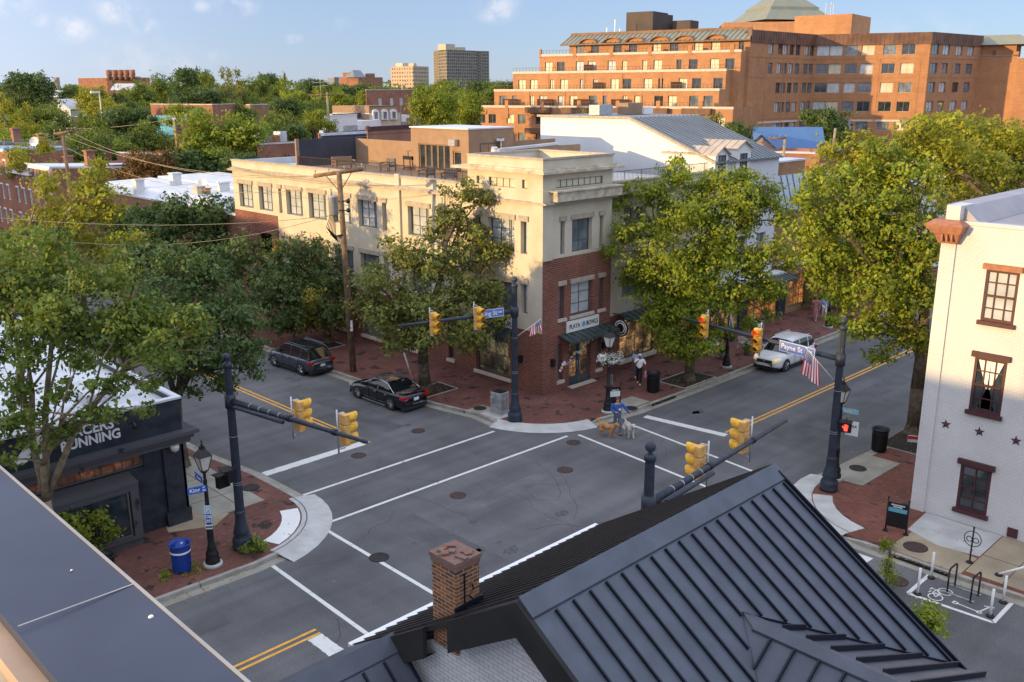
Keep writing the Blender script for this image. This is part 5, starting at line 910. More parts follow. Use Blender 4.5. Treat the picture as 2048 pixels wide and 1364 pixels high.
far('brick_terrace', 'long red brick terrace with white windows behind the mansard building', [(731, 228, 180), (732, 226, 180), (826, 236, 181)], 8, 16.0, 'brick_row', 'roof_light', [], [(a_, a_+1.1, 12.3, 14.2) for a_ in (3.6, 7.2, 10.2)], fm='win_white', pm='glass_pale')
t, fr_, q = far('mansard_building', 'cream building with slate mansard and three white arched dormers', [(664, 208, 205), (738, 203, 207), (800, 207, 208)], 5, 11.0, 'cream', 'roof_light', [], [])
m_ = MB(); a, b, c, d_ = q; m_.poly([(b.x, b.y, 9.5), (c.x, c.y, 9.5), (c.x-.6, c.y+.3, 12.7), (b.x+.3, b.y+.3, 12.7)]); m_.poly([(c.x, c.y, 5), (c.x+5, c.y+6, 5), (c.x+5, c.y+6, 12.7), (c.x, c.y, 12.7)]); m_.poly([(b.x, b.y, 12.7), (c.x, c.y, 12.7), (d_.x, d_.y, 12.7), (a.x, a.y, 12.7)]); m_.poly([(b.x-.1, b.y, 9.5), (b.x, b.y, 12.7), (a.x, a.y, 12.7), (a.x, a.y, 11)]); m_.build('mansard_roof', 'brown_wall', t)
Fh = fr_[1]; Lh = (c-b).length
for cf in (.18, .47, .76):
    m_ = MB(); x = cf*Lh; m_.fbox(Fh, x-.75, x+.75, 9.7, 11.3, -.5, .5); prev = None
    for k_ in range(7):
        t_ = math.pi*k_/6; cu = (x-.8*math.cos(t_), 11.2+.75*math.sin(t_))
        if prev: m_.hexa([fp(Fh, prev[0], 11.2, .5), fp(Fh, cu[0], 11.2, .5), fp(Fh, cu[0], 11.2, -.8), fp(Fh, prev[0], 11.2, -.8), fp(Fh, prev[0], prev[1], .5), fp(Fh, cu[0], cu[1], .5), fp(Fh, cu[0], cu[1], -.8), fp(Fh, prev[0], prev[1], -.8)])
        prev = cu
    dm = m_.build('dormer', 'white', t); MB().fbox(Fh, x-.4, x+.4, 9.9, 11.4, .5, .53).build('pane', 'glass_mid', dm)
def gridmat(name, wall, glass, bw, rh, ms): return brick(name, glass, tuple(v*2.2 for v in glass), wall, bw, rh, ms, big=.12, off=0)
M['tower_grid'] = gridmat('tower_grid', (.27, .245, .21), (.06, .052, .045), 2.6, 3.0, .5); M['flat_grid'] = gridmat('flat_grid', (.48, .36, .26), (.12, .10, .09), 3.6, 3.2, .9)
t, fr_, q = far('apartment_tower', 'tall grey-brown apartment tower with stacked balconies on the horizon', [(867, 912, 100), (893, 890, 100), (978, 930, 100)], 0, 53, 'tower_grid', 'lintel')
m_ = MB()
for i in range(17): m_.fbox(fr_[0], -1.5, 13, 4+i*3, 4.35+i*3, 0, 1.2); m_.fbox(fr_[1], 41, 46, 4+i*3, 4.35+i*3, -4, 1.2)
m_.build('balcony', 'lintel', t); m_ = MB(); m_.fbox(fr_[1], 0, 12, 53, 58.5, -12, -1); m_.build('plant_room', 'cream_dirty', t); MB().fbox(fr_[1], 18, 26, 53, 56, -12, -1).build('plant_room', 'cream_dirty', t)
t, fr_, q = far('apartment_block', 'pale orange distant apartment block left of the tall tower', [(781, 812, 130), (826, 790, 130), (857, 815, 130)], 0, 35.5, 'flat_grid', 'lintel'); MB().fbox(fr_[0], 6, 16, 35.5, 38.5, -8, -1).build('plant_room', 'cream', t); MB().fbox(fr_[1], 3, 8, 35.5, 38, -6, -1).build('plant_room', 'cream', t)
t, fr_, q = far('brick_school', 'distant red brick building with dark pitched roofs beyond the trees', [(677, 610, 150), (716, 600, 150), (765, 615, 150)], 0, 24, 'brick_row', 'roof_grey')
m_ = MB(); a, b, c, d_ = q; e = (a+b)/2; m_.fbox(fr_[0], 3, 9, 24, 27.2, -6, -1); m_.fbox(fr_[1], 11, 15, 24, 26.6, -6, -1); m_.m = 1; m_.hexa([fp(fr_[1], -3, 24, 0), fp(fr_[1], 7, 24, 0), fp(fr_[1], 7, 24, -10), fp(fr_[1], -3, 24, -10), fp(fr_[1], 0, 28.6, -5), fp(fr_[1], 6, 28.6, -5), fp(fr_[1], 6, 28.6, -5.2), fp(fr_[1], 0, 28.6, -5.2)]); m_.build('upper_roofs', ['brick_row', 'roof_grey'], t)
far('grey_block', 'low grey flat block on the horizon above the trees in the middle', [(655, 640, 150), (668, 635, 150), (690, 640, 150)], 0, 24.6, 'roof_grey')
t, fr_, q = far('brick_factory', 'far red brick building with five round brick chimneys at the left horizon', [(155, 508, 150), (212, 500, 150), (298, 505, 150)], 0, 22.9, 'brick_row', 'roof_light')
m_ = MB(); m_.fbox(fr_[1], 1, 16, 20, 23.6, -10, -1); m_.build('upper_floor', 'mauve', t)
for px in (217, 229, 240.5, 252, 264): m_ = MB(); p = pt(px, 500, 140); m_.lathe((p.x, p.y, 22), [(1.2, 0), (1.2, 1.6), (1.5, 2.2), (1.5, 5)], 10); m_.build('chimney', 'brick_row', t)
far('far_block', 'tiny pale block on the skyline behind the big rounded tree at left', [(106, 700, 150), (112, 700, 150), (118, 705, 150)], 0, 26, 'mauve')
far('brick_hall', 'long low red brick building in the trees left of centre', [(300, 216, 205), (424, 205, 205), (470, 215, 205)], 4, 13.0, 'brick_row', 'roof_light'); far('brick_hall', 'short brick block with pale roof beyond the low brick building', [(470, 228, 205), (500, 225, 205), (535, 232, 205)], 4, 12.6, 'brick_tan', 'roof_white')
def gable2(name, label, px, py, dep_, w_, l_, ze, zr, wm, rm, rot=0, cat='house'):  # ridge along the picture plane unless rotated
    c = pt(px, dep_, py); e = Vector((RT[0], RT[1])).normalized(); co, si = math.cos(rot), math.sin(rot); e = Vector((e.x*co-e.y*si, e.x*si+e.y*co)); f = Vector((-e.y, e.x)); t = thing(name, label, cat, (c.x, c.y, 0))
    q = lambda a, b, z: ((c+e*a+f*b).x, (c+e*a+f*b).y, z); m_ = MB(); m_.prism([q(-l_/2, -w_/2, 0)[:2], q(l_/2, -w_/2, 0)[:2], q(l_/2, w_/2, 0)[:2], q(-l_/2, w_/2, 0)[:2]], 0, ze)
    for s_ in (-1, 1): m_.poly([q(s_*l_/2, -w_/2, ze), q(s_*l_/2, w_/2, ze), q(s_*l_/2, 0, zr)])
    m_.build('wall', wm, t); m_ = MB(); L2 = l_/2+.3
    for s_ in (-1, 1): y0 = s_*(w_/2+.3); z0 = ze-.3*(zr-ze)/(w_/2); m_.hexa([q(-L2, y0, z0), q(L2, y0, z0), q(L2, 0, zr), q(-L2, 0, zr), q(-L2, y0, z0+.12), q(L2, y0, z0+.12), q(L2, 0, zr+.12), q(-L2, 0, zr+.12)])
    m_.build('roof', rm, t); return t
gable2('teal_roof_house', 'house with pale teal roof between dark trees at left', 327, 238, 168, 9, 7.5, 8.6, 11.6, 'white', 'teal', .1)
gable2('blue_house', 'house with broad bright blue metal roof in front of the shaded brick wing', 1572, 290, 126, 8, 8.6, 8.2, 10.9, 'mauve', 'blue_roof', -.15); gable2('blue_house', 'cross wing of the blue metal roof showing its pale gable to the street', 1515, 290, 120, 5, 7, 8.2, 10.4, 'mauve', 'blue_roof', math.pi/2-.15)
gable2('grey_roof_house', 'small house with blue grey gable roof far left in the trees', 128, 200, 265, 7, 9, 11.2, 13.8, 'white', 'roof_light', math.pi/2); gable2('grey_roof_house', 'long pale blue roof beside the small gabled house far left', 152, 198, 275, 8, 10, 11.4, 13.6, 'white', 'roof_light'); gable2('grey_roof_house', 'far house with white roof right of the big round tree', 132, 170, 350, 9, 9, 14, 16.2, 'brick_row', 'roof_white'); gable2('grey_roof_house', 'distant pale roof below the factory with chimneys', 255, 165, 400, 9, 11, 16.5, 19, 'brick_row', 'roof_light')
far('blue_grey_shed', 'low shed with dark blue roof amid the left trees', [(140, 205, 215), (165, 198, 215), (190, 203, 215)], 4, 10.6, 'dark_wall', 'teal')
far('brick_rear_wing', 'low red brick range in front of the blue roof house', [(1503, 108, 300), (1640, 104, 300), (1690, 112, 310)], 2, 8.9, 'brick_row', 'roof_light')
t, fr_, q = far('brick_stair_tower', 'orange brick tower with square lattice openings left of centre', [(349, 124, 270), (352, 120, 270), (384, 124, 270)], 0, 12.4, 'brick_tan', 'roof_light')
m_ = MB()
for i in range(4):
    for j_ in range(5): m_.fbox(fr_[1], .5+i*.24, .62+i*.24, 9.8+j_*.42, 10.02+j_*.42, .004, .02)
m_.build('lattice', 'black', t)
far('brick_annex', 'low brick building with flat roof below the lattice tower', [(232, 112, 300), (322, 108, 290), (352, 112, 290)], 0, 8.8, 'brick_row', 'roof_light')
t, fr_, q = far('brick_flat_building', 'long brick building with rooftop units behind the cream building', [(505, 112, 300), (515, 108, 300), (700, 118, 300)], 0, 9.9, 'brick_row', 'roof_light', [], [(6, 7, 7.4, 8.6)])
for i, (px, py, sz) in enumerate(((520, 282, .9), (527, 281, 1.1), (540, 280, .7), (552, 281, .8), (561, 279, 1.2))):
    p = gp(px, py+4, 9.5); b_ = thing('rooftop_unit', ('small pale box unit at the left end of the brick roof', 'blue grey rooftop unit, taller, beside the small pale box', 'low vent box in the middle of the brick roof', 'orange topped unit near the white cone on the brick roof', 'tallest rooftop unit on the brick roof near the white wall')[i], 'air conditioner', p); MB().cbox(p, sz, sz, sz*1.1, .3).build('casing', ('roof_white', 'mauve', 'silver', 'brick_tan', 'roof_white')[i], b_); m_ = MB(); m_.lathe((p[0], p[1], p[2]+sz*1.1), [(sz*.35, 0), (sz*.35, .08)], 10); m_.build('fan', 'black', b_)
far('white_annex', 'small white building piece beside the brown rooftop room', [(994, 66, 270), (1001, 62, 290), (1018, 66, 290)], 8, 12.7, 'white', 'roof_white'); far('brown_annex', 'low brown flat extension behind the cream tower', [(985, 57.5, 290), (990, 55, 292), (1117, 62, 292)], 8, 12.45, 'brown_wall', 'roof_light')
far('maroon_wall_building', 'building with stepped dark red coping behind the deck', [(733, 95, 255), (735, 92, 262), (824, 98, 255)], 4, 12.1, 'brick_row', 'win_brown', parap=.4)
far('pale_shed', 'long white roof sloping behind the rooftop deck', [(640, 120, 270), (645, 112, 275), (820, 124, 250)], 4, 10.7, 'dark_wall', 'roof_white', parap=.3)
# white flat-roofed houses and brick rowhouses beyond the cream building
wr = thing('white_roof_terrace', 'row of low houses with bright white flat roofs and chimneys', 'building', (36, 66, 0))
m_ = MB(); m_.box(34.6, 47, 65.2, 92, 0, 6.8); m_.build('wall', 'brick_row', wr); m_ = MB(); m_.box(34.5, 47.2, 65.15, 92.2, 6.8, 6.95); m_.hexa([(34.6, 70, 6.95), (40, 70, 6.95), (40, 92, 6.95), (34.6, 92, 6.95), (35.5, 70.5, 7.6), (39.8, 70.5, 7.7), (39.8, 92, 7.7), (35.5, 92, 7.6)]); m_.box(40.5, 47, 74, 92, 6.95, 7.8); m_.build('roof', 'roof_white', wr); MB().box(38, 46.8, 69.9, 70.2, 6.95, 7.3).build('coping', 'dark_wall', wr)
for i, (px, py, w_, h_, m__) in enumerate(((278, 376, .75, .7, 'brick_white'), (352, 372, .8, 1.1, 'brick_white'), (399, 388, .7, .6, 'cream'), (414, 388, .45, .4, 'terracotta'), (448, 384, .75, .8, 'brick_white'))):
    p = gp(px, py, 7.6); c = MB(); c.box(p[0]-w_/2, p[0]+w_/2, p[1]-w_/2, p[1]+w_/2, 6.9, 7.6+h_); c.box(p[0]-w_/2-.08, p[0]+w_/2+.08, p[1]-w_/2-.08, p[1]+w_/2+.08, 7.6+h_, 7.7+h_); c.build('chimney', m__, wr)
def dish(p, r, label):
    t = thing('satellite_dish', label, 'satellite dish', p); c = MB(); c.tube(p, (p[0], p[1], p[2]+r*1.2), .03); c.build('mount', 'silver', t); A_ = Vector((-.7, -.6, .35)).to_track_quat('Z', 'Y').to_matrix(); c = MB(); c.lathe((p[0], p[1], p[2]+r*1.6), [(.02, 0), (r*.6, .06), (r, .2)], 14, cap=False, ax=A_); c.build('dish', 'white', t)
dish(gp(408, 384, 7.7), .42, 'white satellite dish on the white flat roof next to the cream chimney'); dish(gp(72, 300, 10.2), .5, 'pale satellite dish on the rowhouse roof at far left')
rh = []
for i, (y0, y1, h_, rm_) in enumerate(((103, 109.5, 8.3, 'roof_white'), (109.5, 117, 7.4, 'roof_tan'), (117, 126, 9.6, 'blue_pale'), (126, 140, 10.0, 'roof_grey'))):
    if 'blue_pale' not in M: M['blue_pale'] = mat('blue_pale', (.22, .38, .60), .6, .08, .5)
    t = thing('brick_rowhouse', ('nearest brick rowhouse with white roof and tall brick chimney at left', 'brick rowhouse with white windows, second from the near end', 'rowhouse with pale blue flat roof and slim chimney', 'rowhouse with dark shingle roof at the left edge')[i], 'house', (34.3, y0, 0)); Fh = FX(34.3, y0); W_ = y1-y0
    ops = [(a_, a_+.9, z, z+1.7) for a_ in np.arange(1, W_-1.2, 2.1) for z in (.9, 3.8, 6.6)]
    m_ = MB(); facade(m_, Fh, 0, W_, 0, h_, ops, .12); m_.box(34.32, 46, y0+.02, y0+.1, 0, h_); m_.box(34.32, 46, y1-.1, y1-.02, 0, h_); m_.build('wall', 'brick_row', t)
    m_ = MB(); m_.hexa([(34.0, y0, h_), (46, y0, h_-.6), (46, y1-.05, h_-.6), (34.0, y1-.05, h_), (34.0, y0, h_+.2), (46, y0, h_-.4), (46, y1-.05, h_-.4), (34.0, y1-.05, h_+.2)]); m_.build('roof', rm_, t); MB().box(33.9, 34.28, y0+.05, y1-.1, h_-.25, h_-.002).build('cornice', 'white', t)
    for o in ops: window(t, Fh, o, .1, 1, 2, fm='win_white', pm='glass_pale', ft=.08); MB().fbox(Fh, o[0]-.05, o[1]+.05, o[3], o[3]+.18, .002, .05).build('lintel', 'white', t)
    c = MB(); cy = y0+.7; c.box(38, 38.9, cy-.4, cy+.4, h_-1, h_+1.5); c.box(37.9, 39, cy-.5, cy+.5, h_+1.5, h_+1.65); c.build('chimney', 'brick_row', t)
# ================= trees =================
def dep(x, y, z=0): return float(np.dot(np.array([x, y, z-H]), FW))
def leaves(blobs, leaf, k=30, rng=RNG, sub=9, spread=.34, droop=.25, aniso=1.0, maxn=60000):
    # blobs: (centre xyz, radius); leaf clumps gather round sub-centres on each blob's shell
    C_ = []; S_ = []; NO = []
    for c, r in blobs:
        c = np.array(c); r = np.array(r if hasattr(r, '__len__') else (r, r, r*.9)); n = int(k*float(np.mean(r))**2/leaf**2); n = max(60, n)
        d = rng.normal(size=(sub, 3)); d /= np.linalg.norm(d, axis=1)[:, None]; d[:, 2] = d[:, 2]*.9+.12
        cs = d*rng.uniform(.62, 1.0, (sub, 1)); w = rng.uniform(.4, 1.3, sub); w /= w.sum(); idx = rng.choice(sub, n, p=w)
        p = cs[idx]+rng.normal(size=(n, 3))*spread*np.array([1, 1, .8]); fill = rng.random(n) < .22
        q = rng.normal(size=(n, 3)); q /= np.linalg.norm(q, axis=1)[:, None]; p[fill] = q[fill]*rng.uniform(.3, .95, (n, 1))[fill]
        C_.append(c+p*r); no = p/np.maximum(.2, np.linalg.norm(p, axis=1)[:, None]); NO.append(no); S_.append(leaf*rng.uniform(.45, 1.45, n))
    P = np.concatenate(C_); no = np.concatenate(NO); s = np.concatenate(S_); n = len(P)
    if n > maxn: sel = rng.choice(n, maxn, replace=False); P, no, s = P[sel], no[sel], s[sel]*math.sqrt(n/maxn); n = maxn
    # gather the leaves in sprays of six that share a twig end and a lean
    g_ = np.arange(n)//6; first = g_*6; perm = rng.permutation(n); P, no, s = P[perm], no[perm], s[perm]
    P = P[first]+rng.normal(size=(n, 3))*leaf*np.array([.85, .85, .5]); tuft = rng.normal(size=(n, 3))[first]*.6; no = no[first]+tuft+rng.normal(size=(n, 3))*.35+np.array([0, 0, .45])
    no /= np.linalg.norm(no, axis=1)[:, None]
    t = rng.normal(size=(n, 3)); t -= (t*no).sum(1)[:, None]*no; t /= np.linalg.norm(t, axis=1)[:, None]; t[:, 2] -= droop; b = np.cross(no, t); b /= np.linalg.norm(b, axis=1)[:, None]
    s = s[:, None]; w = s*rng.uniform(.28, .42, (n, 1))
    V = np.stack([P-t*s*.5, P+b*w-t*s*.05+no*s*.06, P+t*s*.55-no*s*.08, P-b*w-t*s*.05+no*s*.06], 1).reshape(-1, 3); F = np.arange(n*4).reshape(-1, 4)
    return V, F
def limbs(mb, base, fork, blobs, r0, rng, r1=None, bend=.5, twigs=2, K=5):
    base = Vector(base); fork = Vector(fork); r1 = r1 or r0*.75; m1 = base.lerp(fork, .5)+Vector((rng.uniform(-.12, .12), rng.uniform(-.12, .12), 0))
    mb.lathe(base, [(r0*1.5, -.1), (r0*1.25, .12), (r0*1.03, .45)], 9, cap=False); mb.path([base+Vector((0, 0, .3)), m1, fork], [r0*1.05, r0*.88, r1], 9)
    Bs = [(Vector(c), float(np.mean(r))) for c, r in blobs]; K = min(K, len(Bs)); cen = [Bs[i][0].copy() for i in rng.sample(range(len(Bs)), K)]
    for _ in range(6):
        gr = [[] for _ in cen]
        for b in Bs: gr[min(range(K), key=lambda i: (b[0]-cen[i]).length)].append(b)
        cen = [sum((b[0] for b in g_), Vector())/len(g_) if g_ else cen[i] for i, g_ in enumerate(gr)]
    for i, g_ in enumerate(gr):
        if not g_: continue
        c = cen[i]; rr = r1*min(.8, .42+.06*len(g_)); d = (c-fork).length; up = Vector((0, 0, d*.12))
        P = [fork, fork.lerp(c, .3)+up+Vector((rng.uniform(-1, 1), rng.uniform(-1, 1), 0))*d*.06, fork.lerp(c, .65)+up*.8+Vector((rng.uniform(-1, 1), rng.uniform(-1, 1), 0))*d*.06, c]; mb.path(P, [rr, rr*.8, rr*.62, rr*.4], 7)
        for bc, br in g_:
            s_ = P[rng.choice((1, 2, 2, 3))]; s_ = s_.lerp(c, rng.random()*.3); e = (bc-s_).length; r_ = rr*.38; mid = s_.lerp(bc, .5)+Vector((rng.uniform(-1, 1), rng.uniform(-1, 1), rng.uniform(0, .8)))*e*.12
            mb.path([s_, mid, bc], [r_, r_*.7, r_*.35], 5)
            for _ in range(twigs):
                q = bc+Vector((rng.gauss(0, 1), rng.gauss(0, 1), rng.gauss(0, .8)))*br*.6; mb.path([mid.lerp(bc, rng.random()), q], [max(.012, r_*.3), .008], 4)
def tree(name, label, base, fork, bl, r0, leaf, lm, bark='bark', k=30, group=None, seed=1, sub=9, spread=.34, twigs=2, maxn=60000):
    t = thing(name, label, 'tree', base, group=group); rg = random.Random(seed); mb = MB(); limbs(mb, base, fork, bl, r0, rg, twigs=twigs); mb.build('trunk', bark, t)
    V, F = leaves(bl, leaf, k, np.random.default_rng(seed), sub, spread, maxn=maxn); fastmesh('crown', V-np.array(base), F, lm, parent=t); return t
def pb(L_, D, rng=random.Random(5), jit=.5):  # pixel blobs (px, py, rpx[, depth offset in m]) at depth D
    o = []
    for b in L_:
        r = b[2]*D/1880; dz = b[3] if len(b) > 3 else rng.uniform(-1, 1)*r*jit*1.6; o.append((pd(b[0], b[1], D+dz), r))
    return o
D4 = dep(30.2, 37.8, 5)
tree('street_tree', 'tall leaning street tree with sunlit top in front of the cream corner building', (30.4, 37.9, .14), (30.3, 37.8, 3.4), pb([(930, 385, 26), (905, 430, 30), (962, 398, 22), (980, 400, 14), (875, 455, 34), (940, 470, 40), (800, 510, 42), (855, 525, 50), (925, 535, 55), (990, 505, 28), (1010, 500, 14), (745, 555, 40), (820, 600, 62), (910, 610, 62), (975, 590, 42), (765, 635, 45), (850, 675, 45), (935, 670, 42), (735, 610, 30), (985, 640, 34), (890, 380, 14), (800, 680, 34)], D4), .33, .165, 'leaf_pale', k=34, maxn=85000, seed=3, sub=12, spread=.26)
D3 = dep(32.3, 50.3, 4)
tree('street_tree', 'dark green street tree with a yellow patch beside the parked blue grey suv', (32.3, 50.2, .14), (32.3, 50.2, 2.6), pb([(600, 535, 52), (555, 560, 45), (645, 560, 50), (590, 605, 52), (650, 615, 45), (535, 600, 36), (620, 500, 34), (565, 500, 30), (610, 640, 42), (680, 570, 28), (515, 560, 22), (670, 640, 30), (560, 645, 30)], D3), .24, .18, 'leaf_mixed', k=32, seed=4)
D5 = dep(42.2, 28.9, 5)
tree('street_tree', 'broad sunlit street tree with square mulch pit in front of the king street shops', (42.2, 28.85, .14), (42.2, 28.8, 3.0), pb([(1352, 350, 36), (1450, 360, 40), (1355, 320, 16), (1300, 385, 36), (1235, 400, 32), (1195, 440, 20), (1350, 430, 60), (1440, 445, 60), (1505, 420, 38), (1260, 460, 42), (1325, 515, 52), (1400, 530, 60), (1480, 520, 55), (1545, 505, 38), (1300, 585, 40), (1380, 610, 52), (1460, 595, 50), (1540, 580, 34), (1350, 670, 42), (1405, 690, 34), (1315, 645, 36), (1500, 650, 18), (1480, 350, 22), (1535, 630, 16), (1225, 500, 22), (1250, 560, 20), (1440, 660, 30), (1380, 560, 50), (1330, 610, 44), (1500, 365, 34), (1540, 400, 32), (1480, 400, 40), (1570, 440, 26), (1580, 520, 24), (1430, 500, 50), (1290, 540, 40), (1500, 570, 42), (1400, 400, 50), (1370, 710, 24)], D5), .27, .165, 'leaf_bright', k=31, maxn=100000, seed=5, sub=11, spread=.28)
D6 = dep(42.8, 16.4, 5)
tree('street_tree', 'largest sunlit tree at right with thick trunk beside the white building', (42.85, 16.35, .14), (42.8, 16.4, 4.6), pb([(1800, 350, 50), (1740, 400, 60), (1680, 420, 45), (1840, 420, 55), (1640, 460, 36), (1660, 510, 48), (1720, 500, 62), (1795, 500, 62), (1855, 500, 40), (1690, 580, 48), (1750, 590, 52), (1810, 600, 52), (1860, 590, 32), (1640, 560, 28), (1730, 650, 42), (1790, 670, 46), (1840, 680, 32), (1760, 710, 24), (1760, 310, 34), (1860, 350, 36), (1620, 420, 18), (1830, 560, 40), (1700, 350, 30), (1680, 640, 26), (1640, 370, 34), (1612, 400, 30), (1605, 470, 28), (1640, 520, 36), (1770, 450, 60), (1700, 450, 50), (1760, 540, 56), (1840, 500, 44)], D6), .42, .165, 'leaf_bright', k=31, maxn=100000, seed=6, sub=11, spread=.28)
D7 = dep(60, 16.4, 5)
tree('street_tree', 'yellow green tree behind the largest right tree, by the lamp near two pedestrians', (61, 16.2, .14), (61, 16.2, 4), pb([(1790, 300, 40), (1740, 330, 45), (1880, 300, 45), (1930, 330, 50), (1700, 370, 45), (1830, 330, 45), (1900, 390, 40), (1650, 400, 36), (1980, 350, 40), (1690, 330, 30), (1660, 300, 30), (1710, 285, 30), (1840, 262, 34), (1980, 410, 40), (1760, 340, 45), (1830, 290, 40), (1640, 350, 30), (1900, 350, 45)], D7), .35, .21, 'leaf_yellow', k=28, maxn=80000, seed=7, sub=10)
tree('street_tree', 'bright tree at the right edge above the white building roof', (72, 16.2, .14), (72, 16.2, 4), pb([(1950, 270, 48), (2010, 300, 52), (1900, 250, 34), (2040, 350, 45), (1985, 340, 50), (1870, 280, 30), (2060, 290, 50), (1940, 380, 36), (2010, 390, 30)], dep(72, 16, 6)), .35, .23, 'leaf_yellow', k=28, maxn=80000, seed=8, sub=10)
tree('street_tree', 'small street tree past the white suv on the shop side', (67, 29.4, .14), (67, 29.4, 3), pb([(1640, 560, 24), (1660, 590, 24), (1625, 600, 18), (1690, 600, 24), (1660, 540, 20)], dep(67, 29.4, 4)), .16, .2, 'leaf_mid', k=26, seed=9)
# left side trees
tree('street_tree', 'many-limbed maple rising in front of the black shop at left', (8.7, 30.2, .14), (8.6, 30.4, 3.2), pb([(60, 560, 60, 0), (130, 540, 55, 1), (200, 560, 50, -.5), (30, 620, 45, 1.5), (110, 640, 55, -1), (190, 640, 55, 1), (270, 620, 48, 0), (330, 650, 46, 1), (370, 690, 40, .5), (310, 700, 40, -1), (240, 700, 40, .5), (20, 500, 45, 1), (90, 480, 40, 0), (405, 660, 24, 0), (40, 770, 26, -1), (75, 830, 24, -1.5), (20, 840, 26, -1), (160, 720, 26, -1.5), (190, 770, 20, -1.5), (100, 880, 16, -1), (235, 830, 20, -1.6), (290, 820, 14, -1.8), (160, 830, 18, -1.8), (10, 700, 26, 0), (-40, 600, 60, 0), (-40, 720, 50, 0), (350, 730, 26, 0), (15, 920, 16, -1), (250, 530, 30, 1), (60, 660, 50, 0), (150, 690, 42, .5), (230, 660, 45, 0), (0, 560, 50, 0), (290, 650, 45, .5), (120, 600, 50, 0), (380, 640, 30, 0), (60, 720, 30, -1), (120, 780, 26, -1), (40, 800, 24, 0), (200, 830, 22, -1), (240, 770, 24, -1), (130, 860, 20, -1), (60, 890, 20, -1), (300, 770, 20, -1), (0, 860, 26, -1)], dep(8.7, 30.3, 6)), .20, .145, 'leaf_mid', 'bark_pale', k=36, seed=11, sub=12, spread=.33, twigs=2, maxn=95000)
Dl = dep(12.6, 42, 7)
tree('street_tree', 'tall yellow green tree lit at the top left, behind the black shop roof', (15.6, 54.5, 0), (15.6, 54.3, 5), pb([(190, 345, 30), (185, 390, 40), (95, 375, 30), (215, 400, 36), (120, 450, 44), (100, 425, 40), (160, 440, 44), (225, 430, 32), (60, 460, 36), (130, 500, 50), (210, 500, 44), (265, 480, 32), (60, 530, 45), (270, 540, 36), (195, 325, 13), (215, 560, 44), (20, 500, 30)], dep(15.6, 54.5, 7)), .3, .19, 'leaf_yellow', 'bark_pale', k=24, seed=12, sub=12, spread=.27)
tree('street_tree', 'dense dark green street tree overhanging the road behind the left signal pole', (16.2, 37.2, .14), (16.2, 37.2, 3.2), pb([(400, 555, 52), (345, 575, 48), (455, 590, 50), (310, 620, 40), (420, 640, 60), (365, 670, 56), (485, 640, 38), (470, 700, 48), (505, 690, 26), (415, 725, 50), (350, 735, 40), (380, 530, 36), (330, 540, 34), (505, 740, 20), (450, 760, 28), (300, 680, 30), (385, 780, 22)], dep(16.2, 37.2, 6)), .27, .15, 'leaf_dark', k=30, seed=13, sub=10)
for i, (L_, xy, m_, lb) in enumerate((([(430, 418, 36), (380, 425, 36), (480, 430, 36), (340, 455, 40), (440, 470, 46), (500, 465, 36), (400, 490, 46), (530, 490, 22), (290, 470, 40), (250, 440, 34), (300, 430, 30), (350, 415, 26), (240, 490, 36), (330, 500, 36), (270, 445, 36), (325, 440, 36), (225, 465, 32), (360, 440, 36), (410, 440, 40)], (31.2, 70), 'leaf_dark', 'deep green tree in front of the white flat roofs'),
                                      ([(310, 530, 40), (280, 500, 34), (350, 520, 36), (300, 570, 36), (260, 540, 30)], (16.6, 43.5), 'leaf_mixed', 'middle tree with pale tips between the maple and the dense dark tree'),
                                      ([(500, 505, 38), (530, 530, 26), (520, 560, 26), (470, 540, 34), (505, 600, 24), (450, 510, 30)], (30.6, 59), 'leaf_dark', 'dark tree at the far end of the cream building'))):
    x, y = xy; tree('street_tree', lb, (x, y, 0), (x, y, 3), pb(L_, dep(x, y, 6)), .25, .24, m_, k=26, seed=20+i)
# ---- trees beyond, built once per shape and copied ----
shapes = {}
def shape(kind, lm):
    if (kind, lm) in shapes: return shapes[(kind, lm)]
    rg = np.random.default_rng(100+len(shapes)); bl = []
    n = {'round': 16, 'open': 15, 'spire': 13}[kind]
    for i in range(n):
        a = rg.uniform(0, 2*math.pi); z = rg.uniform(-.75, .8)
        if kind == 'round': r = .62*math.sqrt(max(.1, 1-z*z*.8)); bl.append(((r*math.cos(a), r*math.sin(a), z*.8), rg.uniform(.3, .42)))
        elif kind == 'open': r = .75*math.sqrt(max(.1, 1-z*z*.8)); bl.append(((r*math.cos(a), r*math.sin(a), z*.85), rg.uniform(.2, .32)))
        else: r = .55*(1-(z+.8)/1.75); bl.append(((r*math.cos(a), r*math.sin(a), z), rg.uniform(.2, .34)*(1.25-(z+.8)/1.8)))
    if kind != 'open': bl.append(((0, 0, .1), .5))
    V, F = leaves(bl, .07, 24, rg, 10, .28, maxn=14000)
    t = thing('tree', 'proto', 'tree', (0, 0, 0)); m_ = MB(); m_.tube((0, 0, -1.9), (0, 0, -.2), .06, .035, 6)
    for c, r in bl[:7]: m_.path([(0, 0, -.9), Vector(c)*.5+Vector((0, 0, -.1)), c], [.035, .022, .008], 4)
    m_.build('trunk', 'bark', t); fastmesh('crown', V, F, lm, parent=t); shapes[(kind, lm)] = [t, False]; return shapes[(kind, lm)]
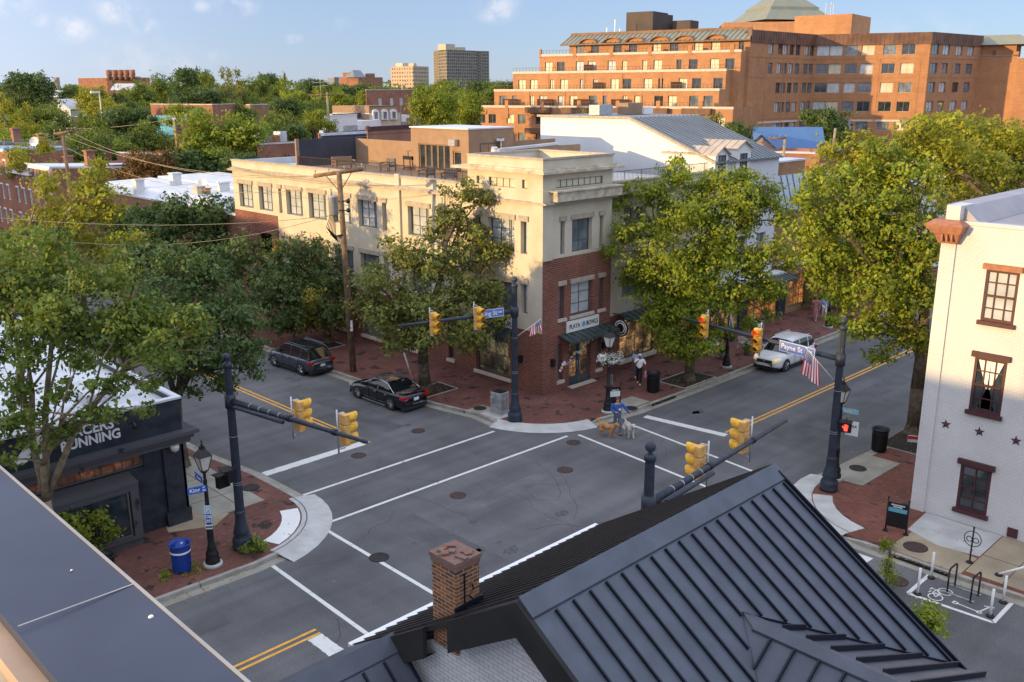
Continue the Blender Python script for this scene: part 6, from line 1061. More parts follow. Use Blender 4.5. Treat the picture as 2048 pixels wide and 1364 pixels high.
def btree(px, ytop, wpx, D, kind, lm, label, hfrac=.62, group='trees among and beyond the houses', name='tree'):
    sh = shape(kind, lm); zt = H+(177-ytop)*D/1927; x, y = pt(px, D, ytop+20); r = wpx/2*D/1927; rz = max(r*.8, zt*hfrac/2) if kind != 'spire' else zt*.5
    rz = min(rz, zt*.52); zc = zt-rz*1.02; o = sh[0] if not sh[1] else dup(sh[0]); sh[1] = True
    o.location = (x, y, zc); o.scale = (r, r, rz); o.rotation_euler = (0, 0, random.uniform(0, 6.28)); tag(o, label, 'tree', group); return o
BT = [(55, 134, 118, 220, 'round', 'leaf_dark', 'big rounded dark tree topping the skyline at far left'), (22, 180, 90, 150, 'open', 'leaf_yellow', 'yellow tipped tree at the left edge under the big rounded tree'), (85, 196, 110, 165, 'round', 'leaf_mid', 'mid green tree below the big rounded tree'),
      (8, 235, 120, 118, 'round', 'leaf_bright', 'bright tree cut by the left edge above the wires'), (105, 232, 110, 122, 'round', 'leaf_mid', 'green tree above the left utility pole'), (172, 246, 96, 112, 'round', 'leaf_mid', 'round green tree right of the left utility pole'), (50, 262, 130, 104, 'open', 'leaf_yellow', 'yellow green tree just above the rowhouse roofs'),
      (185, 157, 80, 260, 'round', 'leaf_yellow', 'yellow green tree below the brick factory'), (215, 182, 96, 200, 'round', 'leaf_yellow', 'sunlit yellow tree behind the white street light'), (145, 163, 60, 330, 'round', 'leaf_dark', 'small dark tree left of the brick factory'), (226, 142, 40, 230, 'spire', 'leaf_dark', 'dark pointed tree in front of the factory chimneys'),
      (245, 206, 115, 150, 'round', 'leaf_dark', 'dark spreading tree left of the teal roof'), (205, 222, 74, 145, 'open', 'leaf_mid', 'mid green tree with loose crown left of the dark spreading tree'), (300, 222, 60, 160, 'round', 'leaf_dark', 'dark tree overlapping the teal roof'), (280, 152, 60, 280, 'round', 'leaf_mid', 'tree right of the factory with chimneys'),
      (330, 140, 66, 330, 'round', 'leaf_mid', 'hazy green tree on the skyline left of centre'), (378, 127, 92, 300, 'round', 'leaf_dark', 'wide dark tree on the skyline above the brick hall'), (425, 132, 76, 265, 'open', 'leaf_mid', 'loose green tree on the skyline'), (460, 122, 66, 235, 'open', 'leaf_pale', 'tall open tree with visible limbs on the skyline'),
      (400, 168, 130, 232, 'round', 'leaf_dark', 'dark tree mass behind the brick hall'), (328, 190, 46, 200, 'spire', 'leaf_bright', 'pointed bright tree in front of the brick hall'), (500, 146, 74, 330, 'round', 'leaf_mid', 'mid green skyline tree right of the open tree'), (535, 140, 62, 380, 'round', 'leaf_dark', 'dark skyline tree behind the spire shaped tree'),
      (566, 116, 66, 195, 'spire', 'leaf_bright', 'tall narrow bright tree poking above the skyline'), (590, 168, 96, 185, 'open', 'leaf_bright', 'bright spreading tree below the tall narrow tree'), (622, 150, 62, 300, 'round', 'leaf_dark', 'dark tree by the radio mast'), (660, 162, 76, 262, 'round', 'leaf_bright', 'bright tree between the mast and the brick school'),
      (705, 163, 86, 350, 'round', 'leaf_dark', 'dark tree under the brick school'), (765, 163, 90, 400, 'round', 'leaf_mid', 'mid green tree under the pale apartment block'), (815, 168, 80, 420, 'round', 'leaf_mid', 'green tree right of the pale apartment block'), (962, 156, 74, 420, 'round', 'leaf_dark', 'dark tree at the foot of the tall tower'),
      (868, 156, 110, 150, 'round', 'leaf_bright', 'big bright tree left of the stepped brick block'), (930, 168, 84, 160, 'round', 'leaf_bright', 'bright tree touching the stepped brick block'), (990, 160, 60, 330, 'round', 'leaf_mid', 'tree between the tower and the stepped brick block'), (885, 152, 60, 500, 'round', 'leaf_mid', 'far green tree in front of the tower'),
      (440, 205, 185, 108, 'round', 'leaf_bright', 'large green oak above the white flat roofs'), (395, 285, 170, 106, 'round', 'leaf_dark', 'dark green tree behind the white flat roofs'), (480, 296, 110, 102, 'round', 'leaf_dark', 'dark tree touching the left end of the cream building'), (290, 270, 125, 100, 'round', 'leaf_rust', 'rust tinged magnolia beside the white flat roofs'),
      (545, 212, 84, 150, 'round', 'leaf_mid', 'green tree left of the white modern house'), (585, 238, 80, 142, 'round', 'leaf_dark', 'dark tree beside the closed red parasol'), (605, 284, 96, 92, 'open', 'leaf_purple', 'dark purple leaved tree behind the privacy fence'), (652, 270, 50, 98, 'open', 'leaf_mid', 'small tree against the white terrace wall'),
      (1182, 211, 66, 150, 'round', 'leaf_yellow', 'small yellow tree in front of the balconies above the white gable'), (1430, 218, 80, 122, 'round', 'leaf_pale', 'pale green tree right of the grey metal roof'), (1475, 236, 72, 112, 'round', 'leaf_dark', 'darker tree behind the white dormers'),
      (1648, 211, 118, 142, 'round', 'leaf_dark', 'dark roundheaded tree in front of the shaded brick wing'), (1668, 282, 80, 118, 'round', 'leaf_dark', 'dark lower tree by the leaning utility pole'), (1845, 225, 78, 130, 'open', 'leaf_pale', 'thin pale tree in front of the lit brick wing'), (1768, 268, 110, 100, 'open', 'leaf_pale', 'loose tree at the corner of the lit brick wing'),
      (1935, 214, 120, 96, 'round', 'leaf_yellow', 'bright rounded tree in front of the right end of the brick block'), (2025, 240, 90, 108, 'round', 'leaf_mid', 'green tree at the right edge below the brick block'), (20, 470, 90, 66, 'round', 'leaf_dark', 'dark tree in front of the rowhouses at the left edge'), (740, 172, 60, 300, 'round', 'leaf_bright', 'bright tree by the green pyramid roof kiosk'),
      (470, 178, 90, 300, 'round', 'leaf_mid', 'green tree right of the brick hall'), (640, 190, 80, 230, 'round', 'leaf_mid', 'green tree above the white modern house'), (690, 182, 60, 280, 'round', 'leaf_bright', 'yellow green tree left of the brick terrace'), (30, 150, 60, 300, 'round', 'leaf_dark', 'dark tree left of the big rounded tree'), (340, 262, 60, 135, 'round', 'leaf_mid', 'mid green tree left of the lattice tower'), (140, 205, 70, 180, 'open', 'leaf_bright', 'bright loose tree behind the blue grey shed')]
BT += [(290, 232, 90, 128, 'round', 'leaf_mid', 'green tree below the teal roof'), (240, 262, 100, 118, 'round', 'leaf_mid', 'dense green tree behind the magnolia'), (150, 262, 80, 112, 'round', 'leaf_bright', 'bright tree right behind the left utility pole'), (520, 238, 80, 130, 'round', 'leaf_mid', 'green tree right of the large oak'), (210, 255, 70, 125, 'round', 'leaf_dark', 'dark tree above the nearest rowhouse chimney')]
for b in BT: btree(*b)
for i in range(34):
    px = random.uniform(-60, 1060); D = random.uniform(330, 560); btree(px, 171-random.uniform(0, 14), random.uniform(50, 90)*330/D, D, 'round', random.choice(['leaf_mid', 'leaf_dark', 'leaf_mid', 'leaf_bright']), 'leafy tree of the far green belt below the horizon', group='far belt of trees')
for i in range(26):
    px = random.uniform(-30, 700); D = random.uniform(150, 300); btree(px, 177+random.uniform(4, 30)*200/D, random.uniform(60, 100)*180/D, D, random.choice(['round', 'open']), random.choice(['leaf_mid', 'leaf_dark', 'leaf_bright']), 'leafy garden tree filling the gaps between the houses', group='garden trees between the houses')
for sh in shapes.values():
    if not sh[1]: sh[0].location = (0, -80, 5)
# far wood as one mass
bl = []; rg = np.random.default_rng(55)
for i in range(520):
    px = rg.uniform(-500, 2600); D = rg.uniform(640, 1500); x, y = pt(px, D, 170); r = rg.uniform(9, 16); bl.append(((x, y, rg.uniform(3, 6+D*.007)), (r*1.3, r*1.3, r)))
V, F = leaves(bl, 1.5, 9, rg, 8, .28, maxn=90000); o = fastmesh('distant_wood', V, F, 'leaf_mid'); tag(o, 'distant wooded horizon of green treetops', 'wood', kind='stuff')
# small plants
def shrub(name, label, P, r, leaf, lm, n=6, h=None, k=22, cat='plant', seed=1):
    rg = np.random.default_rng(seed); bl = [((rg.uniform(-.6, .6)*r, rg.uniform(-.6, .6)*r, rg.uniform(.25, .9)*(h or r)), r*rg.uniform(.3, .5)) for _ in range(n)]; V, F = leaves(bl, leaf, k, rg, 6, .35, maxn=4000)
    t = thing(name, label, cat, P); m_ = MB()
    for c, _ in bl[:5]: m_.tube(P, tuple(Vector(P)+Vector(c)), .012, .005, 4)
    m_.build('stem', 'bark', t); fastmesh('foliage', V, F, lm, parent=t); return t
shrub('shrub', 'leafy shrub with reddish twigs against the black shop window', (8.9, 31.0, .15), 1.0, .13, 'leaf_bright', 9, 2.3, seed=31); shrub('shrub', 'low shrub at the left foot of the black shop window', (7.8, 30.9, .15), .9, .13, 'leaf_mid', 8, 1.6, seed=32); shrub('shrub', 'tall thin shrub in the middle of the black shop window', (10.3, 31.1, .15), .7, .12, 'leaf_bright', 7, 2.0, seed=33)
shrub('weeds', 'green weeds round the base of the left signal pole', (14.5, 28.0, .15), .45, .09, 'leaf_mid', 8, .3, seed=34); shrub('weeds', 'thin grass tuft at the foot of the blue litter bin', (12.2, 28.2, .15), .5, .05, 'leaf_bright', 6, .08, k=4, seed=35); shrub('weeds', 'grass patch left of the blue litter bin', (11.4, 28.4, .15), .4, .05, 'leaf_bright', 6, .08, k=4, seed=36)
shrub('shrub', 'small green plants by the corner of the black shop', (14.9, 36.2, .15), .8, .12, 'leaf_dark', 7, .6, seed=37); shrub('weeds', 'small tuft growing at the kerb end by the drain inlet', (30.55, 12.3, .12), .35, .07, 'leaf_bright', 5, .3, seed=38)
t = tree('sapling', 'slender young tree in the road side pit near the bicycle bay', (28.4, 11.2, 0), (28.4, 11.2, 1.4), pb([(1778, 1120, 10, 0), (1776, 1145, 13, 0), (1780, 1165, 10, 0), (1772, 1130, 8, .1), (1785, 1152, 8, 0)], dep(28.4, 11.2, 1)), .03, .09, 'leaf_bright', k=22, seed=41, sub=8)
shrub('shrub', 'low leafy branch tips showing beside the metal roof edge near the bay', (25.6, 8.9, .2), .8, .1, 'leaf_bright', 9, .9, seed=42)
for P, s_, rz, lb in (((42.2, 29.0), 1.15, 0, 'square mulch bed round the broad street tree'), ((41.8, 15.9), 1.3, 0, 'mulch bed under the thick right trunk'), ((30.6, 37.7), 1.0, 0, 'mulch bed behind the dark sedan'), ((31.4, 49.6), 1.0, 0, 'mulch bed beside the blue grey suv')):
    m_ = MB(); m_.m = 0; m_.box(P[0]-s_*1.3, P[0]+s_*1.3, P[1]-s_*.8, P[1]+s_*.8, .12, .152); m_.m = 1
    for a in ((-1, -1, 1, -1), (1, -1, 1, 1), (1, 1, -1, 1), (-1, 1, -1, -1)): m_.tube((P[0]+a[0]*s_*1.3, P[1]+a[1]*s_*.8, .15), (P[0]+a[2]*s_*1.3, P[1]+a[3]*s_*.8, .15), .04, n=4)
    structure(m_, 'tree_pit', ['mulch', 'curb'])

# fallen leaves and grit gathered along the kerbs and under the trees
rg = np.random.default_rng(77); Pl = []
for (x0, y0), (x1, y1), n, sp in (((28.8, 34), (28.6, 60), 500, .28), ((36, 27.6), (60, 27.9), 500, .25), ((17.7, 33), (17.5, 60), 260, .3), ((5, 27.0), (13.5, 26.9), 160, .25), ((36, 17.2), (46, 16.7), 200, .25), ((30.2, 12), (30.3, 7), 90, .2), ((29.7, 36.6), (31.8, 38.6), 260, .7), ((41, 28.3), (43.4, 29.6), 260, .8), ((12, 28), (16, 30.5), 160, 1.2), ((32, 12), (40, 16), 160, 1.2), ((18, 18), (34, 33), 160, 3)):
    t = rg.random((n, 1)); p = np.array([[x0, y0]])*(1-t)+np.array([[x1, y1]])*t+rg.normal(size=(n, 2))*sp; Pl.append(p)
Pl = np.concatenate(Pl); n = len(Pl)
def zat(x, y): return .0065 if ((16.9 < y < 27.3) or (17.6 < x < 28.7 and y > 14) or (19.2 < x < 30.1)) else .1545
z = np.array([zat(*p) for p in Pl]); a = rg.uniform(0, 6.28, n); s_ = rg.uniform(.02, .06, n); V = np.zeros((n, 4, 3))
for k in range(4): V[:, k, 0] = Pl[:, 0]+s_*np.cos(a+k*1.57)*(1 if k % 2 else .6); V[:, k, 1] = Pl[:, 1]+s_*np.sin(a+k*1.57)*(1 if k % 2 else .6); V[:, k, 2] = z+rg.uniform(.001, .012, n)*(k % 2)
o = fastmesh('fallen_leaves', V.reshape(-1, 3), np.arange(n*4).reshape(-1, 4), leafmat('leaf_litter', (.16, .11, .04), (.34, .24, .08), .1)); tag(o, 'scattered dry leaves along the kerbs and under the street trees', 'leaves', kind='stuff')
# ================= traffic signal poles =================
def local(base, rz): co, si = math.cos(rz), math.sin(rz); return lambda x, y, z: (base[0]+x*co-y*si, base[1]+x*si+y*co, base[2]+z)
def head(parent, P, face, red=False, off=0.0):  # P = centre, face = angle lenses look towards
    Lc = local(P, face); b = MB()
    def bx(m, x0, x1, y0, y1, z0, z1): m.hexa([Lc(x, y, z) for z in (z0, z1) for x, y in ((x0, y0), (x1, y0), (x1, y1), (x0, y1))])
    for i in range(3): z = .19+i*.35-.54; bx(b, -.11, .09, -.17, .17, z-.165, z+.165)
    h_ = b.build('signal_head', 'tl_back', parent, bevel=.025)
    A_ = Matrix.Rotation(face, 3, 'Z') @ Matrix.Rotation(math.pi/2, 3, 'Y')
    for i in range(3):
        z = .19+i*.35-.54; c = Lc(.09, 0, z); v = MB(); n = 14
        for k in range(n-3):
            a0, a1 = -math.pi*.28+2*math.pi*k/n, -math.pi*.28+2*math.pi*(k+1)/n
            pr = []
            for a, r, d in ((a0, .15, 0), (a1, .15, 0), (a1, .155, .30+.1*math.sin(a1)), (a0, .155, .30+.1*math.sin(a0))): pr.append(Lc(.09+d*.9, r*math.cos(a), z+r*math.sin(a)))
            v.sm = True; v.poly(pr); v.sm = False
        v.lathe(c, [(.165, 0), (.165, .01)], 14, ax=A_); v.build('visor', 'tl_yellow', h_)
        l_ = MB(); l_.lathe(Lc(.102, 0, z), [(.125, 0), (.1, .02), (.02, .035)], 14, ax=A_); l_.build('lens', 'tl_red' if (red and i == 2) else 'tl_lens', h_)
    k = MB(); k.tube(Lc(-.27, 0, -.75), Lc(-.27, 0, .72), .028, n=6)
    for z in (.58, -.6): k.tube(Lc(-.27, 0, z), Lc(-.02, 0, z), .02, n=5)
    k.tube(Lc(-.27, 0, 0), Lc(-.12, 0, 0), .025, n=5); k.build('bracket', 'silver', parent)
def signal_pole(x, y, end, label, heads, face, red=False, bands=True):
    t = thing('traffic_signal', label, 'traffic signal', (x, y, .14)); ang = math.atan2(end[1]-y, end[0]-x); La = math.hypot(end[0]-x, end[1]-y); Lc = local((x, y, 0), ang)
    m_ = MB(); m_.lathe((x, y, .14), [(.36, 0), (.37, .12), (.33, .2), (.36, .3), (.33, .42), (.26, .52), (.30, .6), (.27, .75), (.2, 1.0), (.185, 1.35), (.21, 1.4), (.17, 1.46)], 20); m_.build('base', 'pole_grey', t)
    m_ = MB(); n = 32; i0 = len(m_.v)
    for z, r in ((1.4, .165), (6.9, .125)):
        for k in range(n): a = 2*math.pi*k/n; rr = r*(1 if k % 2 else .9); m_.v.append((x+rr*math.cos(a), y+rr*math.sin(a), z))
    for k in range(n): m_._f(i0+k, i0+(k+1) % n, i0+n+(k+1) % n, i0+n+k)
    m_.lathe((x, y, 6.9), [(.16, 0), (.16, .12), (.12, .16), (.06, .2)], 14); m_.ball((x, y, 7.26), .145, 14)
    for z in (2.6, 2.68, 4.4): m_.m = 1; m_.lathe((x, y, z), [(.158, 0), (.158, .025)], 14, cap=False); m_.m = 0
    m_.build('pole', ['pole_grey', 'silver'], t)
    m_ = MB(); m_.tube(Lc(.05, 0, 5.7), Lc(La, 0, 5.72), .115, .06, 14); m_.tube(Lc(0, 0, 5.45), Lc(0, 0, 5.95), .19, n=12); m_.ball(Lc(La, 0, 5.72), .06, 8)
    if bands:
        m_.tube(Lc(.5, -.2, 5.62), Lc(3.0, -.2, 5.62), .07, n=10); m_.tube(Lc(.5, -.2, 5.62), Lc(.35, 0, 5.5), .07, n=8); m_.m = 1
        for d in (1.1, 1.6, 2.1, 2.6): m_.tube(Lc(d, 0, 5.705), Lc(d+.03, 0, 5.705), .122-.007*d, n=12)
        m_.m = 0
    for hd in heads: m_.m = 2; m_.tube(Lc(hd-.12, 0, 5.71), Lc(hd+.05, 0, 5.71), .13-.006*hd, n=12); m_.m = 0
    m_.build('mast_arm', ['pole_grey', 'silver', 'black'], t)
    for hd in heads:
        q = Lc(hd, 0, 5.72); o = (.36*math.cos(face), .36*math.sin(face)); head(t, (q[0]+o[0], q[1]+o[1], 5.72), face, red)
    return t, Lc
tL, LL = signal_pole(14.3, 28.5, (15.29, 21.96), 'signal pole with arm and two orange backed signals beside the blue litter bin', (3.1, 5.25), 0.0)
tC, LC_ = signal_pole(30.55, 31.05, (24.79, 32.67), 'signal pole carrying the king st sign in front of the brick corner', (4.5, 2.25), -math.pi/2, bands=False)
tR, LR = signal_pole(33.85, 16.1, (35.04, 24.35), 'signal pole carrying the payne st sign with a flag, beside the white building', (6.9, 3.9), math.pi+.1, True, bands=False)
tS, LS = signal_pole(17.9, 13.3, (25.96, 13.98), 'signal pole with two signals rising behind the navy metal roof', (3.2, 5.85), math.pi/2)
def plate(parent, P, u, n, w, h, m, lines, name='street_sign', edge=True, th=.03):
    u = Vector(u).normalized(); n = Vector(n).normalized(); y = n.cross(u); P = Vector(P); b = MB()
    def bx(a0, a1, c0, c1, d0, d1): b.hexa([tuple(P+u*a+y*c+n*d) for d in (d0, d1) for a, c in ((a0, c0), (a1, c0), (a1, c1), (a0, c1))])
    bx(-w/2, w/2, -h/2, h/2, -th, 0); s = b.build(name, m, parent)
    if edge:
        e = MB()
        for a0, a1, c0, c1 in ((-w/2+.01, w/2-.01, h/2-.03, h/2-.012), (-w/2+.01, w/2-.01, -h/2+.012, -h/2+.03), (-w/2+.01, -w/2+.028, -h/2+.03, h/2-.03), (w/2-.028, w/2-.01, -h/2+.03, h/2-.03)): e.hexa([tuple(P+u*a+y*c+n*d) for d in (.001, .004) for a, c in ((a0, c0), (a1, c0), (a1, c1), (a0, c1))])
        e.build('border', 'white_letters', s)
    for tx, size, a, c, mm_ in lines: text(tx, size, 'lettering', mm_, s, facemat(tuple(P+u*a+y*c+n*.005), tuple(u), tuple(n)), .002, off=.004)
    return s
plate(tC, (29.25, 31.3, 5.78), (.964, -.26, 0), (-.26, -.964, 0), 1.35, .42, 'sign_blue_pale', [('King St', .30, -.12, 0, 'white_letters'), ('1200', .12, .46, .02, 'white_letters')])
uR = Vector((34.15-34.21, 17.17-18.96, 0)).normalized(); plate(tR, (33.98, 18.06, 5.68), (-.14, -.99, 0), (-.99, .14, 0), 1.75, .46, 'sign_blue_pale', [('Payne St', .31, -.26, 0, 'white_letters'), ('100', .13, .62, .02, 'white_letters')])
def pedhead(t, P, face, on):
    Lc = local(P, face); b = MB(); b.hexa([Lc(x, y, z) for z in (-.22, .22) for x, y in ((-.12, -.22), (.12, -.22), (.12, .22), (-.12, .22))]); b.tube(Lc(-.1, 0, .24), Lc(-.35, 0, .24), .03, n=5)
    b.hexa([Lc(x, y, z) for z in (.2, .24) for x, y in ((-.12, -.24), (.3, -.24), (.3, .24), (-.12, .24))]); h_ = b.build('pedestrian_signal', 'black', t)
    d = MB()
    if on:
        d.hexa([Lc(.125, y, z) for y, z in ((-.04, -.15), (.08, -.15), (.09, .0), (-.06, .0))]+[Lc(.13, y, z) for y, z in ((-.04, -.15), (.08, -.15), (.09, .0), (-.06, .0))])
        for k in range(4): y = -.055+k*.042; d.hexa([Lc(x_, yy, zz) for x_ in (.125, .13) for yy, zz in ((y, .0), (y+.03, .0), (y+.03, .13-.015*abs(k-1.5)), (y, .13-.015*abs(k-1.5)))])
        d.hexa([Lc(x_, yy, zz) for x_ in (.125, .13) for yy, zz in ((-.06, -.06), (-.13, .03), (-.11, .06), (-.05, .0))]); d.build('raised_hand', 'hand_red', h_)
    else: d.lathe(Lc(.125, 0, 0), [(.14, 0), (.13, .01)], 8, ax=Matrix.Rotation(face, 3, 'Z') @ Matrix.Rotation(math.pi/2, 3, 'Y')); d.build('lens', 'tl_lens', h_)
pedhead(tR, (34.0, 15.7, 2.95), math.radians(200), True); pedhead(tL, (13.95, 28.9, 2.7), math.radians(95), False); pedhead(tL, (14.0, 28.45, 3.05), math.radians(170), False)
# flags on brackets
def flag(label, foot, tip, drop, w, h, loose, seed, hang=True):
    t = thing('flag', label, 'flag', foot); m_ = MB(); m_.tube(foot, tip, .017, .012, 6); m_.ball(tip, .03, 6); m_.build('flagpole', 'white', t); F_, T_ = Vector(foot), Vector(tip); rg = random.Random(seed)
    nx, ny = 26, 26; g = {}; m_ = MB(); axis = (T_-F_).normalized(); L0 = (T_-F_).length
    side_ = axis.cross(Vector((0, 0, 1))).normalized()
    for i in range(nx+1):
        for j in range(ny+1):
            s_ = j/ny; f = i/nx    # s_ along hoist (on the staff, from tip down), f along fly (hanging)
            p = T_-axis*(s_*h*loose); fall = f*w*drop; p = p+Vector((0, 0, -1))*fall*(1-.25*s_)+side_*(.09*math.sin(s_*9+f*3+seed)*f+.05*math.sin(s_*17+seed)*f); p = p+axis*(f*w*.32*(s_-.5)*(-1 if hang else .4))
            g[i, j] = len(m_.v); m_.v.append(tuple(p))
    for i in range(nx):
        for j in range(ny):
            st = int(j/ny*13); m_.m = st % 2
            if f is not None and i < nx*.4 and j < ny*7/13: m_.m = 2 if not ((i % 2 == 1) and (j % 2 == 1)) else 1
            m_.sm = True; m_._f(g[i, j], g[i+1, j], g[i+1, j+1], g[i, j+1]); m_.sm = False
    m_.build('cloth', ['red_flag', 'white', 'blue_flag'], t); return t
flag('american flag hanging from the right signal pole below the payne st sign', (33.85, 16.25, 4.75), (33.3, 17.3, 6.03), .98, 1.2, .8, .95, 2)
flag('small american flag on the signal pole in front of the brick corner', (30.6, 30.9, 4.5), (31.55, 30.3, 5.25), .62, .95, .7, .8, 5)
# ================= street lamps =================
def lamp_post(label, x, y, hgt=4.72):
    t = thing('street_lamp', label, 'street lamp', (x, y, .14)); s = hgt/4.72; m_ = MB(); m_.lathe((x, y, .14), [(.33, 0), (.33, .1), (.31, .14)], 18); m_.build('footing', 'conc_light', t)
    m_ = MB(); m_.lathe((x, y, .28), [(.25, 0), (.25, .12), (.2, .2), (.22, .3), (.2, .4), (.14, .5), (.16, .55), (.12, .62), (.105, 1.2), (.13, 1.25), (.085, 1.3), (.06, 2.9*s), (.075, 2.94*s), (.05, 3.0*s), (.05, 3.2*s), (.09, 3.3*s)], 14); m_.build('post', 'black', t)
    z0 = .28+3.32*s; m_ = MB(); g = MB()
    def ring4(r, z): return [(x+r*math.cos(math.pi/4+k*math.pi/2), y+r*math.sin(math.pi/4+k*math.pi/2), z) for k in range(4)]
    lo, hi, tp = ring4(.15, z0), ring4(.31, z0+.52), ring4(.1, z0+.78)
    g.hexa([(*p[:2], p[2]) for p in ring4(.14, z0+.01)]+ring4(.295, z0+.51)); 
    for k in range(4): m_.tube(lo[k], hi[k], .016, n=4); m_.tube(lo[k], lo[(k+1) % 4], .02, n=4)
    m_.hexa(ring4(.345, z0+.52)+ring4(.12, z0+.76)); m_.hexa(ring4(.12, z0+.76)+ring4(.1, z0+.86)); m_.lathe((x, y, z0+.86), [(.03, 0), (.045, .05), (.015, .1), (.03, .16), (.004, .24)], 8); m_.tube((x, y, z0-.08), (x, y, z0), .1, .15, 8)
    l_ = m_.build('lantern', 'black', t); g.build('glass', 'lamp_glass', l_); return t
lL = lamp_post('black street lamp with blue king street name signs beside the blue litter bin', 12.9, 28.02, 4.85)
lC = lamp_post('black street lamp with hanging flower basket by the man with two dogs', 34.72, 28.57)
l3 = lamp_post('street lamp with a white ribbon bow near the white metal bench', 45.75, 28.72); l4 = lamp_post('street lamp past the white suv near the pedestrian in the rose dress', 58.75, 29.05, 4.6); lR = lamp_post('street lamp tucked behind the right signal pole with pale street name signs', 34.95, 16.4, 4.7)
plate(lL, (12.55, 27.93, 3.1), (.97, -.24, 0), (-.24, -.97, 0), .62, .24, 'sign_blue', [('King', .19, -.08, 0, 'white_letters'), ('ST', .07, .22, .05, 'white_letters'), ('1200', .06, .22, -.05, 'white_letters')], edge=False); plate(lL, (12.85, 28.42, 3.32), (-.1, -.99, 0), (-.99, .1, 0), .62, .22, 'sign_blue', [('Payne', .15, .06, 0, 'white_letters'), ('ST', .06, -.24, .04, 'white_letters')], edge=False)
plate(lL, (12.83, 27.9, 2.3), (.8, -.6, 0), (-.6, -.8, 0), .22, .3, 'sign_sky', [('P', .2, 0, 0, 'white_letters')], 'parking_sign'); plate(lL, (12.83, 27.9, 1.97), (.8, -.6, 0), (-.6, -.8, 0), .24, .3, 'sign_blue', [('2 HR', .09, 0, .06, 'white_letters'), ('8-5', .09, 0, -.06, 'white_letters')], 'parking_sign'); plate(lL, (12.83, 27.9, 1.66), (.8, -.6, 0), (-.6, -.8, 0), .24, .16, 'sign_sky', [('ZONE', .08, 0, 0, 'black_letters')], 'parking_sign')
plate(lR, (35.3, 16.2, 3.15), (.2, -.98, 0), (-.98, -.2, 0), .72, .2, 'sign_sky', [('Payne', .13, -.08, 0, 'white_letters')], edge=False); plate(lR, (35.35, 16.5, 3.4), (.96, .27, 0), (.27, -.96, 0), .66, .19, 'sign_sky', [('King', .13, -.05, 0, 'white_letters')], edge=False)
plate(lR, (35.25, 16.0, 2.45), (.2, -.98, 0), (-.98, -.2, 0), .5, .62, 'white', [('WALK', .13, 0, .1, 'black_letters')], 'notice_sign', edge=False); plate(lC, (34.86, 28.5, 1.9), (0, -1, 0), (-1, 0, 0), .16, .5, 'silver', [], 'notice_sign', edge=False)
bk = thing('flower_basket', 'hanging basket of white flowers round the lamp by the crossing', 'flower basket', (34.72, 28.57, 2.7)); rg = np.random.default_rng(8); bl = [((34.72+.33*math.cos(a), 28.57+.33*math.sin(a), 2.98), .24) for a in np.arange(0, 6.2, .8)]
V, F = leaves(bl, .075, 10, rg, 6, .4); fastmesh('foliage', V-np.array((34.72, 28.57, 2.7)), F, 'leaf_mid', parent=bk); V, F = leaves([(c, r*1.15) for c, r in bl], .075, 14, rg, 7, .35); fastmesh('flowers', V-np.array((34.72, 28.57, 2.7)), F, 'petal', parent=bk); MB().lathe((34.72, 28.57, 2.6), [(.08, 0), (.3, .1), (.36, .25)], 12).build('basket', 'black', bk)
m_ = MB(); 
for s_ in (-1, 1):
    m_.hexa([(45.7, 28.7, 3.5), (45.7, 28.66, 3.5), (45.7+s_*.35, 28.6, 3.75), (45.7+s_*.35, 28.64, 3.75), (45.7, 28.7, 3.62), (45.7, 28.66, 3.62), (45.7+s_*.3, 28.6, 3.9), (45.7+s_*.3, 28.64, 3.9)]); m_.hexa([(45.68, 28.64, 3.5), (45.78, 28.64, 3.5), (45.8+s_*.25, 28.55, 2.3), (45.7+s_*.25, 28.55, 2.2), (45.68, 28.62, 3.5), (45.78, 28.62, 3.5), (45.8+s_*.25, 28.53, 2.3), (45.7+s_*.25, 28.53, 2.2)])
m_.ball((45.73, 28.62, 3.56), .08); tag(m_.build('ribbon_bow', 'white'), 'large white ribbon bow tied to the lamp near the bench', 'ribbon')
# ================= utility poles and wires =================
def upole(label, base, top, r=.17, m='wood_pole', arm=None, name='utility_pole'):
    t = thing(name, label, 'utility pole', base); m_ = MB(); m_.tube((base[0], base[1], -.1), top, r, r*.72, 10); m_.build('pole', m, t)
    if arm:
        a, b = Vector(arm[0]), Vector(arm[1]); m_ = MB(); d = (b-a).normalized(); m_.tube(a, b, .12, n=6); c = Vector(top)+Vector((0, 0, -.35)); low = Vector(top)+Vector((0, 0, -1.1))
        for f in (.22, .78): m_.tube(low, a.lerp(b, f), .025, n=4)
        m_.build('crossarm', 'wood_pole', t); 
        for f in (.03, .3, .62, .97): p = a.lerp(b, f); q = MB(); q.tube(p, p+Vector((0, 0, .22)), .02, n=5); q.ball(p+Vector((0, 0, .26)), .055, 7); q.build('insulator', 'lintel', t)
    return t
PT = (28.95, 42.94, 11.75); A_a, A_b = pd(628, 352, 50.4), pd(727, 338, 50.4)
u1 = upole('leaning wooden utility pole with crossarm and transformer before the cream building', (29.75, 43.7, .14), PT, .2, 'wood_pole', (A_a, A_b))
m_ = MB(); c = pd(667, 412, 50.0); m_.lathe((c[0], c[1], c[2]-.5), [(.2, 0), (.27, .08), (.27, .95), (.3, 1.0), (.26, 1.06), (.05, 1.1)], 14); m_.tube((c[0]-.1, c[1], c[2]+.5), (c[0]-.12, c[1], c[2]+.95), .06, .04, 6); m_.build('transformer', 'cabinet', u1)
m_ = MB(); rg_ = random.Random(4)
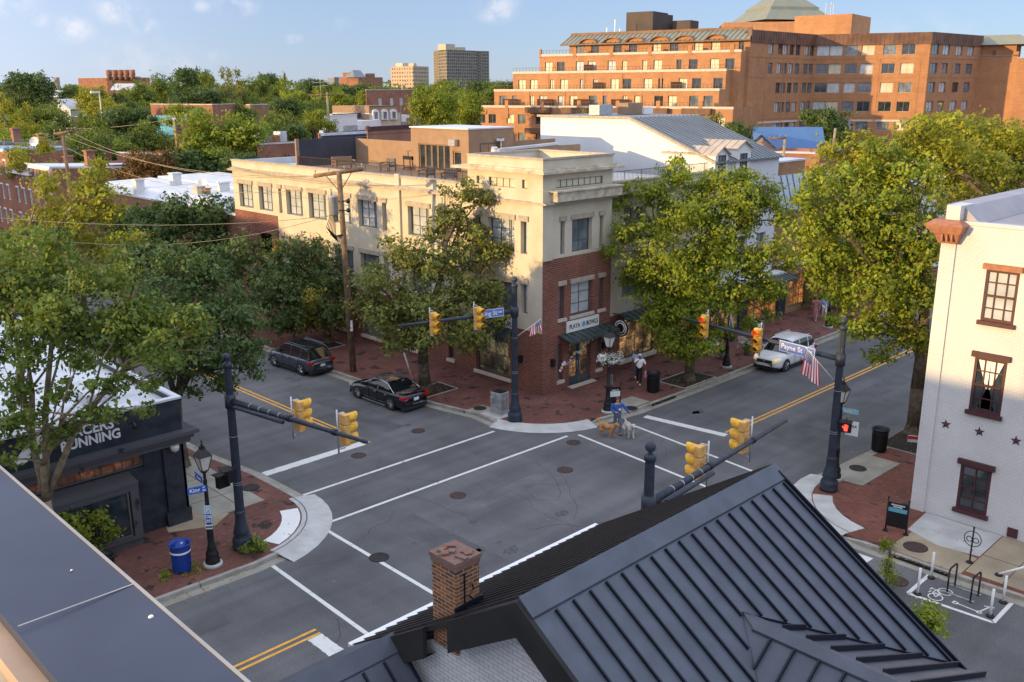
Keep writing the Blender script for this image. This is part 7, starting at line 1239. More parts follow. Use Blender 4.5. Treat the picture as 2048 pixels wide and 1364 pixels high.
for k in range(7): s0 = Vector(c)+Vector((-.2+.06*k, 0, -.4)); m_.path([s0, s0+Vector((-.25+.03*k, .1, -.7-.08*k)), s0+Vector((.1, .1, -1.25-.06*k)), Vector(PT).lerp(Vector((29.75, 43.7, 0)), .25)+Vector((0, 0, -.5))], .022, 4)
for z in (-1.6, -2.1): p = Vector(PT)+Vector((.05, 0, z)); m_.ball(p+Vector((.3, -.2, 0)), .13, 8); m_.tube(p+Vector((-.35, .25, 0)), p+Vector((.35, -.25, 0)), .03, n=4)
m_.build('cables', 'black', u1); MB().tube((29.62, 43.55, .2), (29.55, 43.5, 3.2), .05, n=6).build('conduit', 'silver', u1); plate(u1, (29.45, 43.35, 3.0), (.3, -.95, 0), (-.95, -.3, 0), .32, .62, 'white', [('P', .2, 0, .12, 'black_letters'), ('2HR', .1, 0, -.14, 'black_letters')], 'parking_sign', edge=False)
P2 = (26.7, 76.9, 12.7); u2 = upole('older utility pole standing before the rowhouses at left', (26.0, 75.0, 0), P2, .17, 'wood_pole', (pd(108, 268, 72), pd(152, 262, 72)))
upole('short wooden pole beside the stepped white terrace wall', (pt(641, 120, 250)[0], pt(641, 120, 250)[1], 3), (*pt(637, 120, 250), 10.7), .22, 'terracotta'); d_ = pt(655, 170, 200); upole('wooden pole with pale crossarm left of the mansard building', (d_[0], d_[1], 4), (d_[0], d_[1], 15.6), .3, 'wood_pole_pale', ((d_[0]-3, d_[1]+1.5, 15.2), (d_[0]+2, d_[1]-1.2, 15.2)))
d_ = pt(1567, 98, 290); upole('pale wooden pole with one arm over the white roofs', (d_[0], d_[1], 3), (*pt(1570, 98, 275), 10.9), .2, 'wood_pole_pale', (pd(1538, 278, 98), pd(1572, 276, 98))); d_ = pt(1660, 112, 300); upole('leaning wooden pole by the dark roundheaded tree', (d_[0], d_[1], 3), (*pt(1671, 112, 256), 11.4), .2, 'wood_pole_pale')
d_ = pt(200, 190, 200); t = thing('street_light', 'white twin street light poking out of the yellow green trees at left', 'street light', (d_[0], d_[1], 4)); m_ = MB(); m_.tube((d_[0], d_[1], 4), (d_[0], d_[1], 15.7), .12, n=6); m_.build('pole', 'lamp_glass', t); MB().cbox((d_[0]-.8, d_[1], 15.6), 1.8, .6, .4).build('lamp_head', 'white', t)
d_ = pt(640, 260, 160); m_ = MB(); m_.tube((d_[0], d_[1], 8), (d_[0], d_[1], 22), .07, .03, 5)
for z in (17, 18): m_.tube((d_[0]-1.6, d_[1]+1.5, z), (d_[0]+1.6, d_[1]-1.5, z+.3), .08, n=4)
tag(m_.build('radio_mast', 'cabinet'), 'thin radio mast above the trees left of the brick school', 'mast')
def wire(a, b, sag, r=.018, n=14):
    a, b = Vector(a), Vector(b); m_ = MB(); P = [a.lerp(b, i/n)+Vector((0, 0, -4*sag*(i/n)*(1-i/n))) for i in range(n+1)]; m_.path(P, r, 4); return m_
M['wire'] = mat('wire', (.34, .30, .18), .6)
cc0 = [pd(128, 272, 72), pd(150, 268, 72), pd(110, 270, 72), pd(135, 296, 72)]
for i, (a, b, sag, lb) in enumerate(((cc0[0], A_a, .9, 'top wire from the left pole to the crossarm of the leaning pole'), (cc0[1], pd(648, 350, 50.4), 1.2, 'second wire between the two wooden poles'), (cc0[3], pd(668, 372, 50.4), 1.5, 'lowest of the wires between the two wooden poles'), (cc0[2], pd(-60, 262, 66), .5, 'upper wire leaving the frame at the left edge'), (cc0[3], pd(-60, 285, 66), .6, 'lower wire leaving the frame at the left edge'), (cc0[0], pd(-60, 270, 66), .5, 'middle wire leaving the frame at the left edge'),
                                    (pd(-60, 430, 46), pd(660, 432, 50.2), .5, 'service cable crossing the dark trees to the transformer'), (pd(-60, 452, 46), pd(668, 428, 50.2), 1.3, 'thicker cable below the service cable'), (pd(130, 256, 160), pd(352, 236, 125), .5, 'faint distant wire across the dark trees'), (A_b, (60, 28, 12.5), 1.0, 'wire from the crossarm towards king street'))):
    if i == 9: continue
    tag(wire(a, b, sag, .014 if i < 8 else .03).build('overhead_wire', 'wire'), lb, 'wire', 'overhead wires')
# ================= street furniture =================
def bin_(label, x, y, m, blue=False, r=.29, h=1.0):
    t = thing('litter_bin', label, 'litter bin', (x, y, .14)); m_ = MB(); m_.lathe((x, y, .16), [(r*.88, 0), (r*.94, .05), (r*.98, h*.8), (r*.98, h*.86)], 20)
    b = m_.build('body', m, t); m_ = MB()
    for k in range(26): a = 2*math.pi*k/26; m_.hexa([(x+(r*s_+d)*math.cos(a+o), y+(r*s_+d)*math.sin(a+o), z) for z, s_ in ((.2, .92), (.14+h*.82, 1.0)) for o, d in ((-.06, 0), (-.06, .022), (.06, .022), (.06, 0))])
    m_.build('slats', m, b); m_ = MB(); m_.lathe((x, y, .14+h*.86), [(r*1.0, 0), (r*1.2, h*.14), (r*1.22, h*.17), (r*1.05, h*.16), (r*.9, .04)], 20, cap=False); m_.build('rim', m, t)
    m_ = MB(); m_.lathe((x, y, .14+h*.9), [(r*.75, 0), (r*.75, .06), (r*.5, .15), (r*.1, .2)] if blue else [(r*.8, 0), (r*.75, .02)], 18); m_.build('lid', m if blue else 'black', t)
    if blue: MB().lathe((x, y, .14+h*.72), [(r*1.1, 0), (r*1.1, .07)], 20, cap=False).build('white_band', 'white', t); MB().lathe((x+.02, y-.12, .14+h*1.05), [(.05, 0), (.04, .012)], 8).build('sticker', 'white', t)
    return t
bin_('bright blue slatted litter bin with domed lid and white band', 11.98, 28.44, 'blue_bin', True, .31, 1.02); bin_('black litter bin beside the woman with the pink bag', 39.05, 29.0, 'black', r=.33, h=1.05); bin_('black slatted litter bin on the brick pavement by the right kerb', 39.4, 16.55, 'black', r=.33, h=1.05); bin_('black bin half hidden behind the parapet edge', 9.85, 29.6, 'black', r=.3, h=.9)
t = thing('utility_cabinet', 'weathered grey metal traffic cabinet beside the central signal pole', 'cabinet', (30.75, 32.35, .14)); m_ = MB(); m_.cbox((30.75, 32.35, .18), .62, .72, 1.12, .1); m_.build('body', 'cabinet', t, bevel=.02); MB().cbox((30.75, 32.35, .14), .7, .8, .06, .1).build('plinth', 'conc_light', t); MB().cbox((30.75, 32.35, 1.3), .5, .6, .03, .1).build('lid', 'black', t); MB().cbox((30.37, 32.5, .8), .12, .22, .26, .1).build('meter_box', 'silver', t); MB().cbox((30.7, 31.98, .5), .3, .02, .5, .1).build('door_panel', 'silver', t)
structure(MB().cbox((30.75, 32.35, .13), 1.5, 1.3, .024), 'pavement_slab', 'conc_light')
def board(label, P, Q, h, base='black', band=None, lines=()):
    P, Q = Vector(P), Vector(Q); u = (Q-P); W_ = u.length; u.normalize(); n = Vector((u.y, -u.x, 0)); n = n if n.dot(-P) > 0 else -n
    if n.cross(u).z < 0: pass
    t = thing('notice_board', label, 'notice board', tuple(P)); m_ = MB()
    for s_ in (P, Q): m_.tube(s_, s_+Vector((0, 0, h+.1)), .03, n=6); m_.ball(s_+Vector((0, 0, h+.13)), .045, 6)
    m_.build('posts', 'black', t); uu = u if Vector((0, 0, 1)).dot(n.cross(u)) > 0 else -u; c = (P+Q)/2
    b = plate(t, tuple(c+Vector((0, 0, h*.58))+n*.03), tuple(uu), tuple(n), W_, h*.8, base, lines, 'panel', edge=False, th=.05)
    if band: bb = MB(); z0, z1 = band[1:3]; bb.hexa([tuple(c+uu*a+Vector((0, 0, z))+n*d) for d in (.032, .036) for a, z in ((-W_*.45, z0), (W_*.45, z0), (W_*.45, z1), (-W_*.45, z1))]); bb.build('coloured_band', band[0], b)
    for s_ in (P, Q): MB().lathe(tuple(s_), [(.1, 0), (.1, .04)], 10).build('foot', 'black', t)
    return t
board('black map board with blue header band on the brick pavement at right', (31.93, 12.85, .15), (32.08, 12.15, .15), 1.2, 'black', (mat('band_blue', (.12, .38, .50), .5), .82, .98), [('DOWNTOWN', .07, 0, .4, 'white_letters'), ('KING STREET', .055, 0, .33, 'white_letters')])
board('small black notice board with white panel beside the flower basket lamp', (35.2, 28.9, .15), (35.75, 28.6, .15), 1.15, 'black', ('white', .62, .92), [('KING ST', .1, 0, .3, 'white_letters')])
t = thing('yard_sign', 'small red and white lawn sign under the thick right tree', 'sign', (41.2, 15.7, .15)); s_ = MB(); s_.hexa([(41.0, 15.95, .3), (41.45, 15.15, .3), (41.47, 15.16, .3), (41.02, 15.96, .3), (41.0, 15.95, .62), (41.45, 15.15, .62), (41.47, 15.16, .62), (41.02, 15.96, .62)]); s_.build('panel', 'white', t); s_ = MB(); s_.hexa([(40.99, 15.94, .45), (41.44, 15.14, .45), (41.445, 15.145, .45), (40.995, 15.945, .45), (40.99, 15.94, .6), (41.44, 15.14, .6), (41.445, 15.145, .6), (40.995, 15.945, .6)]); s_.build('red_band', 'red_flag', t); s_ = MB(); s_.tube((41.1, 15.8, .1), (41.1, 15.8, .35), .01, n=4); s_.tube((41.4, 15.25, .1), (41.4, 15.25, .35), .01, n=4); s_.build('stakes', 'silver', t)
# bicycle bay
def urack(label, a, b, h=.86):
    t = thing('bicycle_rack', label, 'bicycle rack', (a[0], a[1], 0)); A_, B_ = Vector((*a, 0)), Vector((*b, 0)); u = (B_-A_); P = [A_]
    for k in range(7): an = math.pi/2*k/6; P.append(A_+u*.18*(1-math.cos(an))+Vector((0, 0, h-.15+.15*math.sin(an))))
    for k in range(7): an = math.pi/2*(1-k/6); P.append(B_-u*.18*(1-math.cos(an))+Vector((0, 0, h-.15+.15*math.sin(an))))
    P.append(B_); m_ = MB(); m_.path(P, .03, 8); m_.build('hoop', 'black', t); m_ = MB(); m_.lathe(tuple(A_), [(.08, 0), (.08, .02)], 10); m_.lathe(tuple(B_), [(.08, 0), (.08, .02)], 10); m_.build('feet', 'black', t); return t
urack('black hoop bicycle rack nearer the roof, by the painted bicycle', (29.3, 9.57), (29.9, 9.55)); urack('black hoop bicycle rack on the far side of the bay by the scooter mark', (29.26, 8.82), (29.86, 8.79))
for nm, x, lb in (('rack_rail', 29.28, 'grey steel rail joining the racks on the road side'), ('rack_rail', 29.88, 'grey steel rail joining the racks along the kerb side')): tag(MB().box(x-.05, x+.05, 8.7, 9.7, .005, .03).build(nm, 'silver'), lb, 'rail')
def delin(label, x, y, z=0, top=None):
    t = thing('delineator_post', label, 'bollard', (x, y, z), group='white flexible posts round the bicycle bay'); m_ = MB(); tp = top or (x, y, z+.95); m_.tube((x, y, z+.04), tp, .042, .04, 10); m_.build('tube', 'white', t); MB().lathe((x, y, z), [(.13, 0), (.11, .05), (.05, .07)], 10).build('foot', 'black', t); return t
delin('white post at the road side corner of the bay nearest the sapling', 28.5, 10.2); delin('white post by the kerb at the sapling end of the bay', 29.88, 10.32); delin('white post at the road side far corner of the bay', 28.8, 8.05); delin('white post by the kerb at the far end of the bay', 29.95, 8.06); delin('leaning white post on the pavement at the right edge', 31.4, 8.7, .15, (31.75, 7.85, .72))
t = thing('ring_post', 'black post with scrolled bicycle ring on the tan pavement', 'bicycle post', (31.6, 9.72, .15)); m_ = MB(); m_.lathe((31.6, 9.72, .155), [(.12, 0), (.12, .03), (.04, .06)], 10); m_.tube((31.6, 9.72, .2), (31.6, 9.72, 1.45), .028, n=8); m_.ball((31.6, 9.72, 1.47), .04, 6); m_.build('post', 'black', t); m_ = MB()
for (cy, cz, r) in ((0, 1.05, .28), (-.11, 1.02, .09), (.11, 1.02, .09)): m_.path([(31.6+.0, 9.72+cy+r*math.cos(a), cz+r*math.sin(a)) for a in np.linspace(0, 2*math.pi, 21)], .015, 5)
m_.build('ring', 'black', t)
tag(MB().tube((31.0, 39.7, .2), (30.75, 40.15, 1.85), .045, n=8).build('leaning_pipe', 'white'), 'white pipe leaning beside the trunk behind the dark sedan', 'pipe')
tag(MB().cbox(gp(808, 640, 3.0), .03, .45, .6, 0).build('paper_sign', 'white'), 'small pale square sign by the trunk under the left arm end', 'sign')
bpy.data.objects.remove([o for o in COL.objects if o.name == 'paper_sign'][0])
def bench(label, x, y, rz):
    t = thing('garden_bench', label, 'bench', (x, y, .14), rz); Lc = local((x, y, .14), rz)
    m_ = MB()
    for k in range(7): z = .42; m_.tube(Lc(-.5, -.2+k*.065, z), Lc(.5, -.2+k*.065, z), .014, n=4)
    m_.build('seat', 'white', t); m_ = MB()
    for k in range(15): a = -.5+k/14; m_.tube(Lc(a, .22, .42), Lc(a*.92, .28, .75+.12*math.cos(a*3)), .011, n=4)
    P = [Lc(-.5+i/10, .28, .75+.12*math.cos((-.5+i/10)*3)) for i in range(11)]; m_.path(P, .02, 5)
    for i in range(5): c = Lc(-.4+i*.2, .25, .6); m_.path([(c[0]+.07*math.cos(q)*math.cos(rz), c[1]+.07*math.cos(q)*math.sin(rz), c[2]+.07*math.sin(q)) for q in np.linspace(0, 6.28, 9)], .01, 4)
    m_.build('backrest', 'white', t)
    for s_ in (-.5, .5):
        for yy in (-.22, .22): m_ = MB(); m_.path([Lc(s_, yy, .42), Lc(s_*1.04, yy*1.1, .25), Lc(s_, yy, .1), Lc(s_*1.08, yy*1.25, 0)], .018, 5); m_.build('leg', 'white', t)
    m_ = MB()
    for s_ in (-.5, .5): m_.path([Lc(s_, -.22, .42), Lc(s_*1.05, -.24, .62), Lc(s_, .25, .66)], .016, 5)
    m_.build('armrest', 'white', t)
bench('white ornate metal bench behind the left end of the red-lit signal', 48.4, 31.3, -.1); bench('white metal bench further right above the white suv roof', 54.6, 32.1, .0); bench('white metal bench half hidden by the suv bonnet', 49.9, 30.0, 1.2)
def planter(label, x, y, r, seed, m='terracotta', lm='leaf_mid'):
    t = shrub('planter', label, (x, y, .14), r, .1, lm, 7, r*1.6, cat='planter', seed=seed); MB().lathe((x, y, .14), [(r*.35, 0), (r*.5, r*.7), (r*.55, r*.75)], 12).build('pot', m, t)
planter('terracotta planter beside the left white bench', 47.3, 31.2, .45, 51); planter('leafy planter near the lamp with the ribbon', 47.2, 29.9, .45, 52, 'conc_light'); planter('dark pot of greenery by the shop window', 51.2, 32.0, .6, 53, 'black', 'leaf_dark'); planter('potted shrub in front of the white gabled building', 46.2, 32.2, .7, 54, 'black', 'leaf_dark'); planter('white pot of flowers near the suv front', 49.2, 29.4, .45, 55, 'white')
bn = thing('shop_sign_board', 'small maroon sign board on the brown awning far along the shops', 'sign', (62.2, 31.9, 3.4)); MB().box(61.8, 62.7, 31.85, 31.9, 3.4, 4.2).build('panel', 'win_brown', bn); MB().lathe((62.25, 31.84, 3.9), [(.2, 0), (.2, .02)], 12, ax=Matrix.Rotation(math.pi/2, 3, 'X')).build('emblem', 'white', bn)
# ================= cars =================
def car(label, x, y, rz, kind, paint):
    t = thing('parked_car', label, 'car', (x, y, 0), rz, 'cars parked along the kerb'); Wd = .92; suv = kind == 'suv'; Lh = 2.42 if not suv else 2.3
    Lc = local((x, y, 0), rz); gr = .2 if suv else .15; belt = 1.04 if suv else .93; hood = .98 if suv else .80; trunk = 1.05 if suv else .98; roof = 1.68 if suv else 1.45; wb = 1.345 if suv else 1.40; wr_ = .36 if suv else .335
    # lower body loft: (x, half width, z of upper edge, bottom)
    st = [(Lh, .55, hood-.32, gr+.12), (Lh-.08, .78, hood-.2, gr+.02), (Lh-.35, .88, hood-.08, gr), (Lh-.8, .92, hood, gr), (.95, .92, belt-.02, gr), (.3, .92, belt, gr), (-.5, .92, belt+.01, gr), (-1.3, .92, belt+.03, gr), (-1.75, .91, trunk, gr), (-Lh+.25, .87, trunk-.01, gr+.03), (-Lh+.06, .82, trunk-.08, gr+.08), (-Lh, .7, trunk-.3, gr+.15)]
    m_ = MB(); m_.sm = True; ring = []
    for xs, hw, zt, zb in st:
        pr = [(0, zt+.02), (hw*.6, zt+.012), (hw*.88, zt-.02), (hw*.97, zt-.13), (hw, (zt+zb)/2+.05), (hw*.985, zb+.12), (hw*.9, zb), (0, zb)]; full = pr+[(-a, b) for a, b in reversed(pr[1:-1])]; ring.append(len(m_.v)); m_.v += [Lc(xs, a, b) for a, b in full]; nn_ = len(full)
    for k in range(len(st)-1):
        for i in range(nn_): m_._f(ring[k]+i, ring[k]+(i+1) % nn_, ring[k+1]+(i+1) % nn_, ring[k+1]+i)
    m_._f(*[ring[0]+i for i in range(nn_)]); m_._f(*[ring[-1]+nn_-1-i for i in range(nn_)]); body = m_.build('body', paint, t, sub=1)
    # greenhouse
    if suv: gb = [(1.15, .30), (.55, 1.0)]; ws0, ws1, rw1, rw0 = 1.12, .42, -1.78, -2.12
    else: ws0, ws1, rw1, rw0 = 1.12, .30, -.95, -1.78
    b0 = belt-.03; wb_, wt_ = .84, .62 if not suv else .68; xs = np.linspace(0, 1, 7); bot = [ws0+(rw0-ws0)*f for f in xs]; top = [ws1+(rw1-ws1)*f for f in xs]; rt = [roof-.05-.10*(abs(f-.42)*1.6)**2.2 for f in xs]
    m_ = MB(); m_.sm = True; n7 = 7
    for s_ in (1, -1):
        i0 = len(m_.v)
        for k in range(n7): m_.v += [Lc(bot[k], s_*wb_*(1-.05*abs(xs[k]-.4)), b0), Lc((bot[k]+top[k])/2, s_*(wb_*.58+wt_*.42), b0+(rt[k]-b0)*.55), Lc(top[k], s_*wt_, rt[k])]
        for k in range(n7-1):
            for j in (0, 1): m_._f(i0+3*k+j, i0+3*k+3+j, i0+3*k+4+j, i0+3*k+1+j)
    for k, (bx_, tx, rz_) in ((0, (bot[0], top[0], rt[0])), (6, (bot[6], top[6], rt[6]))):
        dx = .1 if k == 0 else -.06; i0 = len(m_.v)
        for f in np.linspace(-1, 1, 5): e = 1-f*f; m_.v += [Lc(bx_+dx*e, f*wb_*(.98), b0), Lc(tx+dx*.6*e, f*wt_, rz_)]
        for q in range(4): m_._f(i0+2*q, i0+2*q+2, i0+2*q+3, i0+2*q+1)
    m_.build('windows', 'car_glass', t)
    m_ = MB(); m_.sm = True; i0 = len(m_.v)
    for k in range(n7):
        for f in np.linspace(-1, 1, 5): m_.v.append(Lc(top[k], f*wt_*1.02, rt[k]+.055*(1-f**4)))
    for k in range(n7-1):
        for q in range(4): m_._f(i0+5*k+q, i0+5*k+5+q, i0+5*k+6+q, i0+5*k+1+q)
    rp = 'black' if label.startswith('blue') else paint; m_.build('roof', rp if rp == paint else 'car_navy', t)
    m_ = MB()
    def pil(a, b, w0, w1, s_): 
        a, b = Vector(a), Vector(b); m_.hexa([Lc(a.x-w0, s_*(a.y+.012), a.z), Lc(a.x+w0, s_*(a.y+.012), a.z), Lc(a.x+w0, s_*(a.y-.03), a.z), Lc(a.x-w0, s_*(a.y-.03), a.z), Lc(b.x-w1, s_*(b.y+.012), b.z), Lc(b.x+w1, s_*(b.y+.012), b.z), Lc(b.x+w1, s_*(b.y-.03), b.z), Lc(b.x-w1, s_*(b.y-.03), b.z)])
    for s_ in (1, -1):
        pil((bot[0], wb_*.98, b0), (top[0], wt_, rt[0]), .05, .04, s_); pil((-.28, wb_+.002, b0), (-.34, wt_+.01, roof-.05), .05, .04, s_); pil((bot[6]+(.12 if suv else .05), wb_*.97, b0), (top[6]+.04, wt_, rt[6]), .16 if suv else .1, .06, s_)
        if suv: pil((-1.25, wb_, b0), (-1.3, wt_+.01, rt[5]+.02), .05, .045, s_); m_.tube(Lc(.2, s_*wt_*.95, roof+.05), Lc(-1.6, s_*wt_*.95, roof+.03), .018, n=5)
        P = [Lc(top[k], s_*wt_*1.01, rt[k]) for k in range(n7)]; m_.path(P, .028, 5)
    m_.build('pillars', paint, t)
    if not suv:
        for s_ in (1, -1): m_ = MB(); m_.path([Lc(bot[0]-.02, s_*(wb_+.015), b0+.03)]+[Lc(top[k]-(.12 if k == 0 else 0), s_*(wt_+.035), rt[k]-.035) for k in range(n7)]+[Lc(bot[6]+.1, s_*(wb_+.01), b0+.04)], .017, 5); m_.build('window_trim', 'chrome', t)
    for s_ in (1, -1):
        for xw in (wb, -wb):
            A_ = Matrix.Rotation(rz, 3, 'Z') @ Matrix.Rotation(-s_*math.pi/2, 3, 'X'); w_ = MB(); w_.lathe(Lc(xw, s_*.66, wr_), [(wr_*.66, .262), (wr_*.92, .27), (wr_, .22), (wr_, .04), (wr_*.9, 0)], 22, ax=A_); ty = w_.build('wheel', 'tyre', t)
            r_ = MB(); r_.lathe(Lc(xw, s_*.66, wr_), [(wr_*.2, .245), (.05, .262)], 12, ax=A_)
            for k in range(10 if not suv else 5):
                a = 2*math.pi*k/(10 if not suv else 5); w2_ = .018 if not suv else .04; c_, s__ = math.cos(a), math.sin(a); p1, p2 = A_ @ Vector((.03*c_, .03*s__, .262)), A_ @ Vector((wr_*.66*c_, wr_*.66*s__, .262)); q = Lc(xw, s_*.66, wr_); r_.tube(Vector(q)+p1, Vector(q)+p2, w2_, w2_*.9, 5)
            r_.lathe(Lc(xw, s_*.66, wr_), [(wr_*.62, .255), (wr_*.70, .268), (wr_*.70, .25)], 22, cap=False, ax=A_); r_.build('rim', 'rim', ty)
            ar = MB(); ar.lathe(Lc(xw, s_*.66, wr_), [(wr_*1.14, .255), (wr_*1.14, .263)], 22, ax=A_); ar.build('wheel_arch', 'plastic', t)
        MB().hexa([Lc(a, s_*b, c) for c in (gr-.02, gr+.1 if suv else gr+.06) for a, b in ((-wb+.42, .9), (wb-.42, .9), (wb-.42, .935), (-wb+.42, .935))]).build('sill_trim', 'plastic' if suv else 'chrome', t)
        MB().hexa([Lc(a, s_*b, c) for c in (belt-.0, belt+.14) for a, b in ((.78, .88), (.92, .88), (.9, 1.05), (.8, 1.05))]).build('mirror', paint if not suv or paint == 'car_white' else paint, t, bevel=.02)
        for xd in (-.15, -1.05): MB().hexa([Lc(a, s_*b, c) for c in (belt-.17, belt-.14) for a, b in ((xd-.1, .915), (xd+.1, .915), (xd+.1, .945), (xd-.1, .945))]).build('door_handle', 'chrome', t)
        MB().hexa([Lc(a, s_*b, c) for a, z0, z1 in ((Lh-.42, hood-.2, hood-.1), (Lh-.02, hood-.33, hood-.2)) for b, c in ((.5, z0), (.86 if a < Lh-.1 else .72, z0), (.86 if a < Lh-.1 else .72, z1), (.5, z1))]).build('headlight', 'headlamp' if paint != 'car_white' else 'warm_lamp', t)
        zt = trunk-.2; MB().hexa([Lc(a, s_*b, c) for a in (-Lh+.02, -Lh+.3) for b, c in ((.42 if not suv else .55, zt-.07), (.90, zt-.07), (.90, zt+.06), (.42 if not suv else .55, zt+.06))]).build('tail_light', 'tail_red', t)
    for xs_, z, m__ in ((-Lh-.005, trunk-.32 if not suv else trunk-.42, 'white'), (Lh-.01, gr+.28, 'white')): MB().hexa([Lc(xs_+dx, b, c) for dx in (-.02, .02) for b, c in ((-.16, z-.07), (.16, z-.07), (.16, z+.07), (-.16, z+.07))]).build('number_plate', m__, t)
    g = MB(); g.hexa([Lc(a, b, c) for a in (Lh-.12, Lh+.015) for b, c in ((-.5, hood-.42), (.5, hood-.42), (.48, hood-.24), (-.48, hood-.24))]); g.build('grille', 'plastic', t); g = MB(); g.tube(Lc(Lh+.02, -.42, hood-.26), Lc(Lh+.02, .42, hood-.26), .014, n=5); g.ball(Lc(Lh+.02, 0, hood-.31), .05, 8); g.build('grille_trim', 'chrome', t)
    g = MB(); g.hexa([Lc(a, b, c) for c in (gr+.0, gr+.18) for a, b in ((Lh-.2, -.82), (Lh+.0, -.6), (Lh+.0, .6), (Lh-.2, .82))]); g.build('bumper_trim', 'plastic', t); g = MB(); g.hexa([Lc(a, b, c) for c in (gr, gr+.22) for a, b in ((-Lh-.0, -.7), (-Lh+.2, -.86), (-Lh+.2, .86), (-Lh-.0, .7))]); g.build('bumper_trim', 'plastic', t)
    g = MB()
    for xd in (.42, -.28, -1.1):
        for s_ in (1, -1): g.hexa([Lc(a, s_*b, c) for c in (gr+.15, belt-.08) for a, b in ((xd-.006, .90), (xd+.006, .90), (xd+.006, .923), (xd-.006, .923))])
    g.build('door_seams', 'black', t); return t
car('dark navy sedan parked at the brick kerb in front of the big trunk', 28.22, 38.4, math.radians(91.2), 'sedan', 'car_navy'); car('blue grey suv with black roof parked behind the dark sedan', 28.2, 46.95, math.radians(93), 'suv', 'car_slate'); car('white suv facing the crossing beneath the payne st sign', 49.25, 26.95, math.pi, 'suv', 'car_white')
# ================= people and dogs =================
def skin(name, P, E, R_, m, parent, sub=1):
    me = bpy.data.meshes.new(name); iv = world(parent).inverted(); me.from_pydata([tuple(iv @ Vector(p)) for p in P], E, []); me.materials.append(getm(m)); o = bpy.data.objects.new(name, me); COL.objects.link(o); o.parent = parent
    md = o.modifiers.new('skin', 'SKIN'); md.use_smooth_shade = True
    if not me.skin_vertices: me.skin_vertices.new()
    for i, r in enumerate(R_): v = me.skin_vertices[0].data[i]; v.radius = r if isinstance(r, tuple) else (r, r); v.use_root = i == 0
    if sub: s_ = o.modifiers.new('sub', 'SUBSURF'); s_.levels = sub; s_.render_levels = sub
    return o
def person(label, x, y, rz, H_=1.75, z0=.15, armL=None, armR=None, stride=.22, top='hoodie', legs='denim', hair='hair_dark', sk='skin', sleeves=.9, dress=False, tm=None, cap=None, lean=0, shoes='white', fat=1.0, long=False):
    t = thing('person', label, 'person', (x, y, z0), rz); Lc = local((x, y, z0), rz); s = H_/1.75
    def Q(a, b, c): return Lc(a*s+lean*c/1.75, b*s, c*s)
    aL = armL or [(0, .22, 1.42), (-.02, .28, 1.15), (.08, .27, .9), (.12, .27, .82)]; aR = armR or [(0, -.22, 1.42), (.02, -.28, 1.15), (.0, -.27, .9), (.02, -.27, .82)]
    legL = [(0, .09, .92), (stride*.55, .1, .5), (stride, .1, .08), (stride+.16, .11, .03)]; legR = [(0, -.09, .92), (-stride*.2, -.1, .5), (-stride, -.1, .1), (-stride+.14, -.11, .03)]
    P = [(0, 0, .95), (0, 0, 1.15), (0, 0, 1.38), (0, 0, 1.5), (.01, 0, 1.58), (.02, 0, 1.66), (.01, 0, 1.73)]+aL+aR+legL+legR; E = [(0, 1), (1, 2), (2, 3), (3, 4), (4, 5), (5, 6), (2, 7), (7, 8), (8, 9), (9, 10), (2, 11), (11, 12), (12, 13), (13, 14), (0, 15), (15, 16), (16, 17), (17, 18), (0, 19), (19, 20), (20, 21), (21, 22)]
    Rr = [(.12, .14), (.1, .12), (.1, .14), .05, (.075, .07), (.10, .085), (.05, .05), .05, .042, .032, .03, .05, .042, .032, .03, .085, .055, .04, .035, .085, .055, .04, .035]
    body = skin('body', [Q(*p) for p in P], E, [tuple(v*s for v in r) if isinstance(r, tuple) else r*s for r in Rr], sk, t, 2)
    # clothes
    k = 1+int(len(aL)*0); TP = [(0, 0, .88), (0, 0, 1.1), (0, 0, 1.38), (0, 0, 1.47)]; TE = [(0, 1), (1, 2), (2, 3)]; TR = [(.15*fat, .185*fat), (.135*fat, .165*fat), (.125, .175), (.065, .08)]
    for ar in (aL, aR):
        i = len(TP); e = ar[1]; w_ = ar[2]; seq = [ar[0], e]+([tuple(e[q]+(w_[q]-e[q])*.9 for q in range(3))] if sleeves > .5 else []); TP += seq; TE += [(2, i)]+[(i+q, i+q+1) for q in range(len(seq)-1)]; TR += [(.08, .08), (.07, .07), (.055, .055)][:len(seq)]
    if dress: TP[0] = (0, 0, .5); TR[0] = (.2, .22); TP.append((0, 0, .15)); TE.append((0, len(TP)-1)); TR.append((.24, .26))
    skin('dress' if dress else 'top', [Q(*p) for p in TP], TE, [tuple(v*s for v in r) for r in TR], top, t, 2)
    if not dress: skin('trousers', [Q(0, 0, .95)]+[Q(*p) for p in legL[:3]]+[Q(*p) for p in legR[:3]], [(0, 1), (1, 2), (2, 3), (0, 4), (4, 5), (5, 6)], [(.13*s, .16*s), .1*s, .075*s, .06*s, .1*s, .075*s, .06*s], legs, t, 2)
    for lg in (legL, legR): q0, q1 = Vector(lg[2]), Vector(lg[3]); skin('shoe', [Q(q0.x-.03, q0.y, .05), Q(q0.x+.06, q0.y, .045), Q(q0.x+.18, q0.y, .03)], [(0, 1), (1, 2)], [.055*s, .05*s, .04*s], shoes, t, 1)
    m_ = MB(); c = Q(-.005, 0, 1.685); m_.ball(c, .098*s, 12, 1.0); h_ = m_.build('hair', hair if not cap else cap, t)
    if cap: m_ = MB(); m_.lathe(Q(.08, 0, 1.70), [(.07, 0), (.06, .012)], 10); m_.build('cap_brim', cap, t)
    if long: skin('hair_length', [Q(-.05, 0, 1.68), Q(-.09, 0, 1.5), Q(-.1, 0, 1.35)], [(0, 1), (1, 2)], [.08*s, .07*s, .05*s], hair, t, 1)
    m_ = MB(); m_.ball(Q(.108, 0, 1.62), .014*s, 6); m_.build('nose', sk, body); m_ = MB()
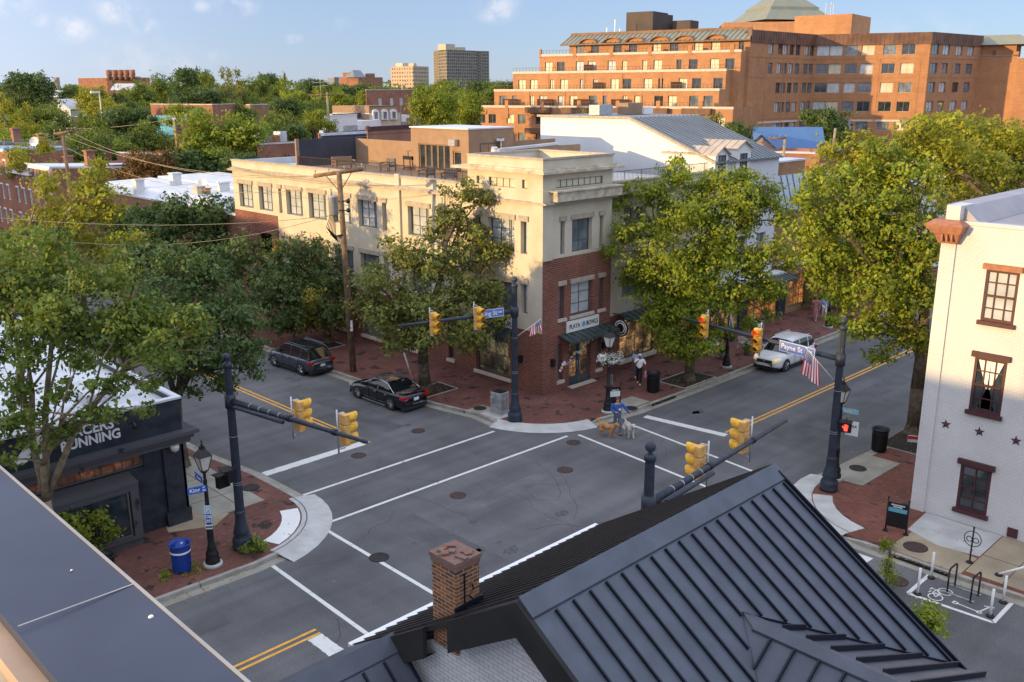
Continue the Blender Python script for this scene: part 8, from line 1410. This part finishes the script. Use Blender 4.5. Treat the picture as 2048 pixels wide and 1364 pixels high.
    for b in (-.032, .032): m_.ball(Q(.098, b, 1.65), .008*s, 5)
    m_.build('eyes', 'black', body)
    m_ = MB()
    for ar in (aL, aR):   # fingers curl from the palm end
        h0 = Vector(ar[-1]); d = (Vector(ar[-1])-Vector(ar[-2])).normalized()
        for f in range(4): o_ = Vector((0, (f-1.5)*.017, 0)); a_, b_, c_ = h0+o_, h0+o_+d*(.04-.004*abs(f-1.2)), h0+o_+d*.058+Vector((-.012, 0, -.012)); m_.path([Q(*a_), Q(*b_), Q(*c_)], [.009*s, .008*s, .006*s], 5)
        m_.path([Q(*(h0-d*.02+Vector((.02, 0, 0)))), Q(*(h0+d*.02+Vector((.04, 0, 0))))], [.01*s, .008*s], 5)
    m_.build('fingers', sk, body); return t
mn = person('man in a blue hooded top walking two dogs across the street', 33.0, 26.55, math.radians(-125), 1.8, 0.02, armL=[(0, .22, 1.42), (.04, .38, 1.2), (.2, .56, .98), (.24, .6, .93)], armR=[(0, -.22, 1.42), (.02, -.3, 1.15), (.24, -.14, 1.12), (.29, -.08, 1.12)], stride=.24, top='hoodie', legs='denim', hair='hair_brown', shoes='black', fat=1.05)
m_ = MB(); Lm = local((33.0, 26.55, .02), math.radians(-125)); m_.hexa([Lm(.15, a, c) for c in (1.2, 1.32) for a in (.0,)]*4 if False else [Lm(a, b, c) for a in (.148, .155) for b, c in ((.02, 1.2), (.12, 1.2), (.12, 1.3), (.02, 1.3))]); m_.build('chest_print', 'white', mn)
wm = person('woman in white t-shirt and dark trousers holding a pink bag', 39.62, 30.4, math.radians(-150), 1.72, .15, armL=[(0, .22, 1.42), (.04, .34, 1.16), (.02, .36, .92), (.02, .36, .85)], armR=[(0, -.2, 1.42), (.1, -.26, 1.2), (.25, -.1, 1.36), (.27, -.05, 1.42)], stride=.2, top='white', legs='black', sk='skin_dark', sleeves=.3, cap='white', fat=1.12)
person('person in a pale blue shirt walking just behind the woman in white', 40.3, 31.1, math.radians(-150), 1.68, .15, top='pale_blue', legs='denim', hair='hair_dark', sk='skin_dark', sleeves=.3, long=True)
person('woman in a long rose dress on the far pavement by the lamp', 60.2, 30.8, math.radians(-160), 1.68, .15, top='rose', dress=True, hair='hair_brown', long=True, sleeves=.3); person('person in a pale blue top beside the woman in the rose dress', 60.9, 30.5, math.radians(-150), 1.74, .15, top='pale_blue', legs='white', hair='hair_dark')
hb = thing('handbag', 'pink patterned bag hanging from the hand of the woman in white', 'bag', (39.5, 30.0, .75)); L_w = local((39.62, 30.4, .15), math.radians(-150)); c = L_w(.03, .36, .42); MB().cbox(c, .34, .14, .3, math.radians(30)).build('bag_body', 'pink', hb, bevel=.03); m_ = MB(); m_.path([(c[0]-.09, c[1]-.05, c[2]+.3), (c[0]-.05, c[1]-.03, c[2]+.42), (c[0]+.05, c[1]+.03, c[2]+.42), (c[0]+.09, c[1]+.05, c[2]+.3)], .01, 5); m_.build('handle', 'white', hb)
def dog(label, x, y, rz, m, fluffy=False, s=1.0, step=.1, tail_up=True):
    t = thing('dog', label, 'dog', (x, y, .01), rz); Lc = local((x, y, .01), rz); Q = lambda a, b, c: Lc(a*s, b*s, c*s); f = 1.14 if fluffy else 1
    P = [(0, 0, .52), (.22, 0, .50), (.34, 0, .56), (.43, 0, .68), (.50, 0, .74), (.58, 0, .71), (.68, 0, .67), (-.22, 0, .54), (-.33, 0, .55), (-.42, 0, .62), (-.54, 0, .74), (-.64, 0, .80 if tail_up else .6)]
    Rr = [.14*f, .165*f, .13*f, .09*f, .095*f, .07, .035, .13*f, .12*f, .045*f, .05*f, .025*f]; E = [(0, 1), (1, 2), (2, 3), (3, 4), (4, 5), (5, 6), (0, 7), (7, 8), (8, 9), (9, 10), (10, 11)]
    for sd_, st_ in ((1, step), (-1, -step)):
        i = len(P); P += [(.25, sd_*.10, .40), (.25+st_*.5, sd_*.10, .24), (.25+st_*.6, sd_*.1, .12), (.27+st_, sd_*.1, .03), (.32+st_, sd_*.1, .02)]; Rr += [.075*f, .045*f, .035*f, .033, .03]; E += [(1, i), (i, i+1), (i+1, i+2), (i+2, i+3), (i+3, i+4)]
        i = len(P); P += [(-.28, sd_*.10, .42), (-.20-st_*.4, sd_*.1, .30), (-.36-st_*.8, sd_*.1, .20), (-.34-st_, sd_*.1, .04), (-.29-st_, sd_*.1, .02)]; Rr += [.1*f, .065*f, .036*f, .032, .03]; E += [(8, i), (i, i+1), (i+1, i+2), (i+2, i+3), (i+3, i+4)]
    b = skin('body', [Q(*p) for p in P], E, [r*s for r in Rr], m, t, 2)
    for sd_ in (1, -1): skin('ear', [Q(.46, sd_*.07, .79), Q(.45, sd_*.11, .73), Q(.46, sd_*.115, .66)], [(0, 1), (1, 2)], [.03*s, .035*s, .02*s], m, t, 1)
    m_ = MB(); m_.ball(Q(.715, 0, .675), .02*s, 6); m_.build('nose', 'black', t); m_ = MB()
    for sd_ in (1, -1): m_.ball(Q(.585, sd_*.05, .755), .012*s, 6)
    m_.build('eyes', 'black', t); MB().lathe(Q(.40, 0, .64), [(.105*s, 0), (.105*s, .025)], 12, cap=False, ax=Matrix.Rotation(rz, 3, 'Z') @ Matrix.Rotation(math.radians(40), 3, 'Y')).build('collar', 'black', t); return Q(.40, 0, .72)
c1 = dog('golden retriever with raised feathered tail walking left of the man', 32.35, 26.6, math.radians(-80), 'fur_gold', True, .98); c2 = dog('fluffy white dog walking right of the man', 33.1, 25.9, math.radians(-118), 'fur_white', True, .98, .08, False)
h1, h2 = Lm(.28, -.08, 1.12), Lm(.24, .58, .93)
for a, b, lb in ((h1, c1, 'black lead to the golden dog'), (h1, c2, 'black lead to the white dog')): tag(wire(a, b, .12, .008, 8).build('dog_lead', 'black'), lb, 'lead')
